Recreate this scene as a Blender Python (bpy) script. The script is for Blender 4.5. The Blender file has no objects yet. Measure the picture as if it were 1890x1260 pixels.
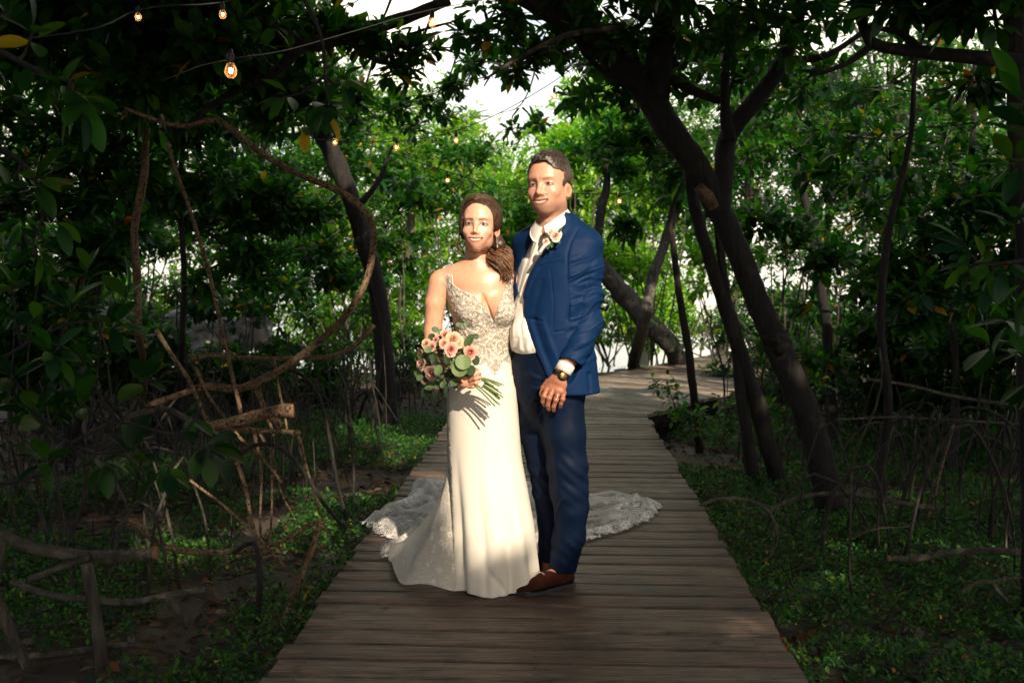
import bpy, math, random
import numpy as np
from mathutils import Vector, Matrix

# ------------------------------------------------------------------ camera
F_PX, CX, CY = 1837.0, 945.0, 630.0
CAM = np.array([0.0, 0.0, 1.365])
PITCH = math.atan(138.0 / 1837.0)
cam_d = bpy.data.cameras.new('camera')
cam = bpy.data.objects.new('camera', cam_d)
bpy.context.scene.collection.objects.link(cam)
cam.location = CAM
cam.rotation_euler = (math.pi / 2 - PITCH, 0, 0)
cam_d.sensor_width = 36.0
cam_d.lens = 36.0 * F_PX / 1890.0
cam_d.clip_start = 0.05
cam_d.clip_end = 2000
cam_d.dof.use_dof = True
cam_d.dof.focus_distance = 4.15
cam_d.dof.aperture_fstop = 4.0
bpy.context.scene.camera = cam

# ------------------------------------------------------------------ light
SUN_EL, SUN_AZ = math.radians(34), math.radians(22)      # towards camera-right, behind the camera
SUN = np.array([math.sin(SUN_AZ) * math.cos(SUN_EL), -math.cos(SUN_AZ) * math.cos(SUN_EL), math.sin(SUN_EL)])
SUN_STRENGTH, SKY_STRENGTH, EXPOSURE = 4.6, 0.15, 0.72
sc = bpy.context.scene
w = bpy.data.worlds.new('World'); sc.world = w; w.use_nodes = True
nt = w.node_tree
sky = nt.nodes.new('ShaderNodeTexSky'); sky.sky_type = 'NISHITA'; sky.sun_disc = False
sky.sun_elevation = SUN_EL
sky.sun_rotation = math.atan2(SUN[0], SUN[1])
sky.air_density = 1.0; sky.dust_density = 3.0; sky.ozone_density = 1.0
bg = nt.nodes['Background']; bg.inputs[1].default_value = SKY_STRENGTH
# sunlit white cloud over most of the sky
_tc = nt.nodes.new('ShaderNodeTexCoord'); _n = nt.nodes.new('ShaderNodeTexNoise'); _n.inputs['Scale'].default_value = 2.2; _n.inputs['Detail'].default_value = 6
nt.links.new(_tc.outputs['Generated'], _n.inputs['Vector'])
_r = nt.nodes.new('ShaderNodeValToRGB'); _r.color_ramp.elements[0].position = 0.30; _r.color_ramp.elements[1].position = 0.44
nt.links.new(_n.outputs[0], _r.inputs[0])
_m = nt.nodes.new('ShaderNodeMix'); _m.data_type = 'RGBA'; nt.links.new(_r.outputs[0], _m.inputs[0]); nt.links.new(sky.outputs[0], _m.inputs[6]); _m.inputs[7].default_value = (8.0, 7.4, 6.0, 1)
# the cloud is brightest low in the sky ahead; the rest of the sky stays blue
_sx = nt.nodes.new('ShaderNodeVectorMath'); _sx.operation = 'DOT_PRODUCT'; nt.links.new(_tc.outputs['Generated'], _sx.inputs[0]); _sx.inputs[1].default_value = (-0.05, 0.96, 0.28)
_mr = nt.nodes.new('ShaderNodeMapRange'); _mr.inputs[1].default_value = 0.35; _mr.inputs[2].default_value = 0.85; nt.links.new(_sx.outputs['Value'], _mr.inputs[0])
_mm = nt.nodes.new('ShaderNodeMath'); _mm.operation = 'MULTIPLY'; nt.links.new(_r.outputs[0], _mm.inputs[0]); nt.links.new(_mr.outputs[0], _mm.inputs[1]); nt.links.new(_mm.outputs[0], _m.inputs[0])
nt.links.new(_m.outputs[2], bg.inputs[0])
sd = bpy.data.lights.new('sun', 'SUN'); so = bpy.data.objects.new('sun', sd)
sc.collection.objects.link(so)
sd.energy = SUN_STRENGTH; sd.angle = math.radians(0.6); sd.color = (1.0, 0.84, 0.64)
so.rotation_euler = Vector(SUN).to_track_quat('Z', 'Y').to_euler()
so.location = (3, -8, 9)
sc.view_settings.view_transform = 'Standard'; sc.view_settings.look = 'None'
sc.view_settings.exposure = EXPOSURE; sc.view_settings.gamma = 1.0
sc.render.engine = 'CYCLES'
sc.cycles.use_denoising = True
sc.cycles.max_bounces = 8; sc.cycles.diffuse_bounces = 3; sc.cycles.glossy_bounces = 3
sc.cycles.transmission_bounces = 5; sc.cycles.transparent_max_bounces = 16
sc.cycles.caustics_reflective = False; sc.cycles.caustics_refractive = False
sc.cycles.sample_clamp_indirect = 6.0

# ------------------------------------------------------------------ helpers
rng = np.random.default_rng(7)
COL = sc.collection
_sp, _cp = math.sin(PITCH), math.cos(PITCH)

def P(px, py, y):
    """world point at depth y (metres along +Y) seen at photo pixel px, py"""
    u = (px - CX) / F_PX; v = (CY - py) / F_PX
    d = np.array([u, _cp + _sp * v, -_sp + _cp * v])
    return CAM + d * (y / d[1])

def G(px, py, z=0.0):
    """world point on the horizontal plane z seen at photo pixel px, py"""
    u = (px - CX) / F_PX; v = (CY - py) / F_PX
    d = np.array([u, _cp + _sp * v, -_sp + _cp * v])
    return CAM + d * ((z - CAM[2]) / d[2])

def hash3(i, j, k, seed=0):
    n = (i * 73856093) ^ (j * 19349663) ^ (k * 83492791) ^ (seed * 2654435761)
    n = (n ^ (n >> 13)) & 0x7fffffff
    n = (n * 1274126177) & 0x7fffffff
    n = n ^ (n >> 16)
    return (n & 0xffff) / 65535.0

def vnoise(p, s=1.0, seed=0):
    """value noise in -1..1 for points (n,3)"""
    q = np.asarray(p, dtype=np.float64) * s
    i = np.floor(q).astype(np.int64); f = q - i; f = f * f * (3 - 2 * f)
    r = 0
    for a in (0, 1):
        for b in (0, 1):
            for c in (0, 1):
                wgt = (f[:, 0] if a else 1 - f[:, 0]) * (f[:, 1] if b else 1 - f[:, 1]) * (f[:, 2] if c else 1 - f[:, 2])
                r = r + wgt * hash3(i[:, 0] + a, i[:, 1] + b, i[:, 2] + c, seed)
    return r * 2 - 1

def tagit(o, label=None, cat=None, group=None, kind=None):
    if label: o['label'] = label
    if cat: o['category'] = cat
    if group: o['group'] = group
    if kind: o['kind'] = kind
    return o

def empty(name, loc, label, cat, group=None):
    o = bpy.data.objects.new(name, None); COL.objects.link(o)
    o.location = Vector([float(c) for c in loc]); o.empty_display_size = 0.1
    return tagit(o, label, cat, group)

def mesh_obj(name, verts, faces, mat, parent=None, smooth=True, cols=None, uvs=None, origin=None):
    """verts (n,3) world coords; faces: (m,4)/(m,3) array or list of such arrays"""
    verts = np.asarray(verts, dtype=np.float32)
    if not isinstance(faces, list): faces = [faces]
    faces = [np.asarray(f, dtype=np.int32) for f in faces if len(f)]
    org = np.zeros(3)
    if parent is not None:
        org = np.array(parent.location)
        pp = parent.parent
        while pp is not None:
            org = org + np.array(pp.location); pp = pp.parent
    elif origin is not None:
        org = np.asarray(origin, dtype=float)
    v = verts - org.astype(np.float32)
    me = bpy.data.meshes.new(name)
    me.vertices.add(len(v)); me.vertices.foreach_set('co', v.ravel())
    nl = sum(f.size for f in faces); npoly = sum(len(f) for f in faces)
    me.loops.add(nl); me.polygons.add(npoly)
    me.loops.foreach_set('vertex_index', np.concatenate([f.ravel() for f in faces]))
    starts = []; s = 0
    for f in faces:
        starts.append(s + np.arange(len(f)) * f.shape[1]); s += f.size
    me.polygons.foreach_set('loop_start', np.concatenate(starts).astype(np.int32))
    me.update(calc_edges=True); me.validate()
    if smooth: me.polygons.foreach_set('use_smooth', np.ones(len(me.polygons), dtype=bool))
    if cols is not None:
        a = me.color_attributes.new('col', 'FLOAT_COLOR', 'POINT')
        c = np.ones((len(v), 4), dtype=np.float32); cc = np.asarray(cols, dtype=np.float32)
        c[:, :cc.shape[1]] = cc
        a.data.foreach_set('color', c.ravel())
    if uvs is not None:
        ul = me.uv_layers.new(name='UVMap')
        li = np.empty(len(me.loops), dtype=np.int32); me.loops.foreach_get('vertex_index', li)
        ul.data.foreach_set('uv', np.asarray(uvs, dtype=np.float32)[li].ravel())
    if mat: me.materials.append(mat)
    o = bpy.data.objects.new(name, me); COL.objects.link(o)
    if parent is not None: o.parent = parent
    elif origin is not None: o.location = Vector([float(c) for c in org])
    return o

class MB:
    """collects geometry for ONE mesh"""
    def __init__(s): s.v = []; s.f = {3: [], 4: []}; s.c = []; s.n = 0
    def add(s, v, f, col=None):
        v = np.asarray(v, dtype=np.float64); f = np.asarray(f, dtype=np.int64)
        if len(f) == 0: return
        s.v.append(v); s.f[f.shape[1]].append(f + s.n)
        if col is not None:
            c = np.asarray(col, dtype=float)
            s.c.append(np.broadcast_to(c, (len(v), 3)) if c.ndim == 1 else c)
        s.n += len(v)
    def build(s, name, mat, parent=None, smooth=True, origin=None):
        fs = [np.concatenate(s.f[k]) for k in (3, 4) if s.f[k]]
        cols = np.concatenate(s.c) if s.c else None
        return mesh_obj(name, np.concatenate(s.v), fs, mat, parent, smooth, cols, origin=origin)

def catmull(pts, rad, step=0.05, maxn=200):
    pts = np.asarray(pts, float); rad = np.asarray(rad, float)
    if len(pts) < 2: return pts, rad
    p = np.vstack([2 * pts[0] - pts[1], pts, 2 * pts[-1] - pts[-2]])
    r = np.concatenate([[rad[0]], rad, [rad[-1]]])
    op, orr = [], []
    for i in range(1, len(p) - 2):
        L = np.linalg.norm(p[i + 1] - p[i]); n = int(max(2, min(maxn, L / step)))
        t = np.linspace(0, 1, n, endpoint=False)[:, None]
        q = 0.5 * ((2 * p[i]) + (-p[i - 1] + p[i + 1]) * t + (2 * p[i - 1] - 5 * p[i] + 4 * p[i + 1] - p[i + 2]) * t ** 2 + (-p[i - 1] + 3 * p[i] - 3 * p[i + 1] + p[i + 2]) * t ** 3)
        op.append(q); orr.append(r[i] + (r[i + 1] - r[i]) * (t[:, 0] ** 2 * (3 - 2 * t[:, 0])))
    op.append(p[-2][None]); orr.append([r[-2]])
    return np.vstack(op), np.concatenate(orr)

def tube(pts, rad, n=8, step=0.05, bump=0.0, bs=8.0, seed=0, cap=True, wob=0.0):
    pts = np.asarray(pts, float)
    rad = np.broadcast_to(np.asarray(rad, float), (len(pts),)).copy()
    q, r = catmull(pts, rad, step)
    if wob:
        L = np.column_stack([vnoise(q, 2.5, seed + 5), vnoise(q, 2.5, seed + 6), vnoise(q, 2.5, seed + 7)]) * wob
        k = np.ones(len(q)); k[0] = k[-1] = 0
        q = q + L * k[:, None]
    m = len(q)
    T = np.gradient(q, axis=0); T /= np.linalg.norm(T, axis=1)[:, None] + 1e-9
    N = np.zeros_like(T)
    a = np.array([0, 0, 1.0]) if abs(T[0][2]) < 0.9 else np.array([1.0, 0, 0])
    v = np.cross(T[0], a); v /= np.linalg.norm(v)
    for i in range(m):
        v = v - T[i] * np.dot(v, T[i]); v /= np.linalg.norm(v) + 1e-9
        N[i] = v
    B = np.cross(T, N)
    th = np.linspace(0, 2 * math.pi, n, endpoint=False)
    ring = q[:, None, :] + r[:, None, None] * (np.cos(th)[None, :, None] * N[:, None, :] + np.sin(th)[None, :, None] * B[:, None, :])
    V = ring.reshape(-1, 3)
    if bump:
        nz = vnoise(V, bs, seed) * 0.6 + vnoise(V, bs * 2.3, seed + 1) * 0.4
        cen = np.repeat(q, n, axis=0); d = V - cen
        V = cen + d * (1 + bump * nz)[:, None]
    i = np.arange(m - 1)[:, None] * n + np.arange(n)[None, :]
    j = np.arange(m - 1)[:, None] * n + (np.arange(n)[None, :] + 1) % n
    Fq = np.stack([i, j, j + n, i + n], axis=-1).reshape(-1, 4)
    if cap:
        V = np.vstack([V, q[0], q[-1]]); c0 = len(V) - 2; c1 = len(V) - 1
        k = np.arange(n); k2 = (k + 1) % n
        f0 = np.stack([k2, k, np.full(n, c0), np.full(n, c0)], -1)
        f1 = np.stack([(m - 1) * n + k, (m - 1) * n + k2, np.full(n, c1), np.full(n, c1)], -1)
        return V, Fq, np.vstack([f0[:, :3], f1[:, :3]])
    return V, Fq, np.zeros((0, 3), int)

def add_tube(mb, pts, rad, col=None, **k):
    V, Fq, Ft = tube(pts, rad, **k)
    base = mb.n
    mb.v.append(V); mb.f[4].append(Fq + base)
    if len(Ft): mb.f[3].append(Ft + base)
    if col is not None: mb.c.append(np.broadcast_to(np.asarray(col, float), (len(V), 3)))
    mb.n += len(V)

def box(c, s, R=None):
    x = np.array([[a, b, d] for a in (-.5, .5) for b in (-.5, .5) for d in (-.5, .5)]) * np.asarray(s)
    if R is not None: x = x @ np.asarray(R).T
    return x + np.asarray(c), np.array([[0, 1, 3, 2], [4, 6, 7, 5], [0, 4, 5, 1], [2, 3, 7, 6], [0, 2, 6, 4], [1, 5, 7, 3]])

# ------------------------------------------------------------------ node materials
def new_mat(name):
    m = bpy.data.materials.new(name); m.use_nodes = True
    nt = m.node_tree; return m, nt, nt.nodes['Principled BSDF'], nt.nodes['Material Output']
def nd(nt, t, **k):
    n = nt.nodes.new(t)
    for a, b in k.items():
        if a.startswith('i_'): n.inputs[int(a[2:])].default_value = b
        else: setattr(n, a, b)
    return n
def ramp(nt, src, stops, interp='LINEAR'):
    r = nt.nodes.new('ShaderNodeValToRGB'); r.color_ramp.interpolation = interp
    e = r.color_ramp.elements
    while len(e) < len(stops): e.new(0.5)
    for k, (p, c) in enumerate(stops):
        e[k].position = p; e[k].color = (*c, 1) if len(c) == 3 else c
    nt.links.new(src, r.inputs[0]); return r.outputs[0]
def noise(nt, scale, detail=4, vec=None, rough=0.55):
    n = nt.nodes.new('ShaderNodeTexNoise'); n.inputs['Scale'].default_value = scale
    n.inputs['Detail'].default_value = detail; n.inputs['Roughness'].default_value = rough
    if vec is not None: nt.links.new(vec, n.inputs['Vector'])
    return n.outputs[0]
def coords(nt, kind='Object', scale=None):
    tc = nt.nodes.new('ShaderNodeTexCoord'); o = tc.outputs[kind]
    if scale is not None:
        mp = nt.nodes.new('ShaderNodeMapping'); mp.inputs['Scale'].default_value = scale
        nt.links.new(o, mp.inputs['Vector']); o = mp.outputs[0]
    return o
def mixc(nt, fac, a, b, mode='MIX'):
    m = nt.nodes.new('ShaderNodeMix'); m.data_type = 'RGBA'; m.blend_type = mode
    if isinstance(fac, (int, float)): m.inputs[0].default_value = fac
    else: nt.links.new(fac, m.inputs[0])
    for s, i in ((a, 6), (b, 7)):
        if isinstance(s, tuple): m.inputs[i].default_value = (*s, 1)
        else: nt.links.new(s, m.inputs[i])
    return m.outputs[2]
def bump(nt, bsdf, h, strength=0.4, dist=0.01):
    b = nt.nodes.new('ShaderNodeBump'); b.inputs['Strength'].default_value = strength; b.inputs['Distance'].default_value = dist
    nt.links.new(h, b.inputs['Height']); nt.links.new(b.outputs[0], bsdf.inputs['Normal'])

def leaf_mat(name, trans=0.48, rough=0.42, tint=(1.6, 2.0, 0.45), spec=0.3):
    """glossy leaf, colour from the per-leaf attribute, light shines through the blade"""
    m, nt, b, out = new_mat(name)
    at = nd(nt, 'ShaderNodeAttribute', attribute_name='col')
    b.inputs['Roughness'].default_value = rough; b.inputs['Specular IOR Level'].default_value = spec
    nt.links.new(at.outputs['Color'], b.inputs['Base Color'])
    tr = nd(nt, 'ShaderNodeBsdfTranslucent')
    tc = mixc(nt, 1.0, at.outputs['Color'], tint, 'MULTIPLY')
    nt.links.new(tc, tr.inputs[0])
    mx = nd(nt, 'ShaderNodeMixShader'); mx.inputs[0].default_value = trans
    nt.links.new(b.outputs[0], mx.inputs[1]); nt.links.new(tr.outputs[0], mx.inputs[2])
    nt.links.new(mx.outputs[0], out.inputs[0])
    return m

def bark_mat(name, dark, light, scale=18, spots=False, zs=0.25, bstr=0.7):
    m, nt, b, out = new_mat(name)
    v = coords(nt, 'Object', (1, 1, zs))
    n1 = noise(nt, scale, 6, v, 0.65); n2 = noise(nt, 3.0, 3)
    c = ramp(nt, n1, [(0.35, dark), (0.62, light)])
    c = mixc(nt, ramp(nt, n2, [(0.35, (0, 0, 0)), (0.7, (0.8, 0.8, 0.8))]), c, tuple(x * 0.55 for x in dark))
    if not spots:
        n4 = noise(nt, 9, 5, coords(nt, 'Object'), .7); c = mixc(nt, ramp(nt, n4, [(.56, (0, 0, 0)), (.66, (.7, .7, .7))]), c, tuple(x * 1.9 + .004 for x in light))
    if spots:
        n3 = noise(nt, 75, 2, coords(nt, 'Object')); s = ramp(nt, n3, [(0.52, (0, 0, 0)), (0.58, (1, 1, 1))])
        c = mixc(nt, s, c, tuple(x * 0.35 for x in dark))
    nt.links.new(c, b.inputs['Base Color']); b.inputs['Roughness'].default_value = 0.85
    bump(nt, b, n1, bstr, 0.04)
    return m
# ------------------------------------------------------------------ materials of the place
M_LEAF = leaf_mat('leaf_glossy')
M_LEAF_DARK = leaf_mat('leaf_canopy', trans=0.15)
YPAL = np.array([[.11, .22, .02], [.16, .27, .03], [.06, .16, .02], [.09, .20, .025], [.20, .30, .04]])  # yellower, brighter leaf colours carry the backlit glow of the far foliage
M_HERB = leaf_mat('leaf_herb', trans=0.35, rough=0.5)
M_LITTER = leaf_mat('leaf_litter', trans=0.05, rough=0.8, tint=(1, 1, 1), spec=0.2)
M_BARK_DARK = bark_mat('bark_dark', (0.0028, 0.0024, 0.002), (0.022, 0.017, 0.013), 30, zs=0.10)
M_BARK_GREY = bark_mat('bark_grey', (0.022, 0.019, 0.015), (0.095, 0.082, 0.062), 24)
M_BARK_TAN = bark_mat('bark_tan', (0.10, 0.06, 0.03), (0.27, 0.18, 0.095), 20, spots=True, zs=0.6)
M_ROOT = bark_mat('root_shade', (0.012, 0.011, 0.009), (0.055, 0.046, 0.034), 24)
M_TWIG = bark_mat('twig', (0.06, 0.045, 0.03), (0.14, 0.10, 0.07), 30)
def cutwood():
    m, nt, b, out = new_mat('cut_wood')
    c = ramp(nt, noise(nt, 40, 4), [(0.3, (0.12, 0.055, 0.025)), (0.7, (0.32, 0.16, 0.08))])
    nt.links.new(c, b.inputs['Base Color']); b.inputs['Roughness'].default_value = 0.9
    return m
M_CUT = cutwood()

GZ = -0.30
# deck edges, in the world
R0, R1 = G(1490, 1260), G(1195, 765)
L0, L1 = G(480, 1260), G(825, 780)
DIR1 = (R1 - R0)[:2]; DIR1 /= np.linalg.norm(DIR1)
NRM1 = np.array([-DIR1[1], DIR1[0]])             # to the left
WD1 = float(np.dot((L0 - R0)[:2], NRM1))
PIV = R1[:2]
A2 = math.radians(34.0)
DIR2 = np.array([math.sin(A2), math.cos(A2)]); NRM2 = np.array([-DIR2[1], DIR2[0]]); WD2 = 2.0

def deck_mask(xy, margin=0.0):
    xy = np.asarray(xy)[:, :2]
    d = xy - PIV
    a = d @ DIR1; n = d @ NRM1
    m1 = (a < 0.05) & (n > -margin) & (n < WD1 + margin)
    a2 = d @ DIR2; n2 = d @ NRM2
    m2 = (a2 > -0.05) & (n2 > -margin) & (n2 < WD2 + margin)
    r = np.hypot(d[:, 0], d[:, 1])
    m3 = (a > 0) & (a2 < 0) & (r < WD2 + margin)
    return m1 | m2 | m3

# ------------------------------------------------------------------ ground
def build_ground():
    xs = np.concatenate([np.linspace(-600, -14, 12), np.linspace(-12, 12, 160), np.linspace(14, 600, 12)])
    ys = np.concatenate([np.linspace(-300, -8, 8), np.linspace(-6, 22, 190), np.linspace(24, 900, 14)])
    X, Y = np.meshgrid(xs, ys, indexing='ij')
    p = np.column_stack([X.ravel(), Y.ravel(), np.zeros(X.size)])
    z = GZ + 0.05 * vnoise(p, 0.9, 3) + 0.025 * vnoise(p, 3.1, 4) + 0.010 * vnoise(p, 9, 5)
    far = np.clip((p[:, 1] - 14) / 6, 0, 1)
    z = z - far * 0.25
    z = np.where(deck_mask(p, 0.05), np.minimum(z, GZ - 0.02), z)
    p[:, 2] = z
    ny = len(ys)
    i = (np.arange(len(xs) - 1)[:, None] * ny + np.arange(ny - 1)[None, :]).ravel()
    f = np.stack([i, i + ny, i + ny + 1, i + 1], -1)
    m, nt, b, out = new_mat('mud')
    n1 = noise(nt, 2.2, 6); n2 = noise(nt, 26, 5)
    c = ramp(nt, n1, [(0.35, (0.022, 0.017, 0.012)), (0.65, (0.06, 0.046, 0.033))])
    c = mixc(nt, ramp(nt, n2, [(0.5, (0, 0, 0)), (0.7, (0.6, 0.6, 0.6))]), c, (0.10, 0.075, 0.05))
    nt.links.new(c, b.inputs['Base Color']); b.inputs['Roughness'].default_value = 0.85
    bump(nt, b, n2, 0.8, 0.03)
    o = mesh_obj('ground', p, f, m); tagit(o, kind='structure')
    # pale lagoon water behind the trees
    m, nt, b, out = new_mat('lagoon_water')
    b.inputs['Base Color'].default_value = (0.10, 0.13, 0.13, 1); b.inputs['Roughness'].default_value = 0.08
    b.inputs['Specular IOR Level'].default_value = 0.8
    bump(nt, b, noise(nt, 3, 3), 0.15, 0.02)
    x = np.array([[-500, 15.0, -0.44], [500, 15.0, -0.44], [500, 850, -0.44], [-500, 850, -0.44]])
    o = mesh_obj('water', x, np.array([[0, 1, 2, 3]]), m, smooth=False); tagit(o, kind='structure')
build_ground()

# ------------------------------------------------------------------ boardwalk
def build_deck():
    mb = MB(); r = random.Random(4)
    def plank(c0, c1, c2, c3, th=0.035):      # c0-c1 right end (near, far), c2-c3 left end (far, near)
        dz = r.uniform(-0.0025, 0.0025)
        tone = (.62 * r.random() ** .8) + .38 * float(np.clip((c0[1] - 7.0) / 3.0, 0, 1)); hue = r.random() * (1 - .8 * float(np.clip((c0[1] - 6.5) / 3.0, 0, 1))); seedv = r.random()  # far boards weathered greyer, and painted paler to stand for the sun there
        top = [np.array([*c, dz + r.uniform(-.0015, .0015)]) for c in (c0, c1, c2, c3)]
        n = 14; V = []
        bev = 0.004
        # cross-section with rounded top edges, swept along the board with slight warp
        prof = [(0, -th), (0, -bev), (bev * .4, -bev * .35), (bev, 0), (1, 0), (1, 0), (1, 0), (1, 0)]
        wdt = np.linalg.norm(top[1] - top[0])
        us = [0, 0, 0.03, 0.07, 0.5, 0.93, 0.97, 1, 1]
        zs = [-th, -0.006, -0.0015, 0, 0.0, 0, -0.0015, -0.006, -th]
        warp = r.uniform(-.0015, .002); ph = r.uniform(0, 6)
        for k in range(n + 1):
            t = k / n
            a = top[0] * (1 - t) + top[3] * t; b = top[1] * (1 - t) + top[2] * t
            jit = 0.0022 * math.sin(ph + t * 9) + 0.0012 * math.sin(ph * 3 + t * 31)
            dirn = (b - a) / (np.linalg.norm(b - a) + 1e-9)
            a = a + dirn * jit; b = b + dirn * jit * .8
            for u, z in zip(us, zs):
                q = a * (1 - u) + b * u
                V.append([q[0], q[1], q[2] + z + warp * math.sin(t * 7 + ph)])
        m = len(us); V = np.array(V)
        i = (np.arange(n)[:, None] * m + np.arange(m - 1)[None, :]).ravel()
        Fq = np.stack([i, i + 1, i + 1 + m, i + m], -1)
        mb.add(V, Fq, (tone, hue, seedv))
        for e, rev in ((0, 0), (n * m, 1)):
            idx = [e, e + 1, e + m - 2, e + m - 1]
            mb.f[4].append(np.array([idx if rev else idx[::-1]]) + mb.n - len(V))
            idx = [e + 1, e + 3, e + 5, e + 7]
            mb.f[4].append(np.array([idx if rev else idx[::-1]]) + mb.n - len(V))
    bw, gap = 0.146, 0.011
    Ltot = float(np.dot((R1 - np.array([*(R0[:2] - DIR1 * 6.5), 0]))[:2], DIR1))
    nb = int(Ltot / bw)
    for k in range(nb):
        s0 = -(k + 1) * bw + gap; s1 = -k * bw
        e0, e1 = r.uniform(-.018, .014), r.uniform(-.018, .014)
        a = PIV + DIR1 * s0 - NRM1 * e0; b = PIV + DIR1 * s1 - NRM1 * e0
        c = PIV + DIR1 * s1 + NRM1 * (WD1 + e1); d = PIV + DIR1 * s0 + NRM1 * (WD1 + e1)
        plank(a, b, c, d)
    a1 = math.atan2(DIR1[0], DIR1[1]); nf = 8
    for k in range(nf):
        t0, t1 = a1 + (A2 - a1) * k / nf, a1 + (A2 - a1) * (k + 1) / nf
        def pt(t, rr): return PIV + np.array([-math.cos(t), math.sin(t)]) * rr
        w0 = WD1 + (WD2 - WD1) * k / nf
        t0 += 0.003
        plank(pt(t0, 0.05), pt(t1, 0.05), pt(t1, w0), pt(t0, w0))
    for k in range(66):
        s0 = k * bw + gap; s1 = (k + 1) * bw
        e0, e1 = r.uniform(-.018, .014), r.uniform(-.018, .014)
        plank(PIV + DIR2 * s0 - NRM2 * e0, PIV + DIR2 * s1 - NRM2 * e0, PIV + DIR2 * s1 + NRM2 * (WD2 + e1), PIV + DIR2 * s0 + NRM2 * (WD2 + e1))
    m, nt, b, out = new_mat('weathered_planks')
    at = nd(nt, 'ShaderNodeAttribute', attribute_name='col')
    sep = nd(nt, 'ShaderNodeSeparateColor'); nt.links.new(at.outputs['Color'], sep.inputs[0])
    # grain runs along each board: squeeze the coordinate along x, shift by the board's own number
    tc = nd(nt, 'ShaderNodeTexCoord'); add = nd(nt, 'ShaderNodeVectorMath', operation='MULTIPLY_ADD')
    nt.links.new(at.outputs['Color'], add.inputs[0]); add.inputs[1].default_value = (13, 7, 9); nt.links.new(tc.outputs['Object'], add.inputs[2])
    mp = nd(nt, 'ShaderNodeMapping'); mp.inputs['Scale'].default_value = (1.6, 34, 10); nt.links.new(add.outputs[0], mp.inputs[0])
    g = noise(nt, 3.0, 8, mp.outputs[0], 0.7)
    blot = noise(nt, 5.0, 4, add.outputs[0], 0.6)
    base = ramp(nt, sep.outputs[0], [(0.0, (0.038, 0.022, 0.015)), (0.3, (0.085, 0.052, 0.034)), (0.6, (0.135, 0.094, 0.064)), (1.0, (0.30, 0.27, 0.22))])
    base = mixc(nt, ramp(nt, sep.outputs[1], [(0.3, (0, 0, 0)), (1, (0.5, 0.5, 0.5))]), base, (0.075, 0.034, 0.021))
    gr = ramp(nt, g, [(0.32, (0.10, 0.10, 0.10)), (0.47, (0.8, 0.8, 0.8)), (0.70, (2.0, 1.9, 1.8))])
    c = mixc(nt, 1.0, base, gr, 'MULTIPLY')
    c = mixc(nt, ramp(nt, blot, [(0.46, (0, 0, 0)), (0.72, (0.85, 0.85, 0.85))]), c, (0.018, 0.016, 0.012))
    kn = nd(nt, 'ShaderNodeTexVoronoi'); kn.inputs['Scale'].default_value = 2.4; nt.links.new(add.outputs[0], kn.inputs['Vector'])
    c = mixc(nt, ramp(nt, kn.outputs[0], [(0.035, (0.9, 0.9, 0.9)), (0.07, (0, 0, 0))]), c, (0.012, 0.009, 0.007))
    nt.links.new(c, b.inputs['Base Color'])
    rr = ramp(nt, g, [(0.3, (0.70, 0.70, 0.70)), (0.7, (0.40, 0.40, 0.40))]); nt.links.new(rr, b.inputs['Roughness'])
    b.inputs['Specular IOR Level'].default_value = 0.5
    bump(nt, b, g, 0.6, 0.006)
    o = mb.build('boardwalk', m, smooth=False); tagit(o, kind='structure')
    # nail heads and beams
    nb_ = MB()
    for k in range(0, 80):
        for off in (0.10, WD1 / 2, WD1 - 0.10):
            for q in (0.3, 0.7):
                cpt = PIV - DIR1 * (k + q) * bw + NRM1 * (off + r.uniform(-.008, .008))
                th = np.linspace(0, 2 * math.pi, 8, endpoint=False)
                V = np.column_stack([cpt[0] + .0045 * np.cos(th), cpt[1] + .0045 * np.sin(th), np.full(8, .0052)])
                V = np.vstack([V, [cpt[0], cpt[1], .006]])
                kk = np.arange(8)
                nb_.add(V, np.stack([kk, (kk + 1) % 8, np.full(8, 8)], -1))
    mm, nt2, b2, _ = new_mat('rusty_nail'); b2.inputs['Base Color'].default_value = (0.02, 0.014, 0.01, 1); b2.inputs['Roughness'].default_value = 0.7
    nb_.build('nail_heads', mm, o)
    bm = MB()
    def beam(p0, p1, w=0.05, h=0.14):
        p0, p1 = np.asarray(p0), np.asarray(p1); d = p1 - p0; L = np.linalg.norm(d); d /= L
        R = np.array([[d[0], -d[1], 0], [d[1], d[0], 0], [0, 0, 1]])
        c = (p0 + p1) / 2; v, f = box([c[0], c[1], -0.044 - h / 2], (L, w, h), R); bm.add(v, f)
    for off in (0.07, WD1 / 2, WD1 - 0.07):
        beam(PIV - DIR1 * 15 + NRM1 * off, PIV - DIR1 * 0.02 + NRM1 * off)
    for off in (0.07, WD2 / 2, WD2 - 0.07):
        beam(PIV + DIR2 * 0.05 + NRM2 * off, PIV + DIR2 * 9.5 + NRM2 * off)
    for k in range(8):
        for off in (0.12, WD1 - 0.12):
            c = PIV - DIR1 * (0.6 + 1.8 * k) + NRM1 * off; v, f = box([c[0], c[1], -0.32], (0.09, 0.09, 0.24)); bm.add(v, f)
    bm.build('support_beam', M_BARK_DARK, o, smooth=False)
build_deck()

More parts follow.
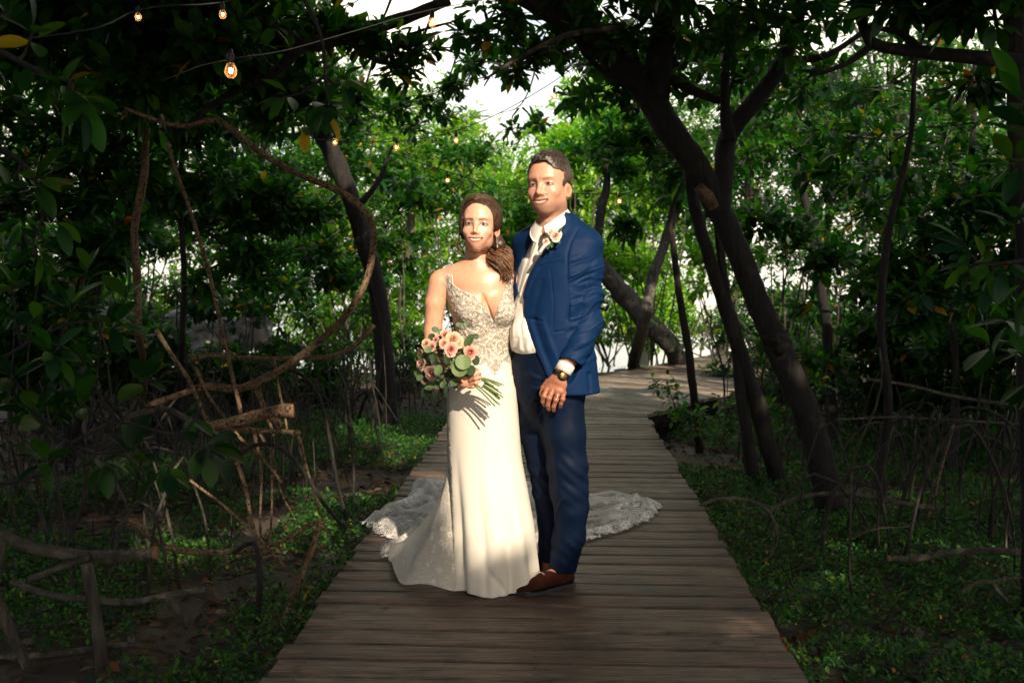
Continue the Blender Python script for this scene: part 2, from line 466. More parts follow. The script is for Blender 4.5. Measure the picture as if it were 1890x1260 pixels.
# ------------------------------------------------------------------ leaves
def leaf_template(hi=False):
    """blade along +x, unit length; folded along the midrib, tip drooping"""
    if hi:
        xs = [0.0, 0.10, 0.25, 0.45, 0.65, 0.82, 0.94, 1.0]; ws = [0.012, 0.07, 0.16, 0.215, 0.205, 0.145, 0.07, 0.0]
    else:
        xs = [0.0, 0.28, 0.70, 1.0]; ws = [0.01, 0.19, 0.20, 0.0]
    V = []
    for x, wd in zip(xs, ws):
        dz = -0.18 * x * x
        V += [[x, -wd, dz + 0.28 * wd], [x, 0, dz], [x, wd, dz + 0.28 * wd]]
    V = np.array(V); n = len(xs); Fq = []
    for k in range(n - 1):
        a = k * 3; Fq += [[a, a + 3, a + 4, a + 1], [a + 1, a + 4, a + 5, a + 2]]
    return V, np.array(Fq)
LEAF_LO = leaf_template(False); LEAF_HI = leaf_template(True)

def frames(d, roll):
    """orthonormal frames with x axis d (n,3)"""
    up = np.where(np.abs(d[:, 2:3]) > 0.95, np.array([[1.0, 0, 0]]), np.array([[0, 0, 1.0]]))
    y = np.cross(up, d); y /= np.linalg.norm(y, axis=1)[:, None] + 1e-9
    z = np.cross(d, y)
    c, s = np.cos(roll)[:, None], np.sin(roll)[:, None]
    return d, y * c + z * s, -y * s + z * c

def place_leaves(pos, dirs, size, width, roll, tmpl):
    X, Y, Z = frames(dirs, roll)
    T, Fq = tmpl
    V = pos[:, None, :] + size[:, None, None] * (T[None, :, 0:1] * X[:, None, :] + (T[None, :, 1:2] * width[:, None, None]) * Y[:, None, :] + T[None, :, 2:3] * Z[:, None, :])
    n = len(pos); k = len(T)
    Fa = (Fq[None] + (np.arange(n) * k)[:, None, None]).reshape(-1, 4)
    return V.reshape(-1, 3), Fa

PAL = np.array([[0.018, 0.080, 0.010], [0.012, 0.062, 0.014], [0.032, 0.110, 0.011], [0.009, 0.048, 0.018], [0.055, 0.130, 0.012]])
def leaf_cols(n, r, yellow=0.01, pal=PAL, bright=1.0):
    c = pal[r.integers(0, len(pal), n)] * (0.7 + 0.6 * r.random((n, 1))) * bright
    y = r.random(n)
    c[y < yellow] = np.array([0.42, 0.26, 0.03])
    c[y < yellow * 0.35] = np.array([0.40, 0.12, 0.02])
    return c

def rosettes(cen, axis, r, nleaf=7, L=0.11, hi=False, yellow=0.01, width=1.0, bright=1.0, pal=PAL):
    """a rosette of leaves at every centre"""
    n = len(cen)
    k = np.tile(np.arange(nleaf), n); ci = np.repeat(np.arange(n), nleaf)
    keep = r.random(len(k)) < 0.88; k = k[keep]; ci = ci[keep]
    ax = axis[ci]; X, Y, Z = frames(ax, np.zeros(len(ax)))
    ang = k * 2.399 + r.random(n)[ci] * 6.28 + r.normal(0, .25, len(k))
    elev = np.radians(75 - 62 * (k / nleaf) ** 0.8 + r.normal(0, 11, len(k)))
    elev = np.radians(15) + (elev - np.radians(15)) * 0.8
    d = X * np.sin(elev)[:, None] + np.cos(elev)[:, None] * (Y * np.cos(ang)[:, None] + Z * np.sin(ang)[:, None])
    d[:, 2] -= 0.12; d /= np.linalg.norm(d, axis=1)[:, None]
    size = L * (0.65 + 0.5 * r.random(len(k))) * (0.8 + 0.4 * r.random(n))[ci]
    pos = cen[ci] + d * 0.012 - ax * (k / nleaf * 0.35 * L)[:, None]
    V, Fq = place_leaves(pos, d, size, (0.85 + .35 * r.random(len(k))) * width, r.normal(0, .35, len(k)), LEAF_HI if hi else LEAF_LO)
    nv = len((LEAF_HI if hi else LEAF_LO)[0])
    C = np.repeat(leaf_cols(len(k), r, yellow, pal, bright), nv, axis=0)
    return V, Fq, C

_a, _b = G(1190, 705), G(1290, 670)
GAPS = [(_a[0], _a[1], 0, 1.7, 2.2, -.55, 2.6), (_b[0], _b[1], 0, 1.6, 2.0, -.55, 2.6),
        (P(430, 720, 4.9)[0], 4.9, .45, .95, .8, -.15, 3.2), (G(690, 830, -.3)[0], G(690, 830, -.3)[1], -.3, .9, 1.6, -.35, 3.0),
        (G(380, 960, -.3)[0], G(380, 960, -.3)[1], -.3, 1.3, 1.4, -.15, 3.2), (G(1600, 1070, -.3)[0], G(1600, 1070, -.3)[1], -.3, 1.3, .9, -.10, 3.2),
        (G(1250, 830)[0], G(1250, 830)[1], 0, .8, 2.0, .0, 3.5), (P(530, 300, 5)[0], 5.0, 2.0, 1.2, .6, -.1, 3.0),
        (P(1400, 350, 9.5)[0], 9.5, 2.0, 1.6, 1.6, -.1, 2.0), (P(1720, 350, 8)[0], 8.0, 2.2, 1.6, 1.6, .12, 2.2), (P(430, 250, 9)[0], 9.0, 2.6, 1.9, 1.6, .10, 2.2), (P(700, 400, 11)[0], 11, 2.0, 1.5, 2.0, -.3, 2.0)]
def in_beam(p, soft=0.0):
    """is p on the line between the sun and the couple (leaves cut away for a flash-like beam)?"""
    t = (p[:, 1] - 4.2) / SUN[1]
    q = p - SUN[None, :] * t[:, None]
    nz = 0.34 * vnoise(q, 9, 11)
    e = ((q[:, 0] - 0.02) / 0.72) ** 2 + ((q[:, 2] - 1.04) / 1.12) ** 2
    hit = (e < 1.0 + nz) & (t > 0.35)
    # smaller broken gaps cut into the leaves to let dapples down
    for (cx_, cy_, cz_, rx_, ry_, th_, fr_) in GAPS:
        tt = (p[:, 2] - cz_) / SUN[2]; g_ = p - SUN[None, :] * tt[:, None]
        ee = ((g_[:, 0] - cx_) / rx_) ** 2 + ((g_[:, 1] - cy_) / ry_) ** 2
        hit |= (tt > .5) & (ee < 1) & (vnoise(g_ * np.array([1, 1.3, 0]), fr_, 19) > th_ + .6 * ee)
    return hit

def in_skygap(p):
    """the open patch of sky over the boardwalk"""
    d = p - CAM; y = np.maximum(d[:, 1] * _cp - d[:, 2] * _sp, .1)
    return p, y

def ell_points(c, rad, n, r, shell=0.45):
    d = r.normal(size=(n, 3)); d /= np.linalg.norm(d, axis=1)[:, None]
    rr = (shell + (1 - shell) * r.random(n)) ** 0.8 * (1 + 0.18 * vnoise(d * 2.2 + c, 1.5, 21))
    return c + d * rr[:, None] * rad, d

def twig_mesh(a, b, r0, r1):
    """three-sided twigs from a to b, vectorised"""
    d = b - a; L = np.linalg.norm(d, axis=1)[:, None] + 1e-9; X, Y, Z = frames(d / L, np.zeros(len(a)))
    V = []
    mid = (a + b) / 2; mid = mid + np.column_stack([vnoise(mid, 3, 31), vnoise(mid, 3, 32), vnoise(mid, 3, 33)]) * L * 0.12
    for pnt, rr in ((a, r0), (mid, (r0 + r1) / 2), (b, r1)):
        for t in (0, 2.094, 4.189): V.append(pnt + rr * (math.cos(t) * Y + math.sin(t) * Z))
    V = np.stack(V, 1); n = len(a)
    Fq = []
    for s in (0, 3):
        for k in range(3):
            Fq.append([s + k, s + (k + 1) % 3, s + 3 + (k + 1) % 3, s + 3 + k])
    Fa = (np.array(Fq)[None] + (np.arange(n) * 9)[:, None, None]).reshape(-1, 4)
    return V.reshape(-1, 3), Fa

def crown(root, blobs, seed, L=0.11, hi=False, mat=None, yellow=0.01, nleaf=7, tw=True, cull=True, bright=1.0, width=1.0, extra_cull=None, pal=PAL, dens=1.35):
    """blobs: (centre, radii, number of leaf rosettes)"""
    r = np.random.default_rng(seed)
    lv, tv = MB(), MB()
    for c, rad, n in blobs:
        n = int(n * dens)
        c = np.asarray(c, float); rad = np.asarray(rad, float) * np.ones(3)
        # clump the rosettes round sub-branches so that light and dark masses and gaps appear
        nb = max(6, int(n / 26)); sub, _ = ell_points(c, rad * 0.9, nb, r, 0.25)
        pick = r.integers(0, nb, n)
        sr = rad.mean() * 0.30
        off = r.normal(size=(n, 3)) * np.array([1, 1, 0.6]) * sr * 0.55
        pos = sub[pick] + off
        ax = off / (np.linalg.norm(off, axis=1)[:, None] + 1e-9) * 0.8 + (pos - c) / rad * 0.5
        ax[:, 2] += 0.55; ax += r.normal(size=ax.shape) * 0.25
        ax /= np.linalg.norm(ax, axis=1)[:, None]
        k = pos[:, 2] > GZ + 0.15
        if cull: k &= ~in_beam(pos)
        if extra_cull is not None: k &= ~extra_cull(pos)
        pos, ax, pk = pos[k], ax[k], pick[k]
        if len(pos) == 0: continue
        V, Fq, C = rosettes(pos, ax, r, nleaf, L, hi, yellow, width, bright, pal)
        lv.add(V, Fq, C)
        if tw:
            kk = r.random(len(pos)) < (1.0 if hi else 0.55)
            a = sub[pk][kk]; b = pos[kk]
            V, Fq = twig_mesh(a, b, 0.0045, 0.002); lv.add(V, Fq, (.05, .038, .026))
            o2 = c + (sub - c) * 0.12
            ks = ~in_beam(sub) if cull else np.ones(len(sub), bool)
            if extra_cull is not None: ks &= ~extra_cull(sub)
            if ks.any():
                V, Fq = twig_mesh(o2[ks], sub[ks], 0.014, 0.004); lv.add(V, Fq, (.035, .028, .02))
    o = lv.build('crown', mat or M_LEAF, root, smooth=True) if lv.n else None
    if tw and tv.n: tv.build('twigs', M_TWIG, root)
    return o

def trunk(root, paths, mat, seed=0, bump_=0.22, n=14, name='trunk', step=0.07, wob=0.02):
    mb = MB()
    for k, (pts, rad) in enumerate(paths):
        add_tube(mb, pts, rad, n=n, bump=bump_, bs=14, seed=seed + k * 3, step=step, wob=wob)
    return mb.build(name, mat, root)

def PX(lst, d):
    """pixel path -> world; entries (px,py) or (px,py,d)"""
    return [P(q[0], q[1], q[2] if len(q) > 2 else d) for q in lst]
# ------------------------------------------------------------------ trees far behind (across the water's edge)
def far_tree(px, d, top_px, label, seed, rx=2.0, n=850, low=0.2, bright=1.2, group='trees at the far end of the boardwalk', dark=False):
    base = P(px, 600, d); base[2] = GZ - 0.15
    zt = P(px, top_px, d)[2]
    root = empty('mangrove_tree', base, label, 'tree', group)
    rr = random.Random(seed)
    c0 = np.array([base[0], d, (zt + low) / 2]); hz = (zt - low) / 2
    lean = np.array([rr.uniform(-.5, .5), rr.uniform(-.3, .3), 0])
    top = np.array([base[0], d, zt - hz * 0.5]) + lean
    mid = (base + top) / 2 + np.array([rr.uniform(-.3, .3), 0, 0])
    paths = [([base, mid, top], [0.11, 0.08, 0.04])]
    for k in range(4):
        a = rr.uniform(0, 6.28); e = top + np.array([math.cos(a) * rx * .6, math.sin(a) * .8, rr.uniform(-.5, .5) * hz])
        paths.append(([mid * .5 + top * .5, (top + e) / 2 + np.array([0, 0, .15]), e], [0.045, 0.03, 0.012]))
    for k in range(4):
        a = rr.uniform(0, 6.28); e = base + np.array([math.cos(a) * .7, math.sin(a) * .5, 0])
        paths.append(([base * .6 + mid * .4, base * .3 + e * .7 + np.array([0, 0, .55]), e], [0.022, 0.02, 0.016]))
    trunk(root, paths, M_BARK_GREY, seed, n=7, step=0.15)
    blobs = [(c0, (rx, 1.3, hz), int(n * .6)),
             (c0 + np.array([rx * .4, -.4, hz * .35]), (rx * .6, 1.0, hz * .55), int(n * .25)),
             (c0 + np.array([-rx * .45, .3, -hz * .2]), (rx * .6, 1.0, hz * .6), int(n * .25))]
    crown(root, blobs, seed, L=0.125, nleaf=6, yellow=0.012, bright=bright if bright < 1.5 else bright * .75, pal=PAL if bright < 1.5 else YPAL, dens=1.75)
    return root

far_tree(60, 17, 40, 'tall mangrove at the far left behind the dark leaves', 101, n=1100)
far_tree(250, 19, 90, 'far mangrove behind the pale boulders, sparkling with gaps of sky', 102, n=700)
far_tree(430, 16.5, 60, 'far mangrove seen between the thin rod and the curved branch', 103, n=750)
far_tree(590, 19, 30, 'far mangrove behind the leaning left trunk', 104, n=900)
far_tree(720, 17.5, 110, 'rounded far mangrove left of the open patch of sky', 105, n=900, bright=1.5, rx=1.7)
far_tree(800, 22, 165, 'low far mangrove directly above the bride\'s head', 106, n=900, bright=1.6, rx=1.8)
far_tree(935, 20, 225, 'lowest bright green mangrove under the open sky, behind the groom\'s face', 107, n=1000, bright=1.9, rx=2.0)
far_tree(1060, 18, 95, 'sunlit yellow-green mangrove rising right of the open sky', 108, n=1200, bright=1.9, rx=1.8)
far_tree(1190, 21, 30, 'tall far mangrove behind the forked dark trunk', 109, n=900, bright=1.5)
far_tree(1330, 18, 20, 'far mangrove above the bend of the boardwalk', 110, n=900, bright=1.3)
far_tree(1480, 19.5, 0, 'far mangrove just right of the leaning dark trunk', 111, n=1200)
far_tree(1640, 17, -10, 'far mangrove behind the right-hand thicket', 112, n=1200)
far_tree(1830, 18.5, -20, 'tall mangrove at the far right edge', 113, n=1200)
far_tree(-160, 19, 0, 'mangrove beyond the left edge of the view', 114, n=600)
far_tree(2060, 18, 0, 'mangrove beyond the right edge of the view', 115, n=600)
# low bright shrubs at the water's edge
def shrub(px, py, d, rad, n, label, seed, L=0.12, bright=1.0, group=None, name='mangrove_shrub', hi=False, mat=None, yellow=0.012, extra_cull=None):
    c = P(px, py, d); base = np.array([c[0], c[1], GZ - .03])
    root = empty(name, base, label, 'shrub', group)
    rr = random.Random(seed); paths = []
    for k in range(5):
        e = c + np.array([rr.uniform(-.7, .7) * rad[0], rr.uniform(-.6, .6) * rad[1], rr.uniform(-.3, .5) * rad[2]])
        b0 = base + np.array([rr.uniform(-.12, .12), rr.uniform(-.12, .12), 0])
        paths.append(([b0, (b0 + e) / 2 + np.array([rr.uniform(-.1, .1), 0, .05]), e], [0.016, 0.012, 0.005]))
    trunk(root, paths, M_BARK_GREY, seed, n=6, name='stems', step=0.12)
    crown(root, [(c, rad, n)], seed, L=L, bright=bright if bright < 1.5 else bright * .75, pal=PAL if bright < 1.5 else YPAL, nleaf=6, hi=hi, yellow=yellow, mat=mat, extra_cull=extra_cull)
    return root
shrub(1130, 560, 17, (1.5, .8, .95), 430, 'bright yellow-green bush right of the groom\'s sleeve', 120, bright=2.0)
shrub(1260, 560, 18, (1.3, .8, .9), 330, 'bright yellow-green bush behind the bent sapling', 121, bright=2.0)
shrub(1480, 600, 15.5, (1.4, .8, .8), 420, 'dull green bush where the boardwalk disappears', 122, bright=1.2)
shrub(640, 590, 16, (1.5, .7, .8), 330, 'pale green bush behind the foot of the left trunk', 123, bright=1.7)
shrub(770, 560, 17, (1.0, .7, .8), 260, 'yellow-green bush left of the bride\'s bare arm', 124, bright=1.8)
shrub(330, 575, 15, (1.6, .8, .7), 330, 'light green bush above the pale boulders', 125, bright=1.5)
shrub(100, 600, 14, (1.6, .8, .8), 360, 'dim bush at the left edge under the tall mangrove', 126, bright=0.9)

# ------------------------------------------------------------------ middle distance
def mid_tree(base_pg, paths_px, blobs_px, label, seed, group=None, mat=None, L=0.125, hi=False, bright=1.0, yellow=0.014, name='mangrove_tree', width=1.0, extra_cull=None, nleaf=7, n=12, roots=0, rootd=0.6):
    b = np.asarray(base_pg, float)
    root = empty(name, b, label, 'tree', group)
    trunk(root, paths_px, mat or M_BARK_DARK, seed, n=n)
    rr = random.Random(seed)
    for k in range(roots):
        a = rr.uniform(0, 6.28); e = b + np.array([math.cos(a), math.sin(a), 0]) * rootd * rr.uniform(.6, 1.2); e[2] = GZ - .04
        s = b + np.array([0, 0, rr.uniform(.3, .9)])
        mb = MB(); add_tube(mb, [s, (s * .45 + e * .55) + np.array([0, 0, .22]), e], [.022, .018, .014], n=6, bump=.1)
        mb.build('prop_root', mat or M_BARK_DARK, root)
    if blobs_px:
        crown(root, [(P(q[0], q[1], q[2]), q[3], q[4]) for q in blobs_px], seed, L=L, hi=hi, bright=bright, yellow=yellow, width=width, extra_cull=extra_cull, nleaf=nleaf)
    return root

def gcull(x0, x1, y1, edge=30):
    """keeps the open patch of sky over the path free of this crown's leaves"""
    def f(p):
        d = p - CAM; yy = d[:, 1] * _cp - d[:, 2] * _sp; zz = d[:, 1] * _sp + d[:, 2] * _cp
        px = CX + F_PX * d[:, 0] / np.maximum(yy, .1); py = CY - F_PX * zz / np.maximum(yy, .1)
        nz = vnoise(p, 2.2, 41) * edge
        return (px > x0 + nz) & (px < x1 + nz) & (py < y1 + nz)
    return f

# the big dark forked trunk leaning left over the boardwalk
D = 6.5
b = G(1535, 965, GZ)
root = empty('mangrove_tree', b, 'big dark forked mangrove leaning left over the boardwalk', 'tree')
main = [b + np.array([0.02, 0, -.1])] + PX([(1500, 810), (1445, 660), (1390, 530), (1330, 400), (1290, 325), (1235, 235), (1180, 155), (1110, 85), (1040, 35), (950, -15), (840, -60)], 6.4)
trunk(root, [(main, [.098, .089, .083, .078, .077, .080, .086, .086, .080, .068, .054, .038]),
             (PX([(1325, 400), (1338, 320), (1345, 255), (1385, 195), (1430, 130), (1462, 60), (1480, -20), (1500, -90)], 6.4), [.085, .066, .06, .056, .05, .045, .04, .03]),
             (PX([(1205, 190), (1212, 110), (1225, 40), (1238, -40)], 6.4), [.10, .085, .08, .065]),
             (PX([(1345, 260), (1335, 180), (1345, 90), (1380, 20), (1420, -40)], 6.35), [.045, .032, .026, .022, .018]),
             (PX([(1210, 130), (1270, 160), (1330, 185)], 6.4), [.04, .03, .026]),
             (PX([(1180, 160), (1100, 120), (1060, 60), (1040, -40)], 6.3), [.03, .02, .018, .014]),
             (PX([(1440, 110), (1520, 100), (1590, 60), (1650, 10)], 6.3), [.03, .022, .016, .012]),
             (PX([(1445, 640), (1425, 622), (1408, 628)], 6.35), [.075, .06, .035])],
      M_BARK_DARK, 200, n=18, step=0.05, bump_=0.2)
mb = MB(); add_tube(mb, PX([(1288, 345), (1305, 362), (1318, 385)], 6.27), [.03, .042, .03], n=10, bump=.2); mb.build('broken_scar', M_BARK_TAN, root)
crown(root, [(P(1240, -60, 6.2), (1.5, 1.0, .75), 420), (P(1480, 40, 6.8), (.9, .9, .7), 330), (P(1080, -40, 6.4), (.8, .6, .5), 110), (P(1360, 120, 8.2), (.9, .6, .6), 260), (P(1130, 150, 8.8), (.55, .5, .5), 200), (P(1075, 70, 8.0), (.40, .4, .35), 110)], 200, L=.115, extra_cull=gcull(560, 1010, 260))

# companion dark trunks behind it
r2 = mid_tree(G(1440, 905, GZ), [([G(1445, 905, GZ)] + PX([(1405, 770), (1362, 640), (1318, 500), (1288, 410), (1270, 330), (1262, 240)], 7.3), [.066, .062, .056, .052, .046, .036, .026]),
                       ([G(1372, 745, GZ) * 0 + P(1395, 890, 7.25)] + PX([(1368, 720), (1345, 600), (1328, 470), (1318, 380)], 7.3), [.045, .042, .038, .03, .024])],
              [(1300, 300, 8.6, (.9, .7, .65), 260), (1420, 360, 8.6, (.9, .6, .6), 230)], 'twin dark trunks just left of the big leaning mangrove', 210, bright=1.0)
mid_tree(G(1290, 835, GZ), [([G(1290, 835, GZ)] + PX([(1278, 700), (1262, 600), (1250, 520), (1243, 450), (1238, 400), (1262, 330)], 8.6), [.04, .036, .034, .03, .026, .022, .014])],
         [(1250, 350, 9.2, (.6, .5, .5), 130)], 'slim bent sapling standing against the inner corner of the boardwalk', 211, name='sapling')
mid_tree(G(1170, 700, GZ), [([G(1165, 700, GZ)] + PX([(1185, 600), (1205, 520), (1232, 430), (1255, 370)], 12.6), [.085, .08, .07, .06, .04])],
         [(1240, 330, 13, (1.0, .6, .7), 230)], 'grey slanting trunk on the far side of the bend', 212, mat=M_BARK_GREY, bright=1.4)
mid_tree(G(1255, 690, GZ), [([P(1262, 690, 14.5)] + PX([(1240, 640), (1190, 590), (1150, 540), (1115, 500), (1070, 470), (1020, 450)], 13.6), [.13, .13, .14, .14, .13, .12, .1])],
         [], 'thick trunk leaning down to the boardwalk from behind the groom\'s elbow', 213, mat=M_BARK_GREY)
mid_tree(G(1112, 690, GZ), [([P(1085, 650, 13)] + PX([(1102, 450), (1108, 390), (1120, 340), (1118, 290)], 13), [.07, .06, .06, .05, .04])],
         [(1110, 270, 13, (.8, .6, .6), 220)], 'dark upright trunk behind the groom\'s shoulder', 214, bright=1.6)

# left leaning trunk
bL = G(716, 800, GZ)
mid_tree(bL, [([bL] + PX([(714, 700), (705, 600), (697, 530), (680, 465), (655, 385), (622, 300), (585, 235), (540, 170), (480, 90), (430, 20)], 9.8), [.108, .098, .092, .088, .088, .088, .088, .084, .08, .068, .055]),
              (PX([(655, 385), (700, 330), (725, 270)], 9.6), [.035, .025, .012])],
         [(560, 120, 9.4, (1.3, .9, .8), 420), (430, 330, 10, (1.2, .8, .8), 300), (690, 250, 10.5, (.75, .6, .6), 200), (620, 480, 11, (.8, .6, .5), 110)],
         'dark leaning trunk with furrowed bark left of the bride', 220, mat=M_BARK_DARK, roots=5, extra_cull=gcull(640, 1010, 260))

# left wall of leaves
mid_tree(G(120, 860, GZ), [([G(120, 860, GZ)] + PX([(150, 650), (180, 450), (140, 280), (60, 120)], 8.0), [.07, .06, .05, .04, .02])],
         [(200, 120, 7.8, (1.3, .9, .7), 420), (60, 350, 7.6, (.9, .8, .8), 360), (250, 300, 8.4, (.8, .7, .6), 200), (40, 560, 8.0, (.9, .6, .6), 240)],
         'shaded mangrove filling the upper left behind the glowing bulbs', 221, roots=4)
mid_tree(G(330, 800, GZ), [([G(330, 800, GZ)] + PX([(335, 640), (338, 480), (330, 330), (350, 200), (360, 80)], 9.0), [.03, .028, .026, .024, .018, .01])],
         [(400, 170, 8.4, (1.0, .7, .6), 330), (420, 460, 9.6, (.8, .6, .6), 170), (520, 370, 10, (.7, .6, .5), 140)],
         'reddish straight pole mangrove in the left thicket', 222, roots=4)
mid_tree(G(262, 780, GZ), [([G(265, 800, GZ)] + PX([(262, 640), (255, 520), (248, 430), (262, 330), (270, 250), (300, 120), (340, 20)], 6.6), [.026, .024, .026, .025, .026, .022, .016, .01])],
         [(300, 60, 6.0, (.9, .7, .5), 230), (150, 500, 7, (.5, .5, .45), 110)], 'rough tan stem standing in the left thicket', 223, mat=M_BARK_TAN, roots=3)
# right wall of leaves
mid_tree(G(1632, 985, GZ), [([G(1632, 985, GZ)] + PX([(1630, 850), (1638, 700), (1625, 560), (1650, 400), (1680, 250), (1690, 120), (1730, 0)], 6.4), [.034, .03, .028, .026, .022, .018, .014, .01])],
         [(1640, 260, 7.6, (1.0, .8, .8), 420), (1560, 480, 8.4, (.8, .6, .6), 260), (1730, 470, 7.2, (.8, .7, .6), 300)],
         'slim dark mangrove in the right thicket', 230)
mid_tree(G(1760, 880, GZ), [([G(1760, 880, GZ)] + PX([(1765, 700), (1750, 500), (1790, 300), (1800, 100)], 8.2), [.035, .03, .03, .026, .02])],
         [(1720, 60, 8, (1.2, .9, .7), 420), (1840, 330, 7.8, (.9, .8, .9), 400), (1600, 130, 8.6, (.9, .7, .7), 300)],
         'bushy mangrove at the upper right edge', 231)
mid_tree(G(1540, 830, GZ), [([G(1545, 830, GZ)] + PX([(1530, 700), (1520, 560), (1500, 430), (1470, 300)], 9.5), [.06, .05, .045, .04, .03])],
         [(1480, 230, 9.8, (1.1, .8, .8), 420), (1430, 480, 10, (.8, .6, .6), 200), (1560, 350, 9.8, (.9, .7, .7), 320), (1530, 640, 9.4, (.8, .5, .4), 170)],
         'mangrove behind the big leaning trunk, crown full of light gaps', 232, bright=1.1)
mid_tree(G(1850, 800, GZ), [([G(1850, 800, GZ)] + PX([(1850, 680), (1840, 560), (1850, 460)], 10), [.03, .028, .026, .02])],
         [(1820, 560, 9.8, (1.1, .7, .6), 330), (1680, 620, 9.6, (.9, .6, .4), 230)], 'low mangrove in the shade at the right edge', 233, roots=6, rootd=1.0)
# the dark limb across the top right corner, its trunk just inside the frame
D = 4.6
mid_tree(np.array([P(1900, 900, 4.6)[0], 4.6, GZ]), [([np.array([P(1925, 900, 4.6)[0], 4.6, GZ - .05])] + PX([(1905, 700), (1890, 400), (1880, 150), (1870, -30), (1860, -150)], 4.6), [.06, .055, .05, .05, .045, .04]),
         (PX([(1880, 115), (1800, 112), (1700, 100), (1610, 80), (1590, 20), (1560, -30)], 4.5), [.036, .034, .030, .026, .022, .016]),
         (PX([(1610, 82), (1560, 120), (1500, 140)], 4.5), [.018, .012, .007]),
         (PX([(1700, 100), (1660, 60), (1600, 50)], 4.5), [.02, .014, .01])],
         [(1720, -60, 4.4, (.7, .5, .28), 170), (1840, 60, 4.9, (.35, .4, .35), 90)], 'dark trunk and crooked limb in the top right corner', 234, hi=True, L=.12)
# overhanging limbs across the top
mid_tree(np.array([-4.4, 6.0, GZ]), [([np.array([-4.4, 6.0, GZ]), np.array([-4.2, 6.0, 1.5]), np.array([-3.2, 6.0, 2.9])] + PX([(300, 10), (450, 30), (560, 80), (640, 72), (740, 40), (830, 0)], 6.0), [.12, .11, .09, .06, .05, .045, .042, .038, .03]),
         (PX([(560, 80), (500, 140), (420, 180), (330, 250)], 6.0), [.04, .03, .022, .012]),
         (PX([(640, 72), (700, 110), (760, 60), (860, 30)], 5.9), [.02, .014, .010, .006])],
         [(350, -20, 6.0, (1.3, .8, .5), 420), (620, -30, 6.0, (.7, .5, .3), 150), (150, 40, 6.4, (.8, .7, .5), 200), (560, 190, 6.6, (.4, .4, .35), 60)],
         'mangrove whose dark limbs reach across the top left of the view', 240, extra_cull=gcull(640, 1010, 235))
# sparse sprays hanging into the open sky
for k, (px, py, d, rad, n, lab) in enumerate([
        (760, 105, 6.2, (.38, .3, .18), 70, 'hanging spray of leaves in the middle of the open sky'),
        (690, 60, 6.0, (.26, .3, .15), 50, 'small spray of leaves at the left of the open sky'),
        (900, 40, 6.3, (.38, .3, .16), 75, 'leafy spray under the top edge above the couple'),
        (990, 110, 6.6, (.34, .3, .20), 80, 'leafy spray right of the open sky beside the trunk'),
        (655, 190, 7.5, (.3, .3, .2), 40, 'leafy spray at the left rim of the open sky'),
        (815, 165, 9.0, (.42, .3, .26), 90, 'leafy spray low in the open sky above the bride'),
        (895, 110, 8.4, (.36, .3, .2), 70, 'thin spray of leaves in the centre of the bright gap'),
        (735, 190, 8.6, (.36, .3, .26), 80, 'drooping spray at the lower left of the open sky'),
        (960, 195, 9.4, (.36, .3, .26), 80, 'spray beside the rising light string')]):
    c = P(px, py, d); top = c + np.array([.15, .05, .55])
    rt = empty('leafy_branch', top, lab, 'branch', 'sprays of leaves hanging into the open sky')
    mb = MB(); add_tube(mb, [top, (top + c) / 2 + np.array([.05, 0, 0]), c, c + np.array([-.22, 0, -.08])], [.012, .009, .006, .002], n=5); mb.build('stem', M_BARK_DARK, rt)
    crown(rt, [(c, rad, n)], 300 + k, L=.10, nleaf=5, yellow=.03, bright=1.1, dens=1.0)
mb = MB(); q = P(1010, 75, 6.1)
rt = empty('bare_branch', q, 'bare brown forked twig pointing into the open sky', 'branch')
add_tube(mb, PX([(1150, 50), (1060, 62), (1000, 85), (940, 118), (893, 148)], 6.1), [.02, .018, .015, .012, .006], n=6, bump=.1); add_tube(mb, PX([(905, 140), (893, 160)], 6.1), [.007, .004], n=5); add_tube(mb, PX([(905, 141), (880, 146)], 6.1), [.006, .003], n=5)
mb.build('stem', M_BARK_GREY, rt)

# ------------------------------------------------------------------ unseen canopy added to block the sun, with a gap cut to light the couple
def canopy_blocker(x, y, z, rad, n, label, seed, bx=None):
    bx = bx if bx is not None else x
    base = np.array([bx, y - .6, GZ])
    root = empty('canopy_blocker', base, label, 'tree', 'added unseen canopy trees that shape the light')
    c = np.array([x, y, z])
    # the trunks stand clear of the gap cut for the sun
    bx = (-4.6 if x < 2.6 else x + 1.6) if -1.6 < x < 4.0 else bx
    base[0] = bx; e = c.copy(); e[0] = (-1.0 if y < -1 else -3.2) if -1.6 < x < 2.6 else (max(x, 4.6) if 2.6 <= x < 4.6 else x)
    trunk(root, [([base, (base + e) / 2 + np.array([.2 * np.sign(bx), 0, 0]), e], [.14, .11, .05])], M_BARK_GREY, seed, n=8, step=.2)
    crown(root, [(c, rad, n)], seed, L=.25, nleaf=7, mat=M_LEAF_DARK, tw=False, width=1.3, dens=2.6)
k = 0
for (x, y) in [(-4.6, -4.5), (-2.2, -4.8), (0.4, -4.6), (3.0, -4.9), (5.6, -4.6), (8.0, -4.4),
               (-4.8, -2.0), (-2.4, -2.2), (-.2, -1.8), (2.4, -2.2), (4.8, -2.0), (7.4, -1.9),
               (-4.9, .6), (-2.6, .4), (-.1, .9), (2.4, .5), (4.8, .7), (7.2, .8),
               (-3.9, 2.9), (-1.5, 3.1), (1.1, 3.0), (3.6, 2.8), (6.0, 3.0)]:
    bxx = x if abs(x) > 2.3 else (2.6 if x > 0 else -2.6)
    side = 'left' if x < -1 else ('right' if x > 1 else 'middle')
    canopy_blocker(x, y, 5.0 + .25 * math.sin(k * 2.1), (1.75, 1.75, .75), 300, 'unseen broad canopy tree added behind the camera to block the sun', 400 + k, bxx)
    k += 1
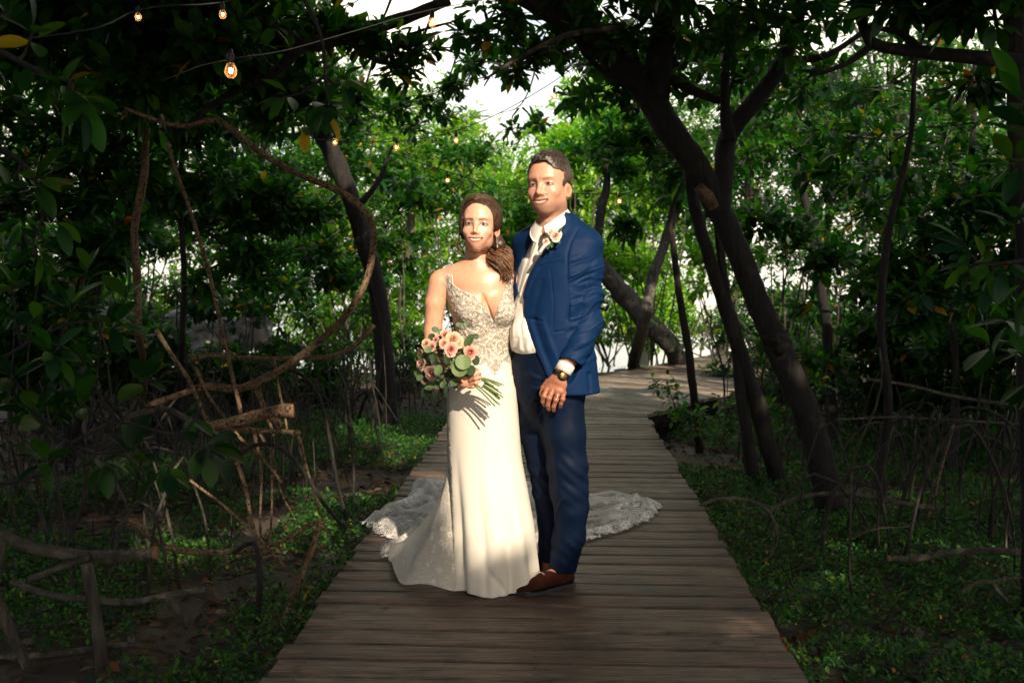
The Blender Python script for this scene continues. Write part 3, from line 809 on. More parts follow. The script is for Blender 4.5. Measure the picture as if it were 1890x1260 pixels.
for k2, (x, y, z) in enumerate([(-3.4, 5.2, 4.9), (-1.0, 5.4, 4.9), (1.6, 5.3, 4.9), (4.2, 5.2, 4.9), (-5.2, 7.4, 5.3), (-3.0, 7.7, 5.5), (2.9, 7.6, 5.6), (5.4, 7.4, 5.3),
                               (-6.2, 3.0, 3.2), (-6.4, -1, 3), (7.6, 3.6, 3.2), (8.8, 0, 3), (-6.0, 5.6, 3.0), (7.0, 6.3, 3.0), (-3.5, -5.8, 2.6), (0.8, -6.4, 2.6), (4.0, -6.0, 2.6)]):
    canopy_blocker(x, y, z, (1.6, 1.6, .7) if z > 4 else (1.3, 1.5, 1.7), 260, 'unseen canopy tree added to close the shade around the path', 450 + k2, x if y < 0 else (7.5 if x > 0 else -7.5))
# ------------------------------------------------------------------ mangrove shrubs closing the view under the crowns
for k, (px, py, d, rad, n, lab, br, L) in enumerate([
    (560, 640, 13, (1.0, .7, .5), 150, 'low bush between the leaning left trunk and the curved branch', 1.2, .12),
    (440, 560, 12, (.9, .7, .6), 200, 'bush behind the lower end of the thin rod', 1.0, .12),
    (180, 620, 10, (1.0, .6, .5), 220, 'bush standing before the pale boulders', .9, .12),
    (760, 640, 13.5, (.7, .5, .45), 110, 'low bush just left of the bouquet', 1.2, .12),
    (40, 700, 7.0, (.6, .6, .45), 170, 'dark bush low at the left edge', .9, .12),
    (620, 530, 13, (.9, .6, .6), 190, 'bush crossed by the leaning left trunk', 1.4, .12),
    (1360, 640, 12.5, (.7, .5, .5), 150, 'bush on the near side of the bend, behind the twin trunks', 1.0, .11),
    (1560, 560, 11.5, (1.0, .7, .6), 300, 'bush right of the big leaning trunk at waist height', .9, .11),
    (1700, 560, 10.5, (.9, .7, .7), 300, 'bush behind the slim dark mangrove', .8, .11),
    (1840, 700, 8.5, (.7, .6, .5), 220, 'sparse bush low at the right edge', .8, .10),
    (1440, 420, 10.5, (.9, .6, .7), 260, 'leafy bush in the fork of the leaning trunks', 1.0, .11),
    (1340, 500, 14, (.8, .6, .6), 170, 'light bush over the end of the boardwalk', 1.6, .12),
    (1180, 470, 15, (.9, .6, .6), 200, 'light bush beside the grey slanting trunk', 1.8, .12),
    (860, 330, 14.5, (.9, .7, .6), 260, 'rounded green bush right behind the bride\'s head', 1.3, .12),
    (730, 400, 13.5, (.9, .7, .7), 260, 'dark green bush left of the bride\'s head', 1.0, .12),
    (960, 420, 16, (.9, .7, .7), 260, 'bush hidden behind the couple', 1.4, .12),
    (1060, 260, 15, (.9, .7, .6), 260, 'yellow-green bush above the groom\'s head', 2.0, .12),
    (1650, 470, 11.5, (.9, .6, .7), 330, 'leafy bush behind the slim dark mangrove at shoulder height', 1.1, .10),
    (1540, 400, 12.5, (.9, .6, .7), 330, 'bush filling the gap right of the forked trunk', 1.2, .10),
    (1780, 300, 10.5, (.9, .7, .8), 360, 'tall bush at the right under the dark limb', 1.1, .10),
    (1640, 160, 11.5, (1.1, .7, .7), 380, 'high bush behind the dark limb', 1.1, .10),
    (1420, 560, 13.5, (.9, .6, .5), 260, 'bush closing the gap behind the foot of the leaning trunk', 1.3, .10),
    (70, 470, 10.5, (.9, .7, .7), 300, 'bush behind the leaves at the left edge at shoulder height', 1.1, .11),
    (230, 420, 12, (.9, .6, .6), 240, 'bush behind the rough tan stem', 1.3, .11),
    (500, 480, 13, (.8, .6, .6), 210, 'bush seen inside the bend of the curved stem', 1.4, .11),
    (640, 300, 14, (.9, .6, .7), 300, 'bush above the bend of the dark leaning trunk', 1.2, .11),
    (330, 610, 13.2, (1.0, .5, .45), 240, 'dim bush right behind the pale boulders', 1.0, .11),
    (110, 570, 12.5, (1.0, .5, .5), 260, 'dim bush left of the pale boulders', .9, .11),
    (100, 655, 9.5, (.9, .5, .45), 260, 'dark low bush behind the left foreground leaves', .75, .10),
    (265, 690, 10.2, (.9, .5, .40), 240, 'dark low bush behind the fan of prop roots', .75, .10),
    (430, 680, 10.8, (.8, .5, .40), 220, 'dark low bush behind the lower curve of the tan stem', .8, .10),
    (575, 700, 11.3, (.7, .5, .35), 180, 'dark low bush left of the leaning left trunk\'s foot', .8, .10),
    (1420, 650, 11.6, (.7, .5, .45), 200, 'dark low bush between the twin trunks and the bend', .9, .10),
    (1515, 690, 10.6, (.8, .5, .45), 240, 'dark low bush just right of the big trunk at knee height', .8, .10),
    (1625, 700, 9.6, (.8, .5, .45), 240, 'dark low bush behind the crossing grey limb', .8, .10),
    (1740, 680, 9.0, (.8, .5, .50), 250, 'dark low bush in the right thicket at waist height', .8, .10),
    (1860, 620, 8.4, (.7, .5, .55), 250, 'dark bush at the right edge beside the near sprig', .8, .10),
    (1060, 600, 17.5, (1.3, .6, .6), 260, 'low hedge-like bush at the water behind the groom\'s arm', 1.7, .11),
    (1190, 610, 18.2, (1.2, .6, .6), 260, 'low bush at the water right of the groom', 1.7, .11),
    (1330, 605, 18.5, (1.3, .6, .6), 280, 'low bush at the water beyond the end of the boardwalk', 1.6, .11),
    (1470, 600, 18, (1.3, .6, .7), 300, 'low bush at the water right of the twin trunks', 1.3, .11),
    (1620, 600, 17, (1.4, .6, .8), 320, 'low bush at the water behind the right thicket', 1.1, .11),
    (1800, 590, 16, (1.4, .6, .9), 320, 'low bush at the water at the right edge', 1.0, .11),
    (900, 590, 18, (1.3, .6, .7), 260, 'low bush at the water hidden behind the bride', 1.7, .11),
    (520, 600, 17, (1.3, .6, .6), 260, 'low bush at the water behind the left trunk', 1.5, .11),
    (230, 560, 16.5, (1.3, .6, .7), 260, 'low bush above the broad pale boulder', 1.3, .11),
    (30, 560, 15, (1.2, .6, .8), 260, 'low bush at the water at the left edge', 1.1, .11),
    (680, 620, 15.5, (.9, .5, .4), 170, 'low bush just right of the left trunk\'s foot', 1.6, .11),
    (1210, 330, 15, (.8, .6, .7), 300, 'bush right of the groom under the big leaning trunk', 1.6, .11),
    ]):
    shrub(px, py, d, rad, n, lab, 500 + k, L=L, bright=br)

# plants beside the deck, right
def leafy_plant(pts, d, label, seed, L=.07, n=34, rad=.10, name='mangrove_seedling', mat=None, bright=1.3, yellow=.03, hi=True):
    q = [P(a, b, d) for a, b in pts]
    root = empty(name, q[0], label, 'plant', 'small leafy mangrove shoots beside the boardwalk')
    mb = MB(); add_tube(mb, q, np.linspace(.007, .002, len(q)), n=5); mb.build('stem', M_TWIG, root)
    r = np.random.default_rng(seed); Q, _ = catmull(q, np.ones(len(q)), .02)
    k = r.integers(len(Q) // 4, len(Q), n); side = r.normal(size=(n, 3)); side[:, 2] = np.abs(side[:, 2]) * .6; side /= np.linalg.norm(side, axis=1)[:, None]
    pos = Q[k] + side * rad * r.random(n)[:, None]
    V, Fq, C = rosettes(pos, side, r, 4, L, hi, yellow, 1.1, bright)
    lv = MB(); lv.add(V, Fq, C); lv.build('leaves', M_LEAF, root)
    V, Fq = twig_mesh(Q[k], pos, .003, .0015); t = MB(); t.add(V, Fq); t.build('twigs', M_TWIG, root)
for k, (pts, d, lab, n, rad) in enumerate([
    ([(1260, 790), (1245, 745), (1225, 710), (1202, 718)], 8.3, 'leafy shoot reaching over the inner corner of the boardwalk', 26, .12),
    ([(1300, 830), (1290, 790), (1270, 770), (1240, 775)], 7.8, 'low shoot just below the inner corner of the boardwalk', 26, .15),
    ([(1370, 850), (1380, 800), (1400, 770), (1440, 750)], 7.6, 'dense shoot in front of the twin trunks', 40, .20),
    ([(1330, 820), (1350, 770), (1330, 740)], 7.9, 'shoot against the foot of the slim bent sapling', 30, .17),
    ([(1440, 830), (1470, 770), (1510, 720), (1530, 690)], 7.9, 'shoot growing behind the big leaning trunk', 36, .18),
    ([(1400, 720), (1430, 690), (1400, 660), (1380, 690)], 9.4, 'shoot hanging before the far boardwalk', 26, .2),
    ([(1300, 660), (1260, 640), (1225, 600)], 9.6, 'pale leafy shoot above the far boardwalk', 18, .2),
    ([(640, 700), (650, 670), (640, 640), (665, 650)], 7.6, 'blue-green shoot left of the dark leaning trunk', 16, .12),
    ]):
    leafy_plant(pts, d, lab, 540 + k, n=n, rad=rad)

# ------------------------------------------------------------------ ground cover, litter, root tangle
def scatter(n, x0, x1, y0, y1, r, margin=0.06):
    p = np.column_stack([r.uniform(x0, x1, n), r.uniform(y0, y1, n), np.zeros(n)])
    return p[~deck_mask(p, margin)]
def gz(p):
    return GZ + 0.05 * vnoise(p, 0.9, 3) + 0.025 * vnoise(p, 3.1, 4) + 0.010 * vnoise(p, 9, 5)
r = np.random.default_rng(77)
HP = np.array([[0.022, 0.10, 0.012], [0.015, 0.075, 0.016], [0.045, 0.15, 0.015], [0.012, 0.06, 0.02], [0.08, 0.17, 0.02]])
p = np.vstack([scatter(78000, -5.2, 5.5, 3.2, 10.5, r), scatter(9000, -7, 9, 10.5, 16, r)])
flat = p.copy(); dn = vnoise(flat, 0.8, 61) + .5 * vnoise(flat, 2.6, 62)
k = dn > np.where(p[:, 0] > 0, -.25, -.05) + r.random(len(p)) * .45 - .2
p = p[k]; p[:, 2] = 0; z = gz(p); hgt = .03 + .08 * r.random(len(p)) * (0.6 + dn[k])
p[:, 2] = z + np.clip(hgt, .015, .16)
ax = r.normal(size=p.shape) * .3; ax[:, 2] = 1; ax /= np.linalg.norm(ax, axis=1)[:, None]
V, Fq, C = rosettes(p, ax, r, 5, .030, False, .006, 1.25, .95, HP)
g = MB(); g.add(V, Fq, C); o = g.build('ground_cover', M_HERB)
tagit(o, 'low green seedlings carpeting the mud on both sides of the boardwalk', 'ground cover', kind='stuff')
# leaf litter
LP = np.array([[0.16, 0.085, 0.04], [0.10, 0.055, 0.03], [0.14, 0.075, 0.04], [0.07, 0.045, 0.03], [0.17, 0.06, 0.03], [0.13, 0.11, 0.09]])
p = scatter(17000, -5.5, 5.5, 3.2, 14, r); z = gz(p); p[:, 2] = z + .012 + .012 * r.random(len(p))
a = r.random(len(p)) * 6.28; d = np.column_stack([np.cos(a), np.sin(a), r.normal(0, .15, len(p))]); d /= np.linalg.norm(d, axis=1)[:, None]
V, Fq = place_leaves(p, d, .045 + .05 * r.random(len(p)), .9 + .4 * r.random(len(p)), r.normal(0, .5, len(p)), LEAF_LO)
C = np.repeat(LP[r.integers(0, len(LP), len(p))] * (.6 + .7 * r.random((len(p), 1))), len(LEAF_LO[0]), axis=0)
g = MB(); g.add(V, Fq, C); o = g.build('leaf_litter', M_LITTER)
tagit(o, 'brown and orange fallen leaves on the mud beside the boardwalk', 'leaf litter', kind='stuff')
# a few leaves on the deck
q = np.array([G(*c) for c in [(845, 770), (1290, 1010), (640, 1040), (1150, 830), (700, 1120), (1330, 1180), (560, 1235), (1240, 880), (820, 870)]])
q[:, 2] = .012; a = r.random(len(q)) * 6.28; d = np.column_stack([np.cos(a), np.sin(a), np.zeros(len(q))])
for k in range(len(q)):
    V, Fq = place_leaves(q[k:k + 1], d[k:k + 1], np.array([.05]), np.array([1.]), np.array([.2]), LEAF_HI)
    C = np.tile(LP[[0, 2, 5][k % 3]] * 1.2, (len(V), 1))
    o = mesh_obj('fallen_leaf', V, Fq, M_LITTER, cols=C, origin=q[k])
    tagit(o, 'small dry leaf lying on the boards ' + ['beside the bride\'s skirt high up the deck', 'at the right edge past the lace train', 'at the left edge before the train', 'between the groom and the bend', 'left of the hem near the camera', 'at the right edge near the camera', 'in the bottom left corner of the deck', 'right of the groom\'s knees', 'left of the skirt at knee height'][k], 'leaf', 'fallen leaves on the deck')
# thin stems and aerial roots, uncountable
g = MB(); rr = random.Random(5)
def rnd_root(x, y):
    h = rr.uniform(.25, .9); dx, dy = rr.uniform(-.8, .8), rr.uniform(-.5, .5)
    z0 = GZ - .03
    kind = rr.random()
    if kind < .5:   # arch
        pts = [(x, y, z0), (x + dx * .2, y + dy * .2, z0 + h * .75), (x + dx * .55, y + dy * .5, z0 + h), (x + dx * .9, y + dy, z0 + h * .5), (x + dx, y + dy, z0)]
    elif kind < .8:  # thin upright stem
        h *= 1.8; pts = [(x, y, z0), (x + dx * .12, y, z0 + h * .5), (x + dx * .3, y + dy * .2, z0 + h)]
    else:            # lying stick
        pts = [(x, y, z0 + .06), (x + dx * .5, y + dy * .5, z0 + .12), (x + dx * 1.3, y + dy * 1.2, z0 + .07)]
    return pts
for k in range(900):
    side = rr.random() < .5
    y = 4.6 + 10 * rr.random() ** .8
    x = rr.uniform(-.55 * y - .4, -.9) if side else rr.uniform(1.2 + max(0, (y - 8)) * .5, .58 * y + .6)
    if deck_mask(np.array([[x, y]]), .45)[0]: continue
    pts = rnd_root(x, y)
    if deck_mask(np.array([[q[0], q[1]] for q in pts]), .1).any(): continue
    R = rr.uniform(.003, .012); add_tube(g, pts, np.linspace(R, R * .6, len(pts)), n=5, step=.09, wob=.05, seed=k, cap=False)
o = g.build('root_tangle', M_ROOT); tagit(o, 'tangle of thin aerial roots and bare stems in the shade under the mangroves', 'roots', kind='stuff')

# ------------------------------------------------------------------ traced roots and cut branches, left
def stick(pts, d, r0, r1, label, cat='branch', mat=None, name='branch', seed=0, cut=None, n=9, extra=()):
    q = PX(pts, d); r0 *= .8; r1 *= .8
    root = empty(name, q[0], label, cat)
    mb = MB(); add_tube(mb, q, np.linspace(r0, r1, len(q)), n=n, bump=.16, bs=22, seed=seed, wob=.008, step=.04)
    for e, a, b in extra: add_tube(mb, PX(e, d), np.linspace(a, b, len(e)), n=n, bump=.16, bs=22, seed=seed + 9, step=.04)
    mb.build('stem', mat or M_BARK_TAN, root)
    if cut:
        e, prev = (q[-1], q[-2]) if cut > 0 else (q[0], q[1]); t = (e - prev) / np.linalg.norm(e - prev); rad = (r1 if cut > 0 else r0) * 1.03
        c = MB(); add_tube(c, [e - t * .004, e + t * .004], [rad, rad * .96], n=12, step=1); c.build('cut_end', M_CUT, root)
    return root
# speckled tan mangrove whose prop roots fan out on the left
root = empty('mangrove_tree', P(640, 960, 5.0) * np.array([1, 1, 0]) + np.array([0, 0, GZ]), 'tan speckled mangrove with curved stem and fan of prop roots left of the boardwalk', 'tree')
def part(name, pts, d, rads, seed, mat=M_BARK_TAN):
    mb = MB(); add_tube(mb, PX(pts, d), np.asarray(rads, float) if hasattr(rads, '__len__') else rads, n=10, bump=.16, bs=24, seed=seed, wob=.008, step=.04); return mb.build(name, mat, root)
part('trunk', [(230, 200), (330, 232), (400, 222), (450, 258), (500, 295), (560, 325), (610, 345), (655, 372), (686, 415), (686, 470), (672, 525), (640, 580), (600, 620), (545, 662), (500, 690), (440, 716), (380, 712), (330, 728), (270, 750)], 5.0, np.array([.012, .016, .02, .02, .021, .021, .022, .024, .023, .022, .022, .022, .024, .025, .026, .027, .026, .024, .02]) * .78, 600)
for k, (pts, R) in enumerate([
    ([(288, 608), (320, 660), (350, 705), (384, 778), (415, 815), (440, 860), (455, 905), (468, 975)], .017),
    ([(362, 680), (385, 730), (425, 785), (455, 820), (500, 862), (520, 890)], .013),
    ([(465, 700), (490, 760), (505, 800), (503, 850)], .012), ([(475, 708), (492, 755), (520, 800)], .011),
    ([(505, 660), (515, 720), (530, 795)], .010), ([(550, 800), (570, 880), (592, 952)], .011),
    ([(480, 800), (500, 850), (502, 960), (498, 1010)], .010), ([(507, 860), (520, 910), (540, 950)], .009),
    ([(395, 610), (415, 640), (440, 660)], .008), ([(470, 800), (482, 870), (478, 960), (483, 1030)], .012)]):
    part('prop_root', pts, 4.95 + .02 * k, [R * .72, R * .66] + [R * .6] * (len(pts) - 2), 610 + k)
stick([(310, 262), (330, 330), (360, 420), (385, 500), (408, 600), (428, 700), (444, 762)], 4.7, .011, .013, 'straight thin tan rod standing in front of the left thicket', seed=1)
stick([(388, 788), (420, 782), (470, 770), (505, 762), (540, 758)], 4.7, .032, .042, 'short thick cut tan branch with a broken reddish end', seed=2, cut=1, extra=[([(500, 766), (512, 780), (520, 786)], .025, .018)], n=14)
stick([(430, 790), (480, 796), (520, 797), (552, 800)], 4.75, .016, .017, 'thinner cut branch lying just below the thick cut branch', seed=3, cut=1)
stick([(350, 885), (410, 930), (470, 985), (520, 1040), (582, 1108)], 4.75, .009, .009, 'reddish straight stick sloping down to the edge of the deck', seed=4)
stick([(592, 962), (575, 1020), (545, 1090), (520, 1150), (490, 1235)], 4.45, .018, .014, 'speckled leaning stake with a bright orange cut top beside the deck', seed=5, cut=-1)
stick([(240, 955), (290, 1000), (340, 1015), (400, 1018), (470, 1014), (520, 1000), (585, 962)], 4.75, .022, .014, 'long low branch curving up to the orange-topped stake', seed=6)
stick([(0, 985), (60, 1008), (140, 1022), (200, 1026), (250, 1024), (288, 1020)], 4.15, .030, .037, 'dark mossy cut log pointing right at the lower left', seed=7, cut=1, mat=M_BARK_GREY, n=14)
stick([(55, 1068), (100, 1048), (165, 1028)], 4.1, .02, .017, 'mossy side limb under the dark cut log', seed=71, mat=M_BARK_GREY)
stick([(160, 1040), (170, 1110), (182, 1180), (198, 1290)], 4.0, .030, .034, 'grey mossy upright root in the lower left corner', seed=8, mat=M_BARK_GREY, n=12)
stick([(20, 1072), (90, 1098), (160, 1106), (240, 1112), (300, 1100), (380, 1088)], 4.35, .018, .02, 'grey crooked branch below the dark cut log', seed=9, mat=M_BARK_GREY, extra=[([(310, 1100), (330, 1130), (345, 1160)], .02, .01)])
stick([(-10, 1212), (80, 1208), (160, 1198), (240, 1190), (300, 1200), (370, 1225), (450, 1262)], 4.1, .02, .013, 'arching root along the bottom left of the view', seed=10, mat=M_BARK_GREY)
stick([(350, 665), (390, 655), (440, 660), (510, 662), (560, 660), (610, 658), (650, 640), (690, 600)], 6.2, .022, .018, 'horizontal pale branch behind the curved tan stem', seed=11)
stick([(480, 675), (545, 682), (580, 715), (600, 770), (618, 870), (640, 960)], 5.4, .014, .013, 'dark bowed root left of the boardwalk', seed=12, mat=M_BARK_DARK)
stick([(440, 840), (480, 820), (520, 830), (560, 870), (600, 930), (640, 975)], 4.9, .014, .012, 'dark bent prop reaching down to the deck edge', seed=13, mat=M_BARK_DARK)
stick([(430, 1020), (470, 1000), (480, 1080), (475, 1170)], 4.55, .014, .018, 'short dark stump root under the long low branch', seed=14, mat=M_BARK_DARK)
stick([(0, 1000), (-10, 1080), (20, 1160), (50, 1230)], 3.9, .03, .025, 'mossy root slanting out of the left edge', seed=15, mat=M_BARK_GREY)
stick([(230, 770), (300, 755), (360, 780), (470, 800)], 6.0, .025, .02, 'shaded limb lying behind the dark leaves on the left', seed=16, mat=M_BARK_GREY)
# right
stick([(1290, 935), (1330, 920), (1380, 922), (1420, 945), (1433, 985), (1430, 1030)], 5.6, .012, .012, 'thin grey arching root near the right edge of the deck', seed=17, mat=M_BARK_GREY)
stick([(1405, 960), (1440, 930), (1500, 912), (1560, 910), (1620, 918), (1680, 932), (1730, 940)], 5.7, .015, .02, 'long grey root arching in front of the big trunk\'s foot', seed=18, mat=M_BARK_GREY)
stick([(1390, 1060), (1425, 1020), (1440, 980)], 5.3, .008, .008, 'thin root propping the arching root', seed=19, mat=M_BARK_GREY)
stick([(1640, 1030), (1690, 1032), (1750, 1020), (1830, 1016), (1920, 1022)], 4.9, .02, .024, 'pale broken limb resting on the ground cover at the right', seed=20, mat=M_BARK_GREY, cut=-1)
stick([(1775, 1092), (1800, 1075), (1830, 1073), (1860, 1068), (1910, 1062)], 4.6, .013, .012, 'small grey forked branch at the right edge', seed=21, mat=M_BARK_GREY, extra=[([(1830, 1073), (1850, 1100), (1885, 1135)], .011, .008)])
stick([(1760, 780), (1740, 850), (1720, 930), (1700, 990)], 6.0, .011, .014, 'slanting thin stem in the right thicket', seed=22)
stick([(1600, 700), (1680, 712), (1780, 735), (1900, 752)], 6.6, .014, .016, 'grey limb crossing the right thicket at waist height', seed=23, mat=M_BARK_GREY)
stick([(1540, 775), (1640, 770), (1760, 775), (1900, 785)], 6.2, .008, .010, 'straight thin branch crossing the right thicket', seed=24, mat=M_BARK_GREY)
stick([(1560, 1000), (1610, 975), (1680, 970)], 5.0, .006, .005, 'bent thin twig over the right ground cover', seed=25, mat=M_BARK_GREY)

# ------------------------------------------------------------------ pale boulders behind the left thicket
def boulder(c, s, seed):
    n = 22; th = np.linspace(0, math.pi, n); ph = np.linspace(0, 2 * math.pi, 2 * n, endpoint=False)
    T, Ph = np.meshgrid(th, ph, indexing='ij'); d = np.column_stack([(np.sin(T) * np.cos(Ph)).ravel(), (np.sin(T) * np.sin(Ph)).ravel(), np.cos(T).ravel()])
    V = c + d * s * (1 + .30 * vnoise(d, 1.7, seed) + .16 * vnoise(d, 4, seed + 1) + .06 * vnoise(d, 11, seed))[:, None]
    i = np.arange(n - 1)[:, None] * 2 * n + np.arange(2 * n)[None]; j = np.arange(n - 1)[:, None] * 2 * n + (np.arange(2 * n)[None] + 1) % (2 * n)
    return V, np.stack([i, j, j + 2 * n, i + 2 * n], -1).reshape(-1, 4)
m, nt, bb, out = new_mat('limestone'); nn = noise(nt, 6, 8)
nt.links.new(ramp(nt, nn, [(.3, (.16, .15, .13)), (.6, (.42, .39, .34)), (.8, (.5, .48, .44))]), bb.inputs['Base Color']); bb.inputs['Roughness'].default_value = .95; bump(nt, bb, noise(nt, 30, 6), .7, .03)
M_ROCK = m
labs = ['leftmost of the pale boulders', 'broad pale boulder seen right of the leftmost one', 'tall pale boulder in the middle of the row', 'small pale boulder on the end of the row', 'low pale boulder in front of the row', 'rounded pale boulder behind the thin rod', 'pale boulder half hidden by the reddish pole']
for k, (px, py, s) in enumerate([(175, 605, (.5, .4, .33)), (245, 625, (.55, .4, .3)), (345, 605, (.45, .4, .4)), (470, 610, (.3, .3, .25)), (300, 650, (.4, .35, .22)), (415, 615, (.42, .35, .3)), (375, 640, (.3, .3, .25))]):
    c = P(px, py, 12.0 + (k % 3) * .4); V, Fq = boulder(c, np.array(s) * .72, 700 + k)
    o = mesh_obj('boulder', V, Fq, M_ROCK, origin=[c[0], c[1], c[2] - s[2]]); tagit(o, labs[k] + ', in shade behind the roots', 'boulder', 'pale boulders behind the left thicket')

# ------------------------------------------------------------------ near leafy branches, left and right foreground
def near_branch(pts, d, label, seed, ros, L=.12, mat=None, name='leafy_branch', bright=.9, r0=.008, cat='branch', yellow=0.006, nleaf=8):
    q = PX(pts, d); root = empty(name, q[0], label, cat, 'leafy branches close to the camera')
    mb = MB(); add_tube(mb, q, np.linspace(r0, .003, len(q)), n=7, bump=.1, step=.03)
    r = np.random.default_rng(seed); pos = []; ax = []
    for (a, b2, dd, dx, dz) in ros:
        e = P(a, b2, d + dd); j = int(np.argmin([np.linalg.norm(e - x) for x in q])); s = q[j]
        add_tube(mb, [s, (s + e) / 2 + np.array([0, 0, -.02]), e], [.005, .004, .003], n=5, step=.05)
        pos.append(e); v = np.array([dx, -.35, dz]); ax.append(v / np.linalg.norm(v))
    mb.build('stem', M_BARK_DARK, root)
    V, Fq, C = rosettes(np.array(pos), np.array(ax), r, nleaf, L, True, yellow, 1.0, bright)
    lv = MB(); lv.add(V, Fq, C); lv.build('leaves', mat or M_LEAF, root)
near_branch([(-60, 900), (60, 880), (130, 820), (220, 780), (330, 800), (380, 740)], 3.0, 'dark leafy branch reaching in from the left at waist height', 801,
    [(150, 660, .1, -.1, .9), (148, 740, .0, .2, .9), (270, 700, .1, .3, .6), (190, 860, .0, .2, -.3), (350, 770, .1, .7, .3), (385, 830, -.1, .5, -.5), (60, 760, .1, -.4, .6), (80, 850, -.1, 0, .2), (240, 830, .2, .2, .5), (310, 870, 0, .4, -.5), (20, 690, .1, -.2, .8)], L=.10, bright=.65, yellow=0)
near_branch([(-60, 700), (40, 640), (120, 600), (200, 590)], 3.2, 'second dark leafy branch at the left edge above the first', 802,
    [(60, 590, 0, -.2, .8), (130, 560, .1, .2, .8), (215, 600, 0, .7, .3), (20, 520, .1, -.2, .8), (235, 545, .1, .5, .6), (100, 650, -.1, .4, .1), (160, 500, .3, 0, .9)], L=.11)
near_branch([(-60, 60), (30, 110), (90, 140), (130, 150)], 2.4, 'bluish big-leaved sprig close to the camera in the upper left', 803,
    [(125, 160, 0, .6, -.1), (60, 60, .1, 0, .5), (150, 190, .0, .5, -.6), (20, 170, .2, -.3, .2), (10, 20, 0, -.2, .6)], L=.095)
near_branch([(-60, 250), (40, 300), (80, 380), (60, 450)], 3.0, 'dim drooping sprig at the left edge', 804,
    [(70, 330, 0, .5, .2), (40, 420, .1, .2, -.5), (110, 410, .1, .6, -.2), (10, 350, 0, -.2, .3), (70, 470, 0, .2, -.6)], L=.11)
near_branch([(1950, 470), (1890, 480), (1830, 490), (1790, 490)], 2.5, 'sprig with broad leaves at the right edge at shoulder height', 805,
    [(1800, 490, 0, -.7, -.3), (1850, 500, .0, -.2, -.8), (1900, 540, .1, .2, -.7), (1780, 450, .1, -.5, .5), (1880, 400, .1, .1, .6)], L=.10)
near_branch([(1960, 250), (1900, 280), (1870, 300)], 2.6, 'spiky rosette of long leaves at the right edge', 806,
    [(1868, 300, 0, -.7, .1), (1900, 230, .1, 0, .8), (1880, 180, .2, -.3, .5)], L=.13)
near_branch([(1960, 700), (1900, 640), (1860, 590)], 3.2, 'dark sprig at the right edge under the broad leaves', 807,
    [(1860, 590, 0, -.5, .3), (1880, 650, .0, -.5, -.3), (1830, 640, .2, -.4, .2), (1900, 720, 0, -.1, -.4)], L=.11)
near_branch([(540, -40), (590, 60), (600, 140), (605, 200)], 3.4, 'hanging sprig with a yellow leaf left of the open sky', 808,
    [(600, 205, 0, .1, -.9), (560, 240, .1, -.4, -.6), (640, 150, .1, .6, -.3), (520, 180, .2, -.5, -.3)], L=.10, yellow=.05)
# ------------------------------------------------------------------ string lights
def emis(name, col, s):
    m, nt, b, out = new_mat(name); b.inputs['Base Color'].default_value = (*col, 1)
    b.inputs['Emission Color'].default_value = (*col, 1); b.inputs['Emission Strength'].default_value = s; return m
M_WIRE, _, bw_, _ = new_mat('black_rubber'); bw_.inputs['Base Color'].default_value = (.012, .012, .012, 1); bw_.inputs['Roughness'].default_value = .45
M_FIL = emis('glowing_filament', (1.0, .55, .22), 22)
M_GLASS, nt_, bg_, out_ = new_mat('bulb_glass')
bg_.inputs['Base Color'].default_value = (1, .8, .6, 1); bg_.inputs['Roughness'].default_value = .05
trn = nd(nt_, 'ShaderNodeBsdfTransparent'); trn.inputs[0].default_value = (1, .86, .7, 1)
mx_ = nd(nt_, 'ShaderNodeMixShader'); lw_ = nd(nt_, 'ShaderNodeLayerWeight'); lw_.inputs[0].default_value = .35
nt_.links.new(lw_.outputs[1], mx_.inputs[0]); nt_.links.new(trn.outputs[0], mx_.inputs[1]); nt_.links.new(bg_.outputs[0], mx_.inputs[2]); nt_.links.new(mx_.outputs[0], out_.inputs[0])
def lathe(prof, c, n=18, axis=None):
    prof = np.asarray(prof, float); th = np.linspace(0, 2 * math.pi, n, endpoint=False)
    V = np.stack([prof[:, None, 0] * np.cos(th), prof[:, None, 0] * np.sin(th), np.repeat(prof[:, 1:2], n, 1)], -1).reshape(-1, 3)
    m = len(prof); i = (np.arange(m - 1)[:, None] * n + np.arange(n)[None]).ravel(); j = (np.arange(m - 1)[:, None] * n + (np.arange(n)[None] + 1) % n).ravel()
    return V + np.asarray(c), np.stack([i, j, j + n, i + n], -1)
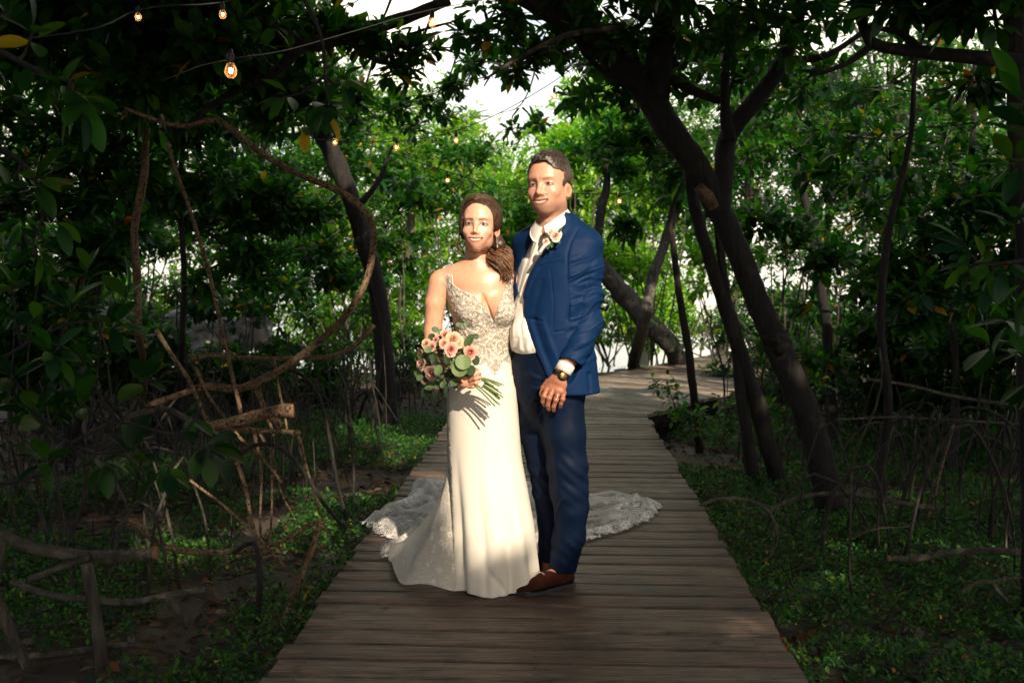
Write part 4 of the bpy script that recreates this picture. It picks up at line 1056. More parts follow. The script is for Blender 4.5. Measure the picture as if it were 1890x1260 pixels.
def light_string(wire, bulbs, label, scale=1.0, rw=.004):
    q = [P(*w_) for w_ in wire]
    root = empty('light_string', q[0], label, 'string light')
    mb = MB(); add_tube(mb, q, rw, n=6, step=.1); mb.build('wire', M_WIRE, root)
    for (px, py, d, tx) in bulbs:
        c = P(px, py, d)                      # centre of the glass
        s = scale
        e = bpy.data.objects.new('bulb', None); COL.objects.link(e); e.parent = root; e.location = Vector([float(a) for a in c - q[0]]); e.empty_display_size = .03
        g = MB(); V, Fq = lathe([(.0, -.036), (.012, -.034), (.022, -.026), (.028, -.012), (.029, .002), (.025, .017), (.017, .030), (.013, .038)], (0, 0, 0)); g.add(V * s + c, Fq); g.build('glass', M_GLASS, e)
        g = MB(); V, Fq = lathe([(0, .036), (.015, .036), (.016, .045), (.017, .075), (.011, .084), (.009, .10), (0, .10)], (0, 0, 0)); g.add(V * s + c, Fq); g.build('socket', M_WIRE, e)
        g = MB()
        zz = [(-.006, -.010), (-.008, .012), (-.003, -.012), (.002, .012), (.006, -.012), (.009, .010)]
        for ang in (0, 1.57):
            pts = [c + s * np.array([x * math.cos(ang), x * math.sin(ang), z]) for x, z in zz]
            add_tube(g, pts, .0016 * s, n=5, step=.01)
        V, Fq = lathe([(0, -.011), (.004, -.009), (.0065, 0), (.004, .009), (0, .011)], (0, 0, 0), 10); g.add(V * s * (.8, .8, 1) + c, Fq)
        g.build('filament', M_FIL, e)
light_string([(500, 262, 7.2), (560, 255, 7.3), (625, 262, 7.4), (690, 262, 7.6), (735, 261, 7.8), (800, 252, 8.0), (852, 238, 8.1), (930, 205, 8.2), (1020, 152, 8.2), (1100, 95, 8.1), (1150, 60, 8.0), (1260, -30, 7.8)],
             [(618, 262, 7.4, 0), (732, 272, 7.8, 0), (842, 259, 8.1, 0), (1023, 177, 8.2, 0)], 'black light string rising across the open sky with four warm bulbs', .72)
light_string([(690, 270, 8.6), (750, 292, 8.6), (828, 318, 8.6), (900, 338, 8.7), (963, 349, 8.7), (1050, 357, 8.7), (1143, 358, 8.7), (1165, 355, 8.7), (1300, 330, 8.7)],
             [(826, 333, 8.6, 0), (1143, 371, 8.7, 0)], 'lower light string passing behind the couple\'s heads', .7)
light_string([(-60, 90, 3.6), (60, 70, 3.7), (180, 52, 3.9), (255, 18, 4.2), (330, 10, 4.2), (412, 5, 4.2), (500, -30, 4.3)],
             [(255, 32, 4.4, 0), (411, 27, 4.0, 0)], 'short light string in the top left corner with two glowing bulbs', .5)
light_string([(300, 150, 3.4), (360, 125, 3.45), (430, 108, 3.5), (520, 95, 3.8), (640, 62, 4.4), (790, 20, 5.4), (960, -12, 6.4)],
             [(426, 131, 3.5, 0), (798, 42, 5.5, 0)], 'light string with the largest glowing bulb at the upper left', .74, .0024)
# ------------------------------------------------------------------ signed-distance modelling for the two people
FY = 4.2
PPM = 437.0
def W(px, py, dy=0.0): return P(px, py, FY + dy)
def smin(a, b, k):
    h = np.clip(.5 + .5 * (b - a) / k, 0, 1); return b * (1 - h) + a * h - k * h * (1 - h)
def smax(a, b, k): return -smin(-a, -b, k)
def cap(p, a, b, ra, rb):
    a, b = np.asarray(a, float), np.asarray(b, float); ab = b - a; L2 = ab @ ab + 1e-12
    t = np.clip(((p - a) @ ab) / L2, 0, 1)
    return np.linalg.norm(p - a - t[..., None] * ab, axis=-1) - (ra + (rb - ra) * t)
def ell(p, c, r, R=None):
    q = p - np.asarray(c, float)
    if R is not None: q = q @ R          # columns of R are the local axes
    r = np.asarray(r, float) * np.ones(3)
    k0 = np.linalg.norm(q / r, axis=-1); k1 = np.linalg.norm(q / (r * r), axis=-1) + 1e-9
    return k0 * (k0 - 1) / k1
def rotz(a): c, s = math.cos(a), math.sin(a); return np.array([[c, -s, 0], [s, c, 0], [0, 0, 1]])
def rotx(a): c, s = math.cos(a), math.sin(a); return np.array([[1, 0, 0], [0, c, -s], [0, s, c]])
def roty(a): c, s = math.cos(a), math.sin(a); return np.array([[c, 0, s], [0, 1, 0], [-s, 0, c]])
def loft(p, lev, yaw=0.0, cap_k=0.01):
    """lev rows: z, cx, cy, a, b (z ascending); rotated elliptical sections"""
    lev = np.asarray(sorted(lev, key=lambda r: r[0]), float)
    zz = np.linspace(lev[0, 0], lev[-1, 0], 200)
    # smooth interpolation
    def interp(col):
        y = np.interp(zz, lev[:, 0], col); w_ = 9; ker = np.hanning(w_ + 2)[1:-1]; ker /= ker.sum()
        return np.convolve(np.pad(y, w_ // 2, mode='edge'), ker, 'valid')
    cx, cy, a, b = [np.interp(p[..., 2], zz, interp(lev[:, k])) for k in (1, 2, 3, 4)]
    x, y = p[..., 0] - cx, p[..., 1] - cy
    c, s = math.cos(yaw), math.sin(yaw)
    u, v = x * c + y * s, -x * s + y * c
    k0 = np.sqrt((u / a) ** 2 + (v / b) ** 2); k1 = np.sqrt((u / a ** 2) ** 2 + (v / b ** 2) ** 2) + 1e-9
    d = k0 * (k0 - 1) / k1
    d = np.where(k0 < .05, -np.minimum(a, b), d)
    return smax(d, np.maximum(lev[0, 0] - p[..., 2], p[..., 2] - lev[-1, 0]), cap_k)
def poly2(pxs, pys, poly):
    """signed distance (px) to a polygon in photo pixels"""
    poly = np.asarray(poly, float); n = len(poly)
    d = np.full(pxs.shape, 1e9); ins = np.zeros(pxs.shape, bool)
    for i in range(n):
        a, b = poly[i], poly[(i + 1) % n]; e = b - a; wx, wy = pxs - a[0], pys - a[1]
        t = np.clip((wx * e[0] + wy * e[1]) / (e @ e), 0, 1)
        d = np.minimum(d, (wx - t * e[0]) ** 2 + (wy - t * e[1]) ** 2)
        c = ((a[1] > pys) != (b[1] > pys)) & (pxs < (b[0] - a[0]) * (pys - a[1]) / (b[1] - a[1] + 1e-12) + a[0])
        ins ^= c
    d = np.sqrt(d); return np.where(ins, -d, d)
def to_px(p):
    d = p - CAM; yy = d[..., 1] * _cp - d[..., 2] * _sp; zz = d[..., 1] * _sp + d[..., 2] * _cp
    return CX + F_PX * d[..., 0] / yy, CY - F_PX * zz / yy

class Grid:
    def __init__(s, xs, ys, zs):
        s.ax = [np.asarray(a, float) for a in (xs, ys, zs)]
        s.V = np.full([len(a) for a in s.ax], 0.2, np.float32)
    def sub(s, lo, hi):
        sl = []
        for k in range(3):
            a = np.searchsorted(s.ax[k], lo[k]); b = np.searchsorted(s.ax[k], hi[k])
            sl.append(slice(max(0, a - 1), min(len(s.ax[k]), b + 1)))
        X = np.stack(np.meshgrid(*[s.ax[k][sl[k]] for k in range(3)], indexing='ij'), -1)
        return tuple(sl), X
    def add(s, fn, lo, hi, k=0.01, m=0.03, mode='u'):
        lo, hi = np.asarray(lo) - m, np.asarray(hi) + m
        sl, X = s.sub(lo, hi)
        if 0 in X.shape: return
        d = fn(X)
        if mode == 'u': s.V[sl] = smin(s.V[sl], d, k)
        elif mode == 's': s.V[sl] = smax(s.V[sl], -d, k)
        elif mode == 'i': s.V[sl] = smax(s.V[sl], d, k)
        elif mode == '+': s.V[sl] = s.V[sl] + d
    def cap(s, a, b, ra, rb, k=0.015):
        a, b = np.asarray(a, float), np.asarray(b, float); r = max(ra, rb) + k
        s.add(lambda p: cap(p, a, b, ra, rb), np.minimum(a, b) - r, np.maximum(a, b) + r, k)
    def chain(s, pts, rad, k=0.01):
        for i in range(len(pts) - 1): s.cap(pts[i], pts[i + 1], rad[i], rad[i + 1], k)
    def ell(s, c, r, R=None, k=0.015, mode='u'):
        r = np.asarray(r, float) * np.ones(3); m = r.max() + k
        s.add(lambda p: ell(p, c, r, R), np.asarray(c) - m, np.asarray(c) + m, k, mode=mode)
    def loft(s, lev, yaw=0, k=0.015, mode='u'):
        L = np.asarray(lev, float); r = max(L[:, 3].max(), L[:, 4].max()) + k
        s.add(lambda p: loft(p, lev, yaw), (L[:, 1].min() - r, L[:, 2].min() - r, L[:, 0].min()), (L[:, 1].max() + r, L[:, 2].max() + r, L[:, 0].max()), k, mode=mode)
    def mesh(s):
        V = s.V; nx, ny, nz = V.shape; sg = V < 0
        c = np.zeros((nx - 1, ny - 1, nz - 1), np.uint8)
        for a in (0, 1):
            for b in (0, 1):
                for d in (0, 1): c += sg[a:nx - 1 + a, b:ny - 1 + b, d:nz - 1 + d]
        act = (c > 0) & (c < 8); I = np.argwhere(act); idx = np.full(act.shape, -1, np.int32); idx[act] = np.arange(len(I))
        acc = np.zeros((len(I), 3)); cnt = np.zeros(len(I))
        corner = [(a, b, d) for a in (0, 1) for b in (0, 1) for d in (0, 1)]
        vals = {q: V[I[:, 0] + q[0], I[:, 1] + q[1], I[:, 2] + q[2]].astype(float) for q in corner}
        for q in corner:
            for k in range(3):
                if q[k]: continue
                r_ = list(q); r_[k] = 1; r_ = tuple(r_); a, b = vals[q], vals[r_]; m = (a < 0) != (b < 0)
                t = np.where(m, a / np.where(m, a - b, 1), 0)
                pt = np.array(q, float)[None].repeat(len(I), 0); pt[:, k] = t
                acc += pt * m[:, None]; cnt += m
        loc = acc / cnt[:, None]; out = np.zeros_like(loc)
        for k in range(3):
            A = s.ax[k]; out[:, k] = A[I[:, k]] + loc[:, k] * (A[I[:, k] + 1] - A[I[:, k]])
        Fs = []
        for k in range(3):
            a = [slice(None)] * 3; b = [slice(None)] * 3; a[k] = slice(0, -1); b[k] = slice(1, None)
            m = sg[tuple(a)] != sg[tuple(b)]; E = np.argwhere(m)
            o = [j for j in range(3) if j != k]
            ok = (E[:, o[0]] > 0) & (E[:, o[1]] > 0) & (E[:, o[0]] < V.shape[o[0]] - 1) & (E[:, o[1]] < V.shape[o[1]] - 1); E = E[ok]
            q = []
            for d0, d1 in ((1, 1), (0, 1), (0, 0), (1, 0)):
                e = E.copy(); e[:, o[0]] -= d0; e[:, o[1]] -= d1; q.append(idx[e[:, 0], e[:, 1], e[:, 2]])
            q = np.stack(q, -1); inside = sg[E[:, 0], E[:, 1], E[:, 2]]
            flip = inside if k != 1 else ~inside
            q[~flip] = q[~flip][:, ::-1]; Fs.append(q)
        Fq = np.concatenate(Fs); Fq = Fq[(Fq >= 0).all(1)]
        return out, Fq

def vnormals(V, Fq):
    n = np.zeros_like(V); a, b, c, d = [V[Fq[:, k]] for k in range(4)]
    fn = np.cross(c - a, d - b)
    for k in range(4): np.add.at(n, Fq[:, k], fn)
    return n / (np.linalg.norm(n, axis=1)[:, None] + 1e-12)
def smooth(V, Fq, it=1, lam=0.5, mask=None):
    for _ in range(it):
        s = np.zeros_like(V); c = np.zeros(len(V))
        for k in range(4):
            j = (k + 1) % 4
            np.add.at(s, Fq[:, k], V[Fq[:, j]]); np.add.at(c, Fq[:, k], 1); np.add.at(s, Fq[:, j], V[Fq[:, k]]); np.add.at(c, Fq[:, j], 1)
        L = s / np.maximum(c, 1)[:, None] - V
        V = V + lam * L * (1 if mask is None else mask[:, None])
    return V
def axis_fine(lo, hi, h, fine):
    """grid coordinates from lo to hi, spacing h, finer inside the given (a, b, h2) ranges"""
    out = [lo]
    while out[-1] < hi:
        x = out[-1]; st = h
        for a, b, h2 in fine:
            if a - .01 <= x <= b + .01: st = min(st, h2)
        out.append(x + st)
    return np.array(out)
def ridged(p, s, seed): return 1 - np.abs(vnoise(p, s, seed))

# ------------------------------------------------------------------ heads
def head_sdf(q, sex):
    """q: local head coordinates, x viewer's right, -y forward, z up, origin between the eyes' level and the ear line"""
    ax = np.abs(q[..., 0]); qa = np.stack([ax, q[..., 1], q[..., 2]], -1)
    m = sex == 'm'
    d = ell(q, (0, .020, .048), (.076 if m else .072, .098, .078))
    d = smin(d, ell(q, (0, -.030, .020), (.066 if m else .061, .060, .068)), .03)
    d = smin(d, ell(q, (0, -.033, -.038), (.061 if m else .054, .060, .062)), .03)
    d = smin(d, ell(qa, (.036, .0, -.064), (.026 if m else .018, .040, .030)), .03)          # jaw angle
    d = smin(d, ell(q, (0, -.060, -.088), (.028 if m else .021, .025, .021)), .025)          # chin
    d = smin(d, cap(qa, (.008, -.085, .030), (.040, -.068, .030), .008 if m else .005, .007), .018)   # brow
    d = smin(d, ell(qa, (.037, -.064, -.027), (.022, .019, .017)), .022)                       # cheek
    d = smax(d, -ell(qa, (.031, -.100, .007), (.015, .015, .009)), .014)                      # socket
    d = smin(d, ell(qa, (.031, -.0735, .005), (.0145, .0125, .0115)), .006)                   # eyeball and lids
    d = smin(d, cap(q, (0, -.086, .012), (0, -.108, -.026), .0062, .0102 if m else .0080), .011)    # nose
    d = smin(d, ell(qa, (.0135 if m else .0102, -.096, -.0305), (.0070, .009, .0060)), .006)       # nostril wing
    d = smin(d, ell(q, (0, -.077, -.056), (.036, .0195, .028)), .022)                          # muzzle
    q2 = np.stack([q[..., 0], q[..., 1] - 9.0 * ax ** 2, q[..., 2] - 8.0 * np.minimum(ax, .03) ** 2], -1)
    d = smin(d, cap(q2, (-.021, -.0945, -.0525), (.021, -.0945, -.0525), .0030, .0030), .007)      # upper lip
    d = smin(d, cap(q2, (-.016, -.0935, -.0660), (.016, -.0935, -.0660), .0038, .0038), .007)      # lower lip
    d = smax(d, -ell(q2, (0, -.0990, -.0595), (.025, .0040, .0046)), .0025)
    if m: d = smax(d, -cap(qa, (.020, -.0935, -.034), (.033, -.082, -.052), .0004, .0004), .008)                     # between the lips
    ear = ell(qa, (.0725, .012, -.020), (.0085, .0165, .0265), rotz(-.45))
    ear = smax(ear, -ell(qa, (.0805, .007, -.015), (.0050, .009, .016), rotz(-.45)), .003)
    d = smin(d, ear, .012)
    return d
def head_paint(q, base, sex, lips, browc, eyec):
    n = len(q); c = np.tile(np.asarray(base, float), (n, 1)); x, y, z = q[:, 0], q[:, 1], q[:, 2]; ax = np.abs(x); front = y < -.045
    def blend(m, col):
        m = np.clip(m, 0, 1)[:, None]; c[:] = c * (1 - m) + np.asarray(col) * m
    m_ = sex == 'm'
    g = lambda cx, cz, sx, sz: np.exp(-((ax - cx) / sx) ** 2 - ((z - cz) / sz) ** 2) * front
    blend(.22 * g(.042, -.030, .018, .015), (base[0] * 1.0, base[1] * .66, base[2] * .60))      # cheeks
    blend(.25 * g(0, -.028, .010, .008), (base[0] * 1.0, base[1] * .70, base[2] * .65))
    if sex == 'm':
        st = np.clip((-.066 - z + .45 * np.clip(ax - .030, 0, .05)) / .015, 0, 1) * (y < .03)
        blend((.50 + .15 * vnoise(q, 260, 2)) * st + .35 * g(0, -.041, .026, .005), (.27, .185, .14))   # stubble
    else:
        blend(.22 * g(.032, .013, .018, .007), (.34, .18, .12))
    ex, ez = (ax - .031) / .0155, (z - .0048 + 12 * (ax - .031) ** 2)
    hh = .0050 if sex == 'f' else .0044
    al = lambda w_, h_, s_: np.clip((1 - np.hypot(ex / w_, ez / h_)) / s_ + .5, 0, 1) * front
    blend(.80 * al(1.22, hh * 1.75, .35), (base[0] * .55, base[1] * .42, base[2] * .38))      # lid shade
    blend(al(1.0, hh, .25), (.50, .44, .41))
    blend(np.clip((1 - np.hypot((ax - .0305) / .0058, (z - .0050) / .0055)) / .25 + .5, 0, 1) * al(1.02, hh * 1.05, .25), eyec)
    up = np.abs(ez - hh * np.sqrt(np.clip(1 - ex ** 2, 0, 1)) * 1.0) < (.0021 if sex == 'f' else .0017)
    blend(.95 * (up & (np.abs(ex) < 1.08)) * front, (.022, .012, .009))
    blend(.55 * (np.abs(ez + hh * np.sqrt(np.clip(1 - ex ** 2, 0, 1))) < .0011) * (np.abs(ex) < 1) * front, (.10, .05, .04))
    ear = (ax > .070) & (np.hypot(y - .004, (z + .016) * .75) < .011); blend(.55 * ear, (base[0] * .45, base[1] * .32, base[2] * .3))  # shade in the hollow of the ear painted into the skin
    br = np.clip(1 - np.abs(z - (.0235 + .14 * (ax - .015) - 14.0 * np.maximum(ax - .028, 0) ** 2)) / (.0050 - .10 * np.clip(ax - .022, 0, .05)), 0, 1) * (ax > .012) * (ax < .049)
    blend(np.clip(br * 1.8, 0, .8 if sex == 'f' else .5) * front, browc)
    zz = z - 8.0 * np.minimum(ax, .03) ** 2
    blend(np.clip((.0335 - ax) / .005, 0, 1) * np.clip(1 - (np.abs(zz + .0612) - .0100 * (1 - .6 * (ax / .031) ** 2)) / .0022, 0, 1) * (y < -.07), lips)
    blend(np.clip((.0335 - ax) / .003, 0, 1) * np.clip(1 - (np.abs(zz + .0596) - .0054 * (1 - .75 * (ax / .0335) ** 2)) / .0014, 0, 1) * (y < -.07), (.12, .035, .03))
    blend(np.clip((.0255 - ax) / .004, 0, 1) * np.clip(1 - (np.abs(zz + .0592) - .0040 * (1 - (ax / .026) ** 4) + .0012 * (ax / .026) ** 2) / .0008, 0, 1) * (y < -.07), (.70, .64, .55))
    blend(np.clip(1.2 - np.hypot((ax - .0055) / .0035, (z + .0375) / .0022), 0, 1) * (y < -.090) * .7, (.10, .04, .03))
    return c
def skin_mat():
    m, nt, b, out = new_mat('skin'); at = nd(nt, 'ShaderNodeAttribute', attribute_name='col')
    n = noise(nt, 60, 4); mot = ramp(nt, n, [(.3, (.90, .86, .84)), (.7, (1.05, 1.03, 1.02))])
    nt.links.new(mixc(nt, 1.0, at.outputs['Color'], mot, 'MULTIPLY'), b.inputs['Base Color'])
    b.inputs['Roughness'].default_value = .40; b.inputs['Specular IOR Level'].default_value = .5
    b.inputs['Subsurface Weight'].default_value = .12; b.inputs['Subsurface Radius'].default_value = (.012, .005, .003); b.inputs['Subsurface Scale'].default_value = 1.0
    bump(nt, b, noise(nt, 300, 3), .12, .001); return m
M_SKIN = skin_mat()
def hair_mat(name, dark, light, grey=None):
    m, nt, b, out = new_mat(name); at = nd(nt, 'ShaderNodeAttribute', attribute_name='col')
    v = coords(nt, 'Object', (1, 1, .22)); n = noise(nt, 170, 4, v, .6)
    c = mixc(nt, ramp(nt, n, [(.35, (0, 0, 0)), (.65, (1, 1, 1))]), dark, light)
    nt.links.new(mixc(nt, 1.0, c, at.outputs['Color'], 'MULTIPLY'), b.inputs['Base Color'])
    b.inputs['Roughness'].default_value = .42; b.inputs['Specular IOR Level'].default_value = .5; b.inputs['Anisotropic'].default_value = .4
    bump(nt, b, n, .35, .002); return m
# ------------------------------------------------------------------ the groom
def finish(V, Fq):
    """outward orientation"""
    a, b, c = V[Fq[:, 0]], V[Fq[:, 1]], V[Fq[:, 2]]; vol = np.einsum('ij,ij->i', a - V.mean(0), np.cross(b - V.mean(0), c - V.mean(0))).sum()
    return Fq if vol > 0 else Fq[:, ::-1].copy()
Zp = lambda py, dy=0.0: float(W(945, py, dy)[2])
Xp = lambda px, dy=0.0: float(W(px, 630, dy)[0])

groom = empty('person', (Xp(1020), FY + .03, 0.0), 'smiling man in a navy blue suit and open white shirt standing right of the woman', 'person')
g_yaw = math.radians(-33)                        # body turned to the viewer's left
gh_c = W(1013.5, 345, -.01); gh_s = 1.10
GR = rotz(math.radians(-24)) @ roty(math.radians(-3)) @ rotx(math.radians(1))
def build_groom_body():
    hx = (Xp(970), Xp(1056), .0019); g = Grid(axis_fine(Xp(930), Xp(1122), .0065, [hx]),
             axis_fine(FY - .33, FY + .30, .0070, [(FY - .17, FY + .13, .0022), (FY - .26, FY - .16, .0028)]),
             axis_fine(-.0, 1.90, .008, [(Zp(430), Zp(280), .0019), (Zp(765), Zp(683), .0026)]))
    # torso, arms and legs under the clothes
    T = lambda py, px, a, b, dy=0: (Zp(py), Xp(px), FY + dy, a, b)
    g.loft([T(760, 1025, .12, .09), T(700, 1020, .155, .105), T(640, 1018, .155, .115), T(560, 1020, .16, .115), T(490, 1026, .17, .11), T(450, 1028, .155, .095), T(425, 1026, .10, .07), T(412, 1022, .06, .055)], g_yaw, .02)
    g.cap(W(1019, 440, .0), W(1019, 388, .005), .062, .060, .02)
    for side, ch, rr in ((0, [(1080, 455, -.07), (1086, 580, -.08), (1052, 660, -.15), (1036, 690, -.172)], [.052, .044, .034, .027]),
                         (0, [(968, 455, .08), (950, 570, .12), (900, 600, .16)], [.052, .044, .035])):
        g.chain([W(*q) for q in ch], rr, .02)
    g.chain([W(1040, 740, -.04), W(1046, 900, -.05), W(1040, 1010, .0), W(1036, 1062, .02)], [.065, .042, .034, .032], .02)
    g.chain([W(1000, 740, .06), W(1008, 900, .08), W(1014, 1010, .13), W(1012, 1055, .14)], [.060, .040, .030, .030], .02)
    g.chain([W(1036, 1055, .02), W(1012, 1066, -.04)], [.034, .030], .01)
    # left hand: palm, four curled fingers, thumb behind
    g.cap(W(1036, 690, -.172), W(1031, 702, -.180), .0270, .0270, .01)
    Rh = rotz(-.35) @ roty(.28)
    g.ell(W(1028, 708, -.186), (.043, .019, .040), Rh, .012)
    g.ell(W(1024, 719, -.190), (.042, .018, .018), Rh, .012)
    fingers = [([(1009, 719, -.188), (1004, 731, -.200), (1002.5, 741, -.192), (1006, 748, -.178)], [.0105, .0100, .0092, .0078]),
               ([(1019, 722, -.196), (1013.5, 735, -.214), (1011, 747, -.206), (1013, 755, -.190)], [.0108, .0102, .0095, .0080]),
               ([(1030, 725, -.198), (1026, 738, -.216), (1022, 750, -.208), (1022, 757, -.192)], [.0104, .0099, .0092, .0078]),
               ([(1040, 725, -.192), (1038.5, 736, -.208), (1035, 745, -.202), (1034, 751, -.188)], [.0096, .0088, .0080, .0070]),
               ([(1012, 704, -.168), (1003, 715, -.160), (1000, 727, -.158), (1003, 736, -.160)], [.0140, .0115, .0105, .0085])]
    for pts, rr in fingers: g.chain([W(*q) for q in pts], rr, .0035)
    for k in range(4):
        g.ell(W(*fingers[k][0][1]), (.0112, .0112, .0112), None, .004); g.ell(W(*fingers[k][0][0]), (.0125, .0125, .0125), None, .005)
    for k in range(4):   # tendons on the back of the hand
        a = W(*fingers[k][0][0]); b = W(1033, 697, -.198); g.cap(a + np.array([0, -.006, .004]), a * .5 + b * .5 + np.array([0, -.001, 0]), .0042, .0030, .006)
    # head
    def hf(p):
        q = ((p - gh_c) / gh_s) @ GR
        return head_sdf(q, 'm') * gh_s
    g.add(hf, gh_c - .17, gh_c + .17, .022, .0)
    V, Fq = g.mesh(); Fq = finish(V, Fq)
    q = ((V - gh_c) / gh_s) @ GR
    base = (.66, .345, .235)
    C = head_paint(q, base, 'm', (.50, .17, .13), (.10, .055, .03), (.030, .035, .035))
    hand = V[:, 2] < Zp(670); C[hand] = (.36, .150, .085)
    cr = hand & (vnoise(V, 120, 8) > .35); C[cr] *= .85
    C[V[:, 2] < .2] = (.50, .24, .15)
    # scalp tinted dark by the short hair at the sides
    m = (q[:, 2] > .0) & (q[:, 1] > -.035) & (np.abs(q[:, 0]) > .03) & (q[:, 2] > -.045 + .0); ear = np.abs(q[:, 0]) > .0775
    f = np.clip((q[:, 1] + .035) / .02, 0, 1) * np.clip((q[:, 2] - .0) / .02, 0, 1) * (V[:, 2] > Zp(425)) * (~ear)
    C = C * (1 - .8 * f[:, None]) + np.array([.07, .05, .038]) * .8 * f[:, None]
    o = mesh_obj('body', V, Fq, M_SKIN, groom, cols=C); return o
build_groom_body()

def hair_groom():
    g = Grid(axis_fine(gh_c[0] - .13, gh_c[0] + .13, .0026, []), axis_fine(gh_c[1] - .15, gh_c[1] + .17, .0026, []), axis_fine(gh_c[2] - .08, gh_c[2] + .19, .0026, []))
    def f(p):
        q = ((p - gh_c) / gh_s) @ GR; sh = q.shape[:-1]; x, y, z = q[..., 0], q[..., 1], q[..., 2]
        top = np.clip((z - .065) / .05, 0, 1)
        d = ell(q, (0, .020, .048), (.0765, .0985, .0785)); d = smin(d, ell(q, (0, -.028, .022), (.0662, .0605, .0690)), .03) - .0030
        d = smin(d, ell(q, (.004, .004, .090), (.058, .082, .045)), .03)
        fl = q.reshape(-1, 3); nz = (vnoise(fl * np.array([1, .4, .5]), 190, 2) * .5 + ridged(fl * np.array([1, .30, .5]), 85, 3) - .6).reshape(sh)
        d = d - .0060 * nz * top
        hl = (.094 - 4.0 * x ** 2 - .022 * np.clip((np.abs(x) - .030) / .02, 0, 1) + .004 * vnoise(fl, 60, 7).reshape(sh)) - z      # forehead line with receding corners
        back = -.030 + .25 * (z - .03) - y + .006 * vnoise(fl, 70, 8).reshape(sh)                      # side line
        d = smax(d, np.minimum(hl, back), .002)
        d = smax(d, np.where(y > .040, -.060, -.035) - z, .004)
        earc = np.hypot((y - .012), (z + .022) * .95) - .031; d = np.where(np.abs(x) > .05, smax(d, -earc, .003), d)
        return d * gh_s
    g.add(f, gh_c - .2, gh_c + .2, .001); V, Fq = g.mesh(); Fq = finish(V, Fq)
    q = ((V - gh_c) / gh_s) @ GR; side = np.clip((.085 - q[:, 2]) / .045, 0, 1)[:, None]
    C = np.ones((len(V), 3)) * (1 - side) + np.array([3.4, 3.3, 3.3]) * side * (.8 + .25 * vnoise(V, 150, 1))[:, None]
    mesh_obj('hair', V, Fq, hair_mat('hair_short', (.010, .007, .005), (.050, .034, .024)), groom, cols=C)
hair_groom()

def cloth_mat(name, col, rough=.7, sheen=.3, weave=900, bstr=.12, var=.06, big=None):
    m, nt, b, out = new_mat(name); n = noise(nt, weave, 2)
    lo = tuple(c * (1 - var) for c in col); hi = tuple(c * (1 + var) for c in col)
    c = ramp(nt, noise(nt, 9, 4), [(.3, lo), (.7, hi)]); nt.links.new(c, b.inputs['Base Color'])
    b.inputs['Roughness'].default_value = rough; b.inputs['Sheen Weight'].default_value = sheen; b.inputs['Specular IOR Level'].default_value = .12
    bump(nt, b, n, bstr, .0008); return m
M_NAVY = cloth_mat('navy_wool', (.0024, .019, .068), .60, 0)
M_NAVY2 = cloth_mat('navy_wool_trousers', (.0016, .0070, .023), .60, 0)  # suit navy darkened to stand for the light falling off down the legs
M_SHIRT = cloth_mat('white_cotton', (.74, .70, .64), .8, .1)

def fold(V, N, a, b, amp, wid, wave=0.0):
    """a soft crease/ridge along the segment a-b (world points)"""
    a, b = np.asarray(a), np.asarray(b); ab = b - a; t = np.clip((V - a) @ ab / (ab @ ab), 0, 1); d = np.linalg.norm(V - a - t[:, None] * ab, axis=1)
    e = np.exp(-(d / wid) ** 2) * np.sin(np.pi * np.clip(t, .03, .97)) ** .6
    return V + N * (amp * e)[:, None]

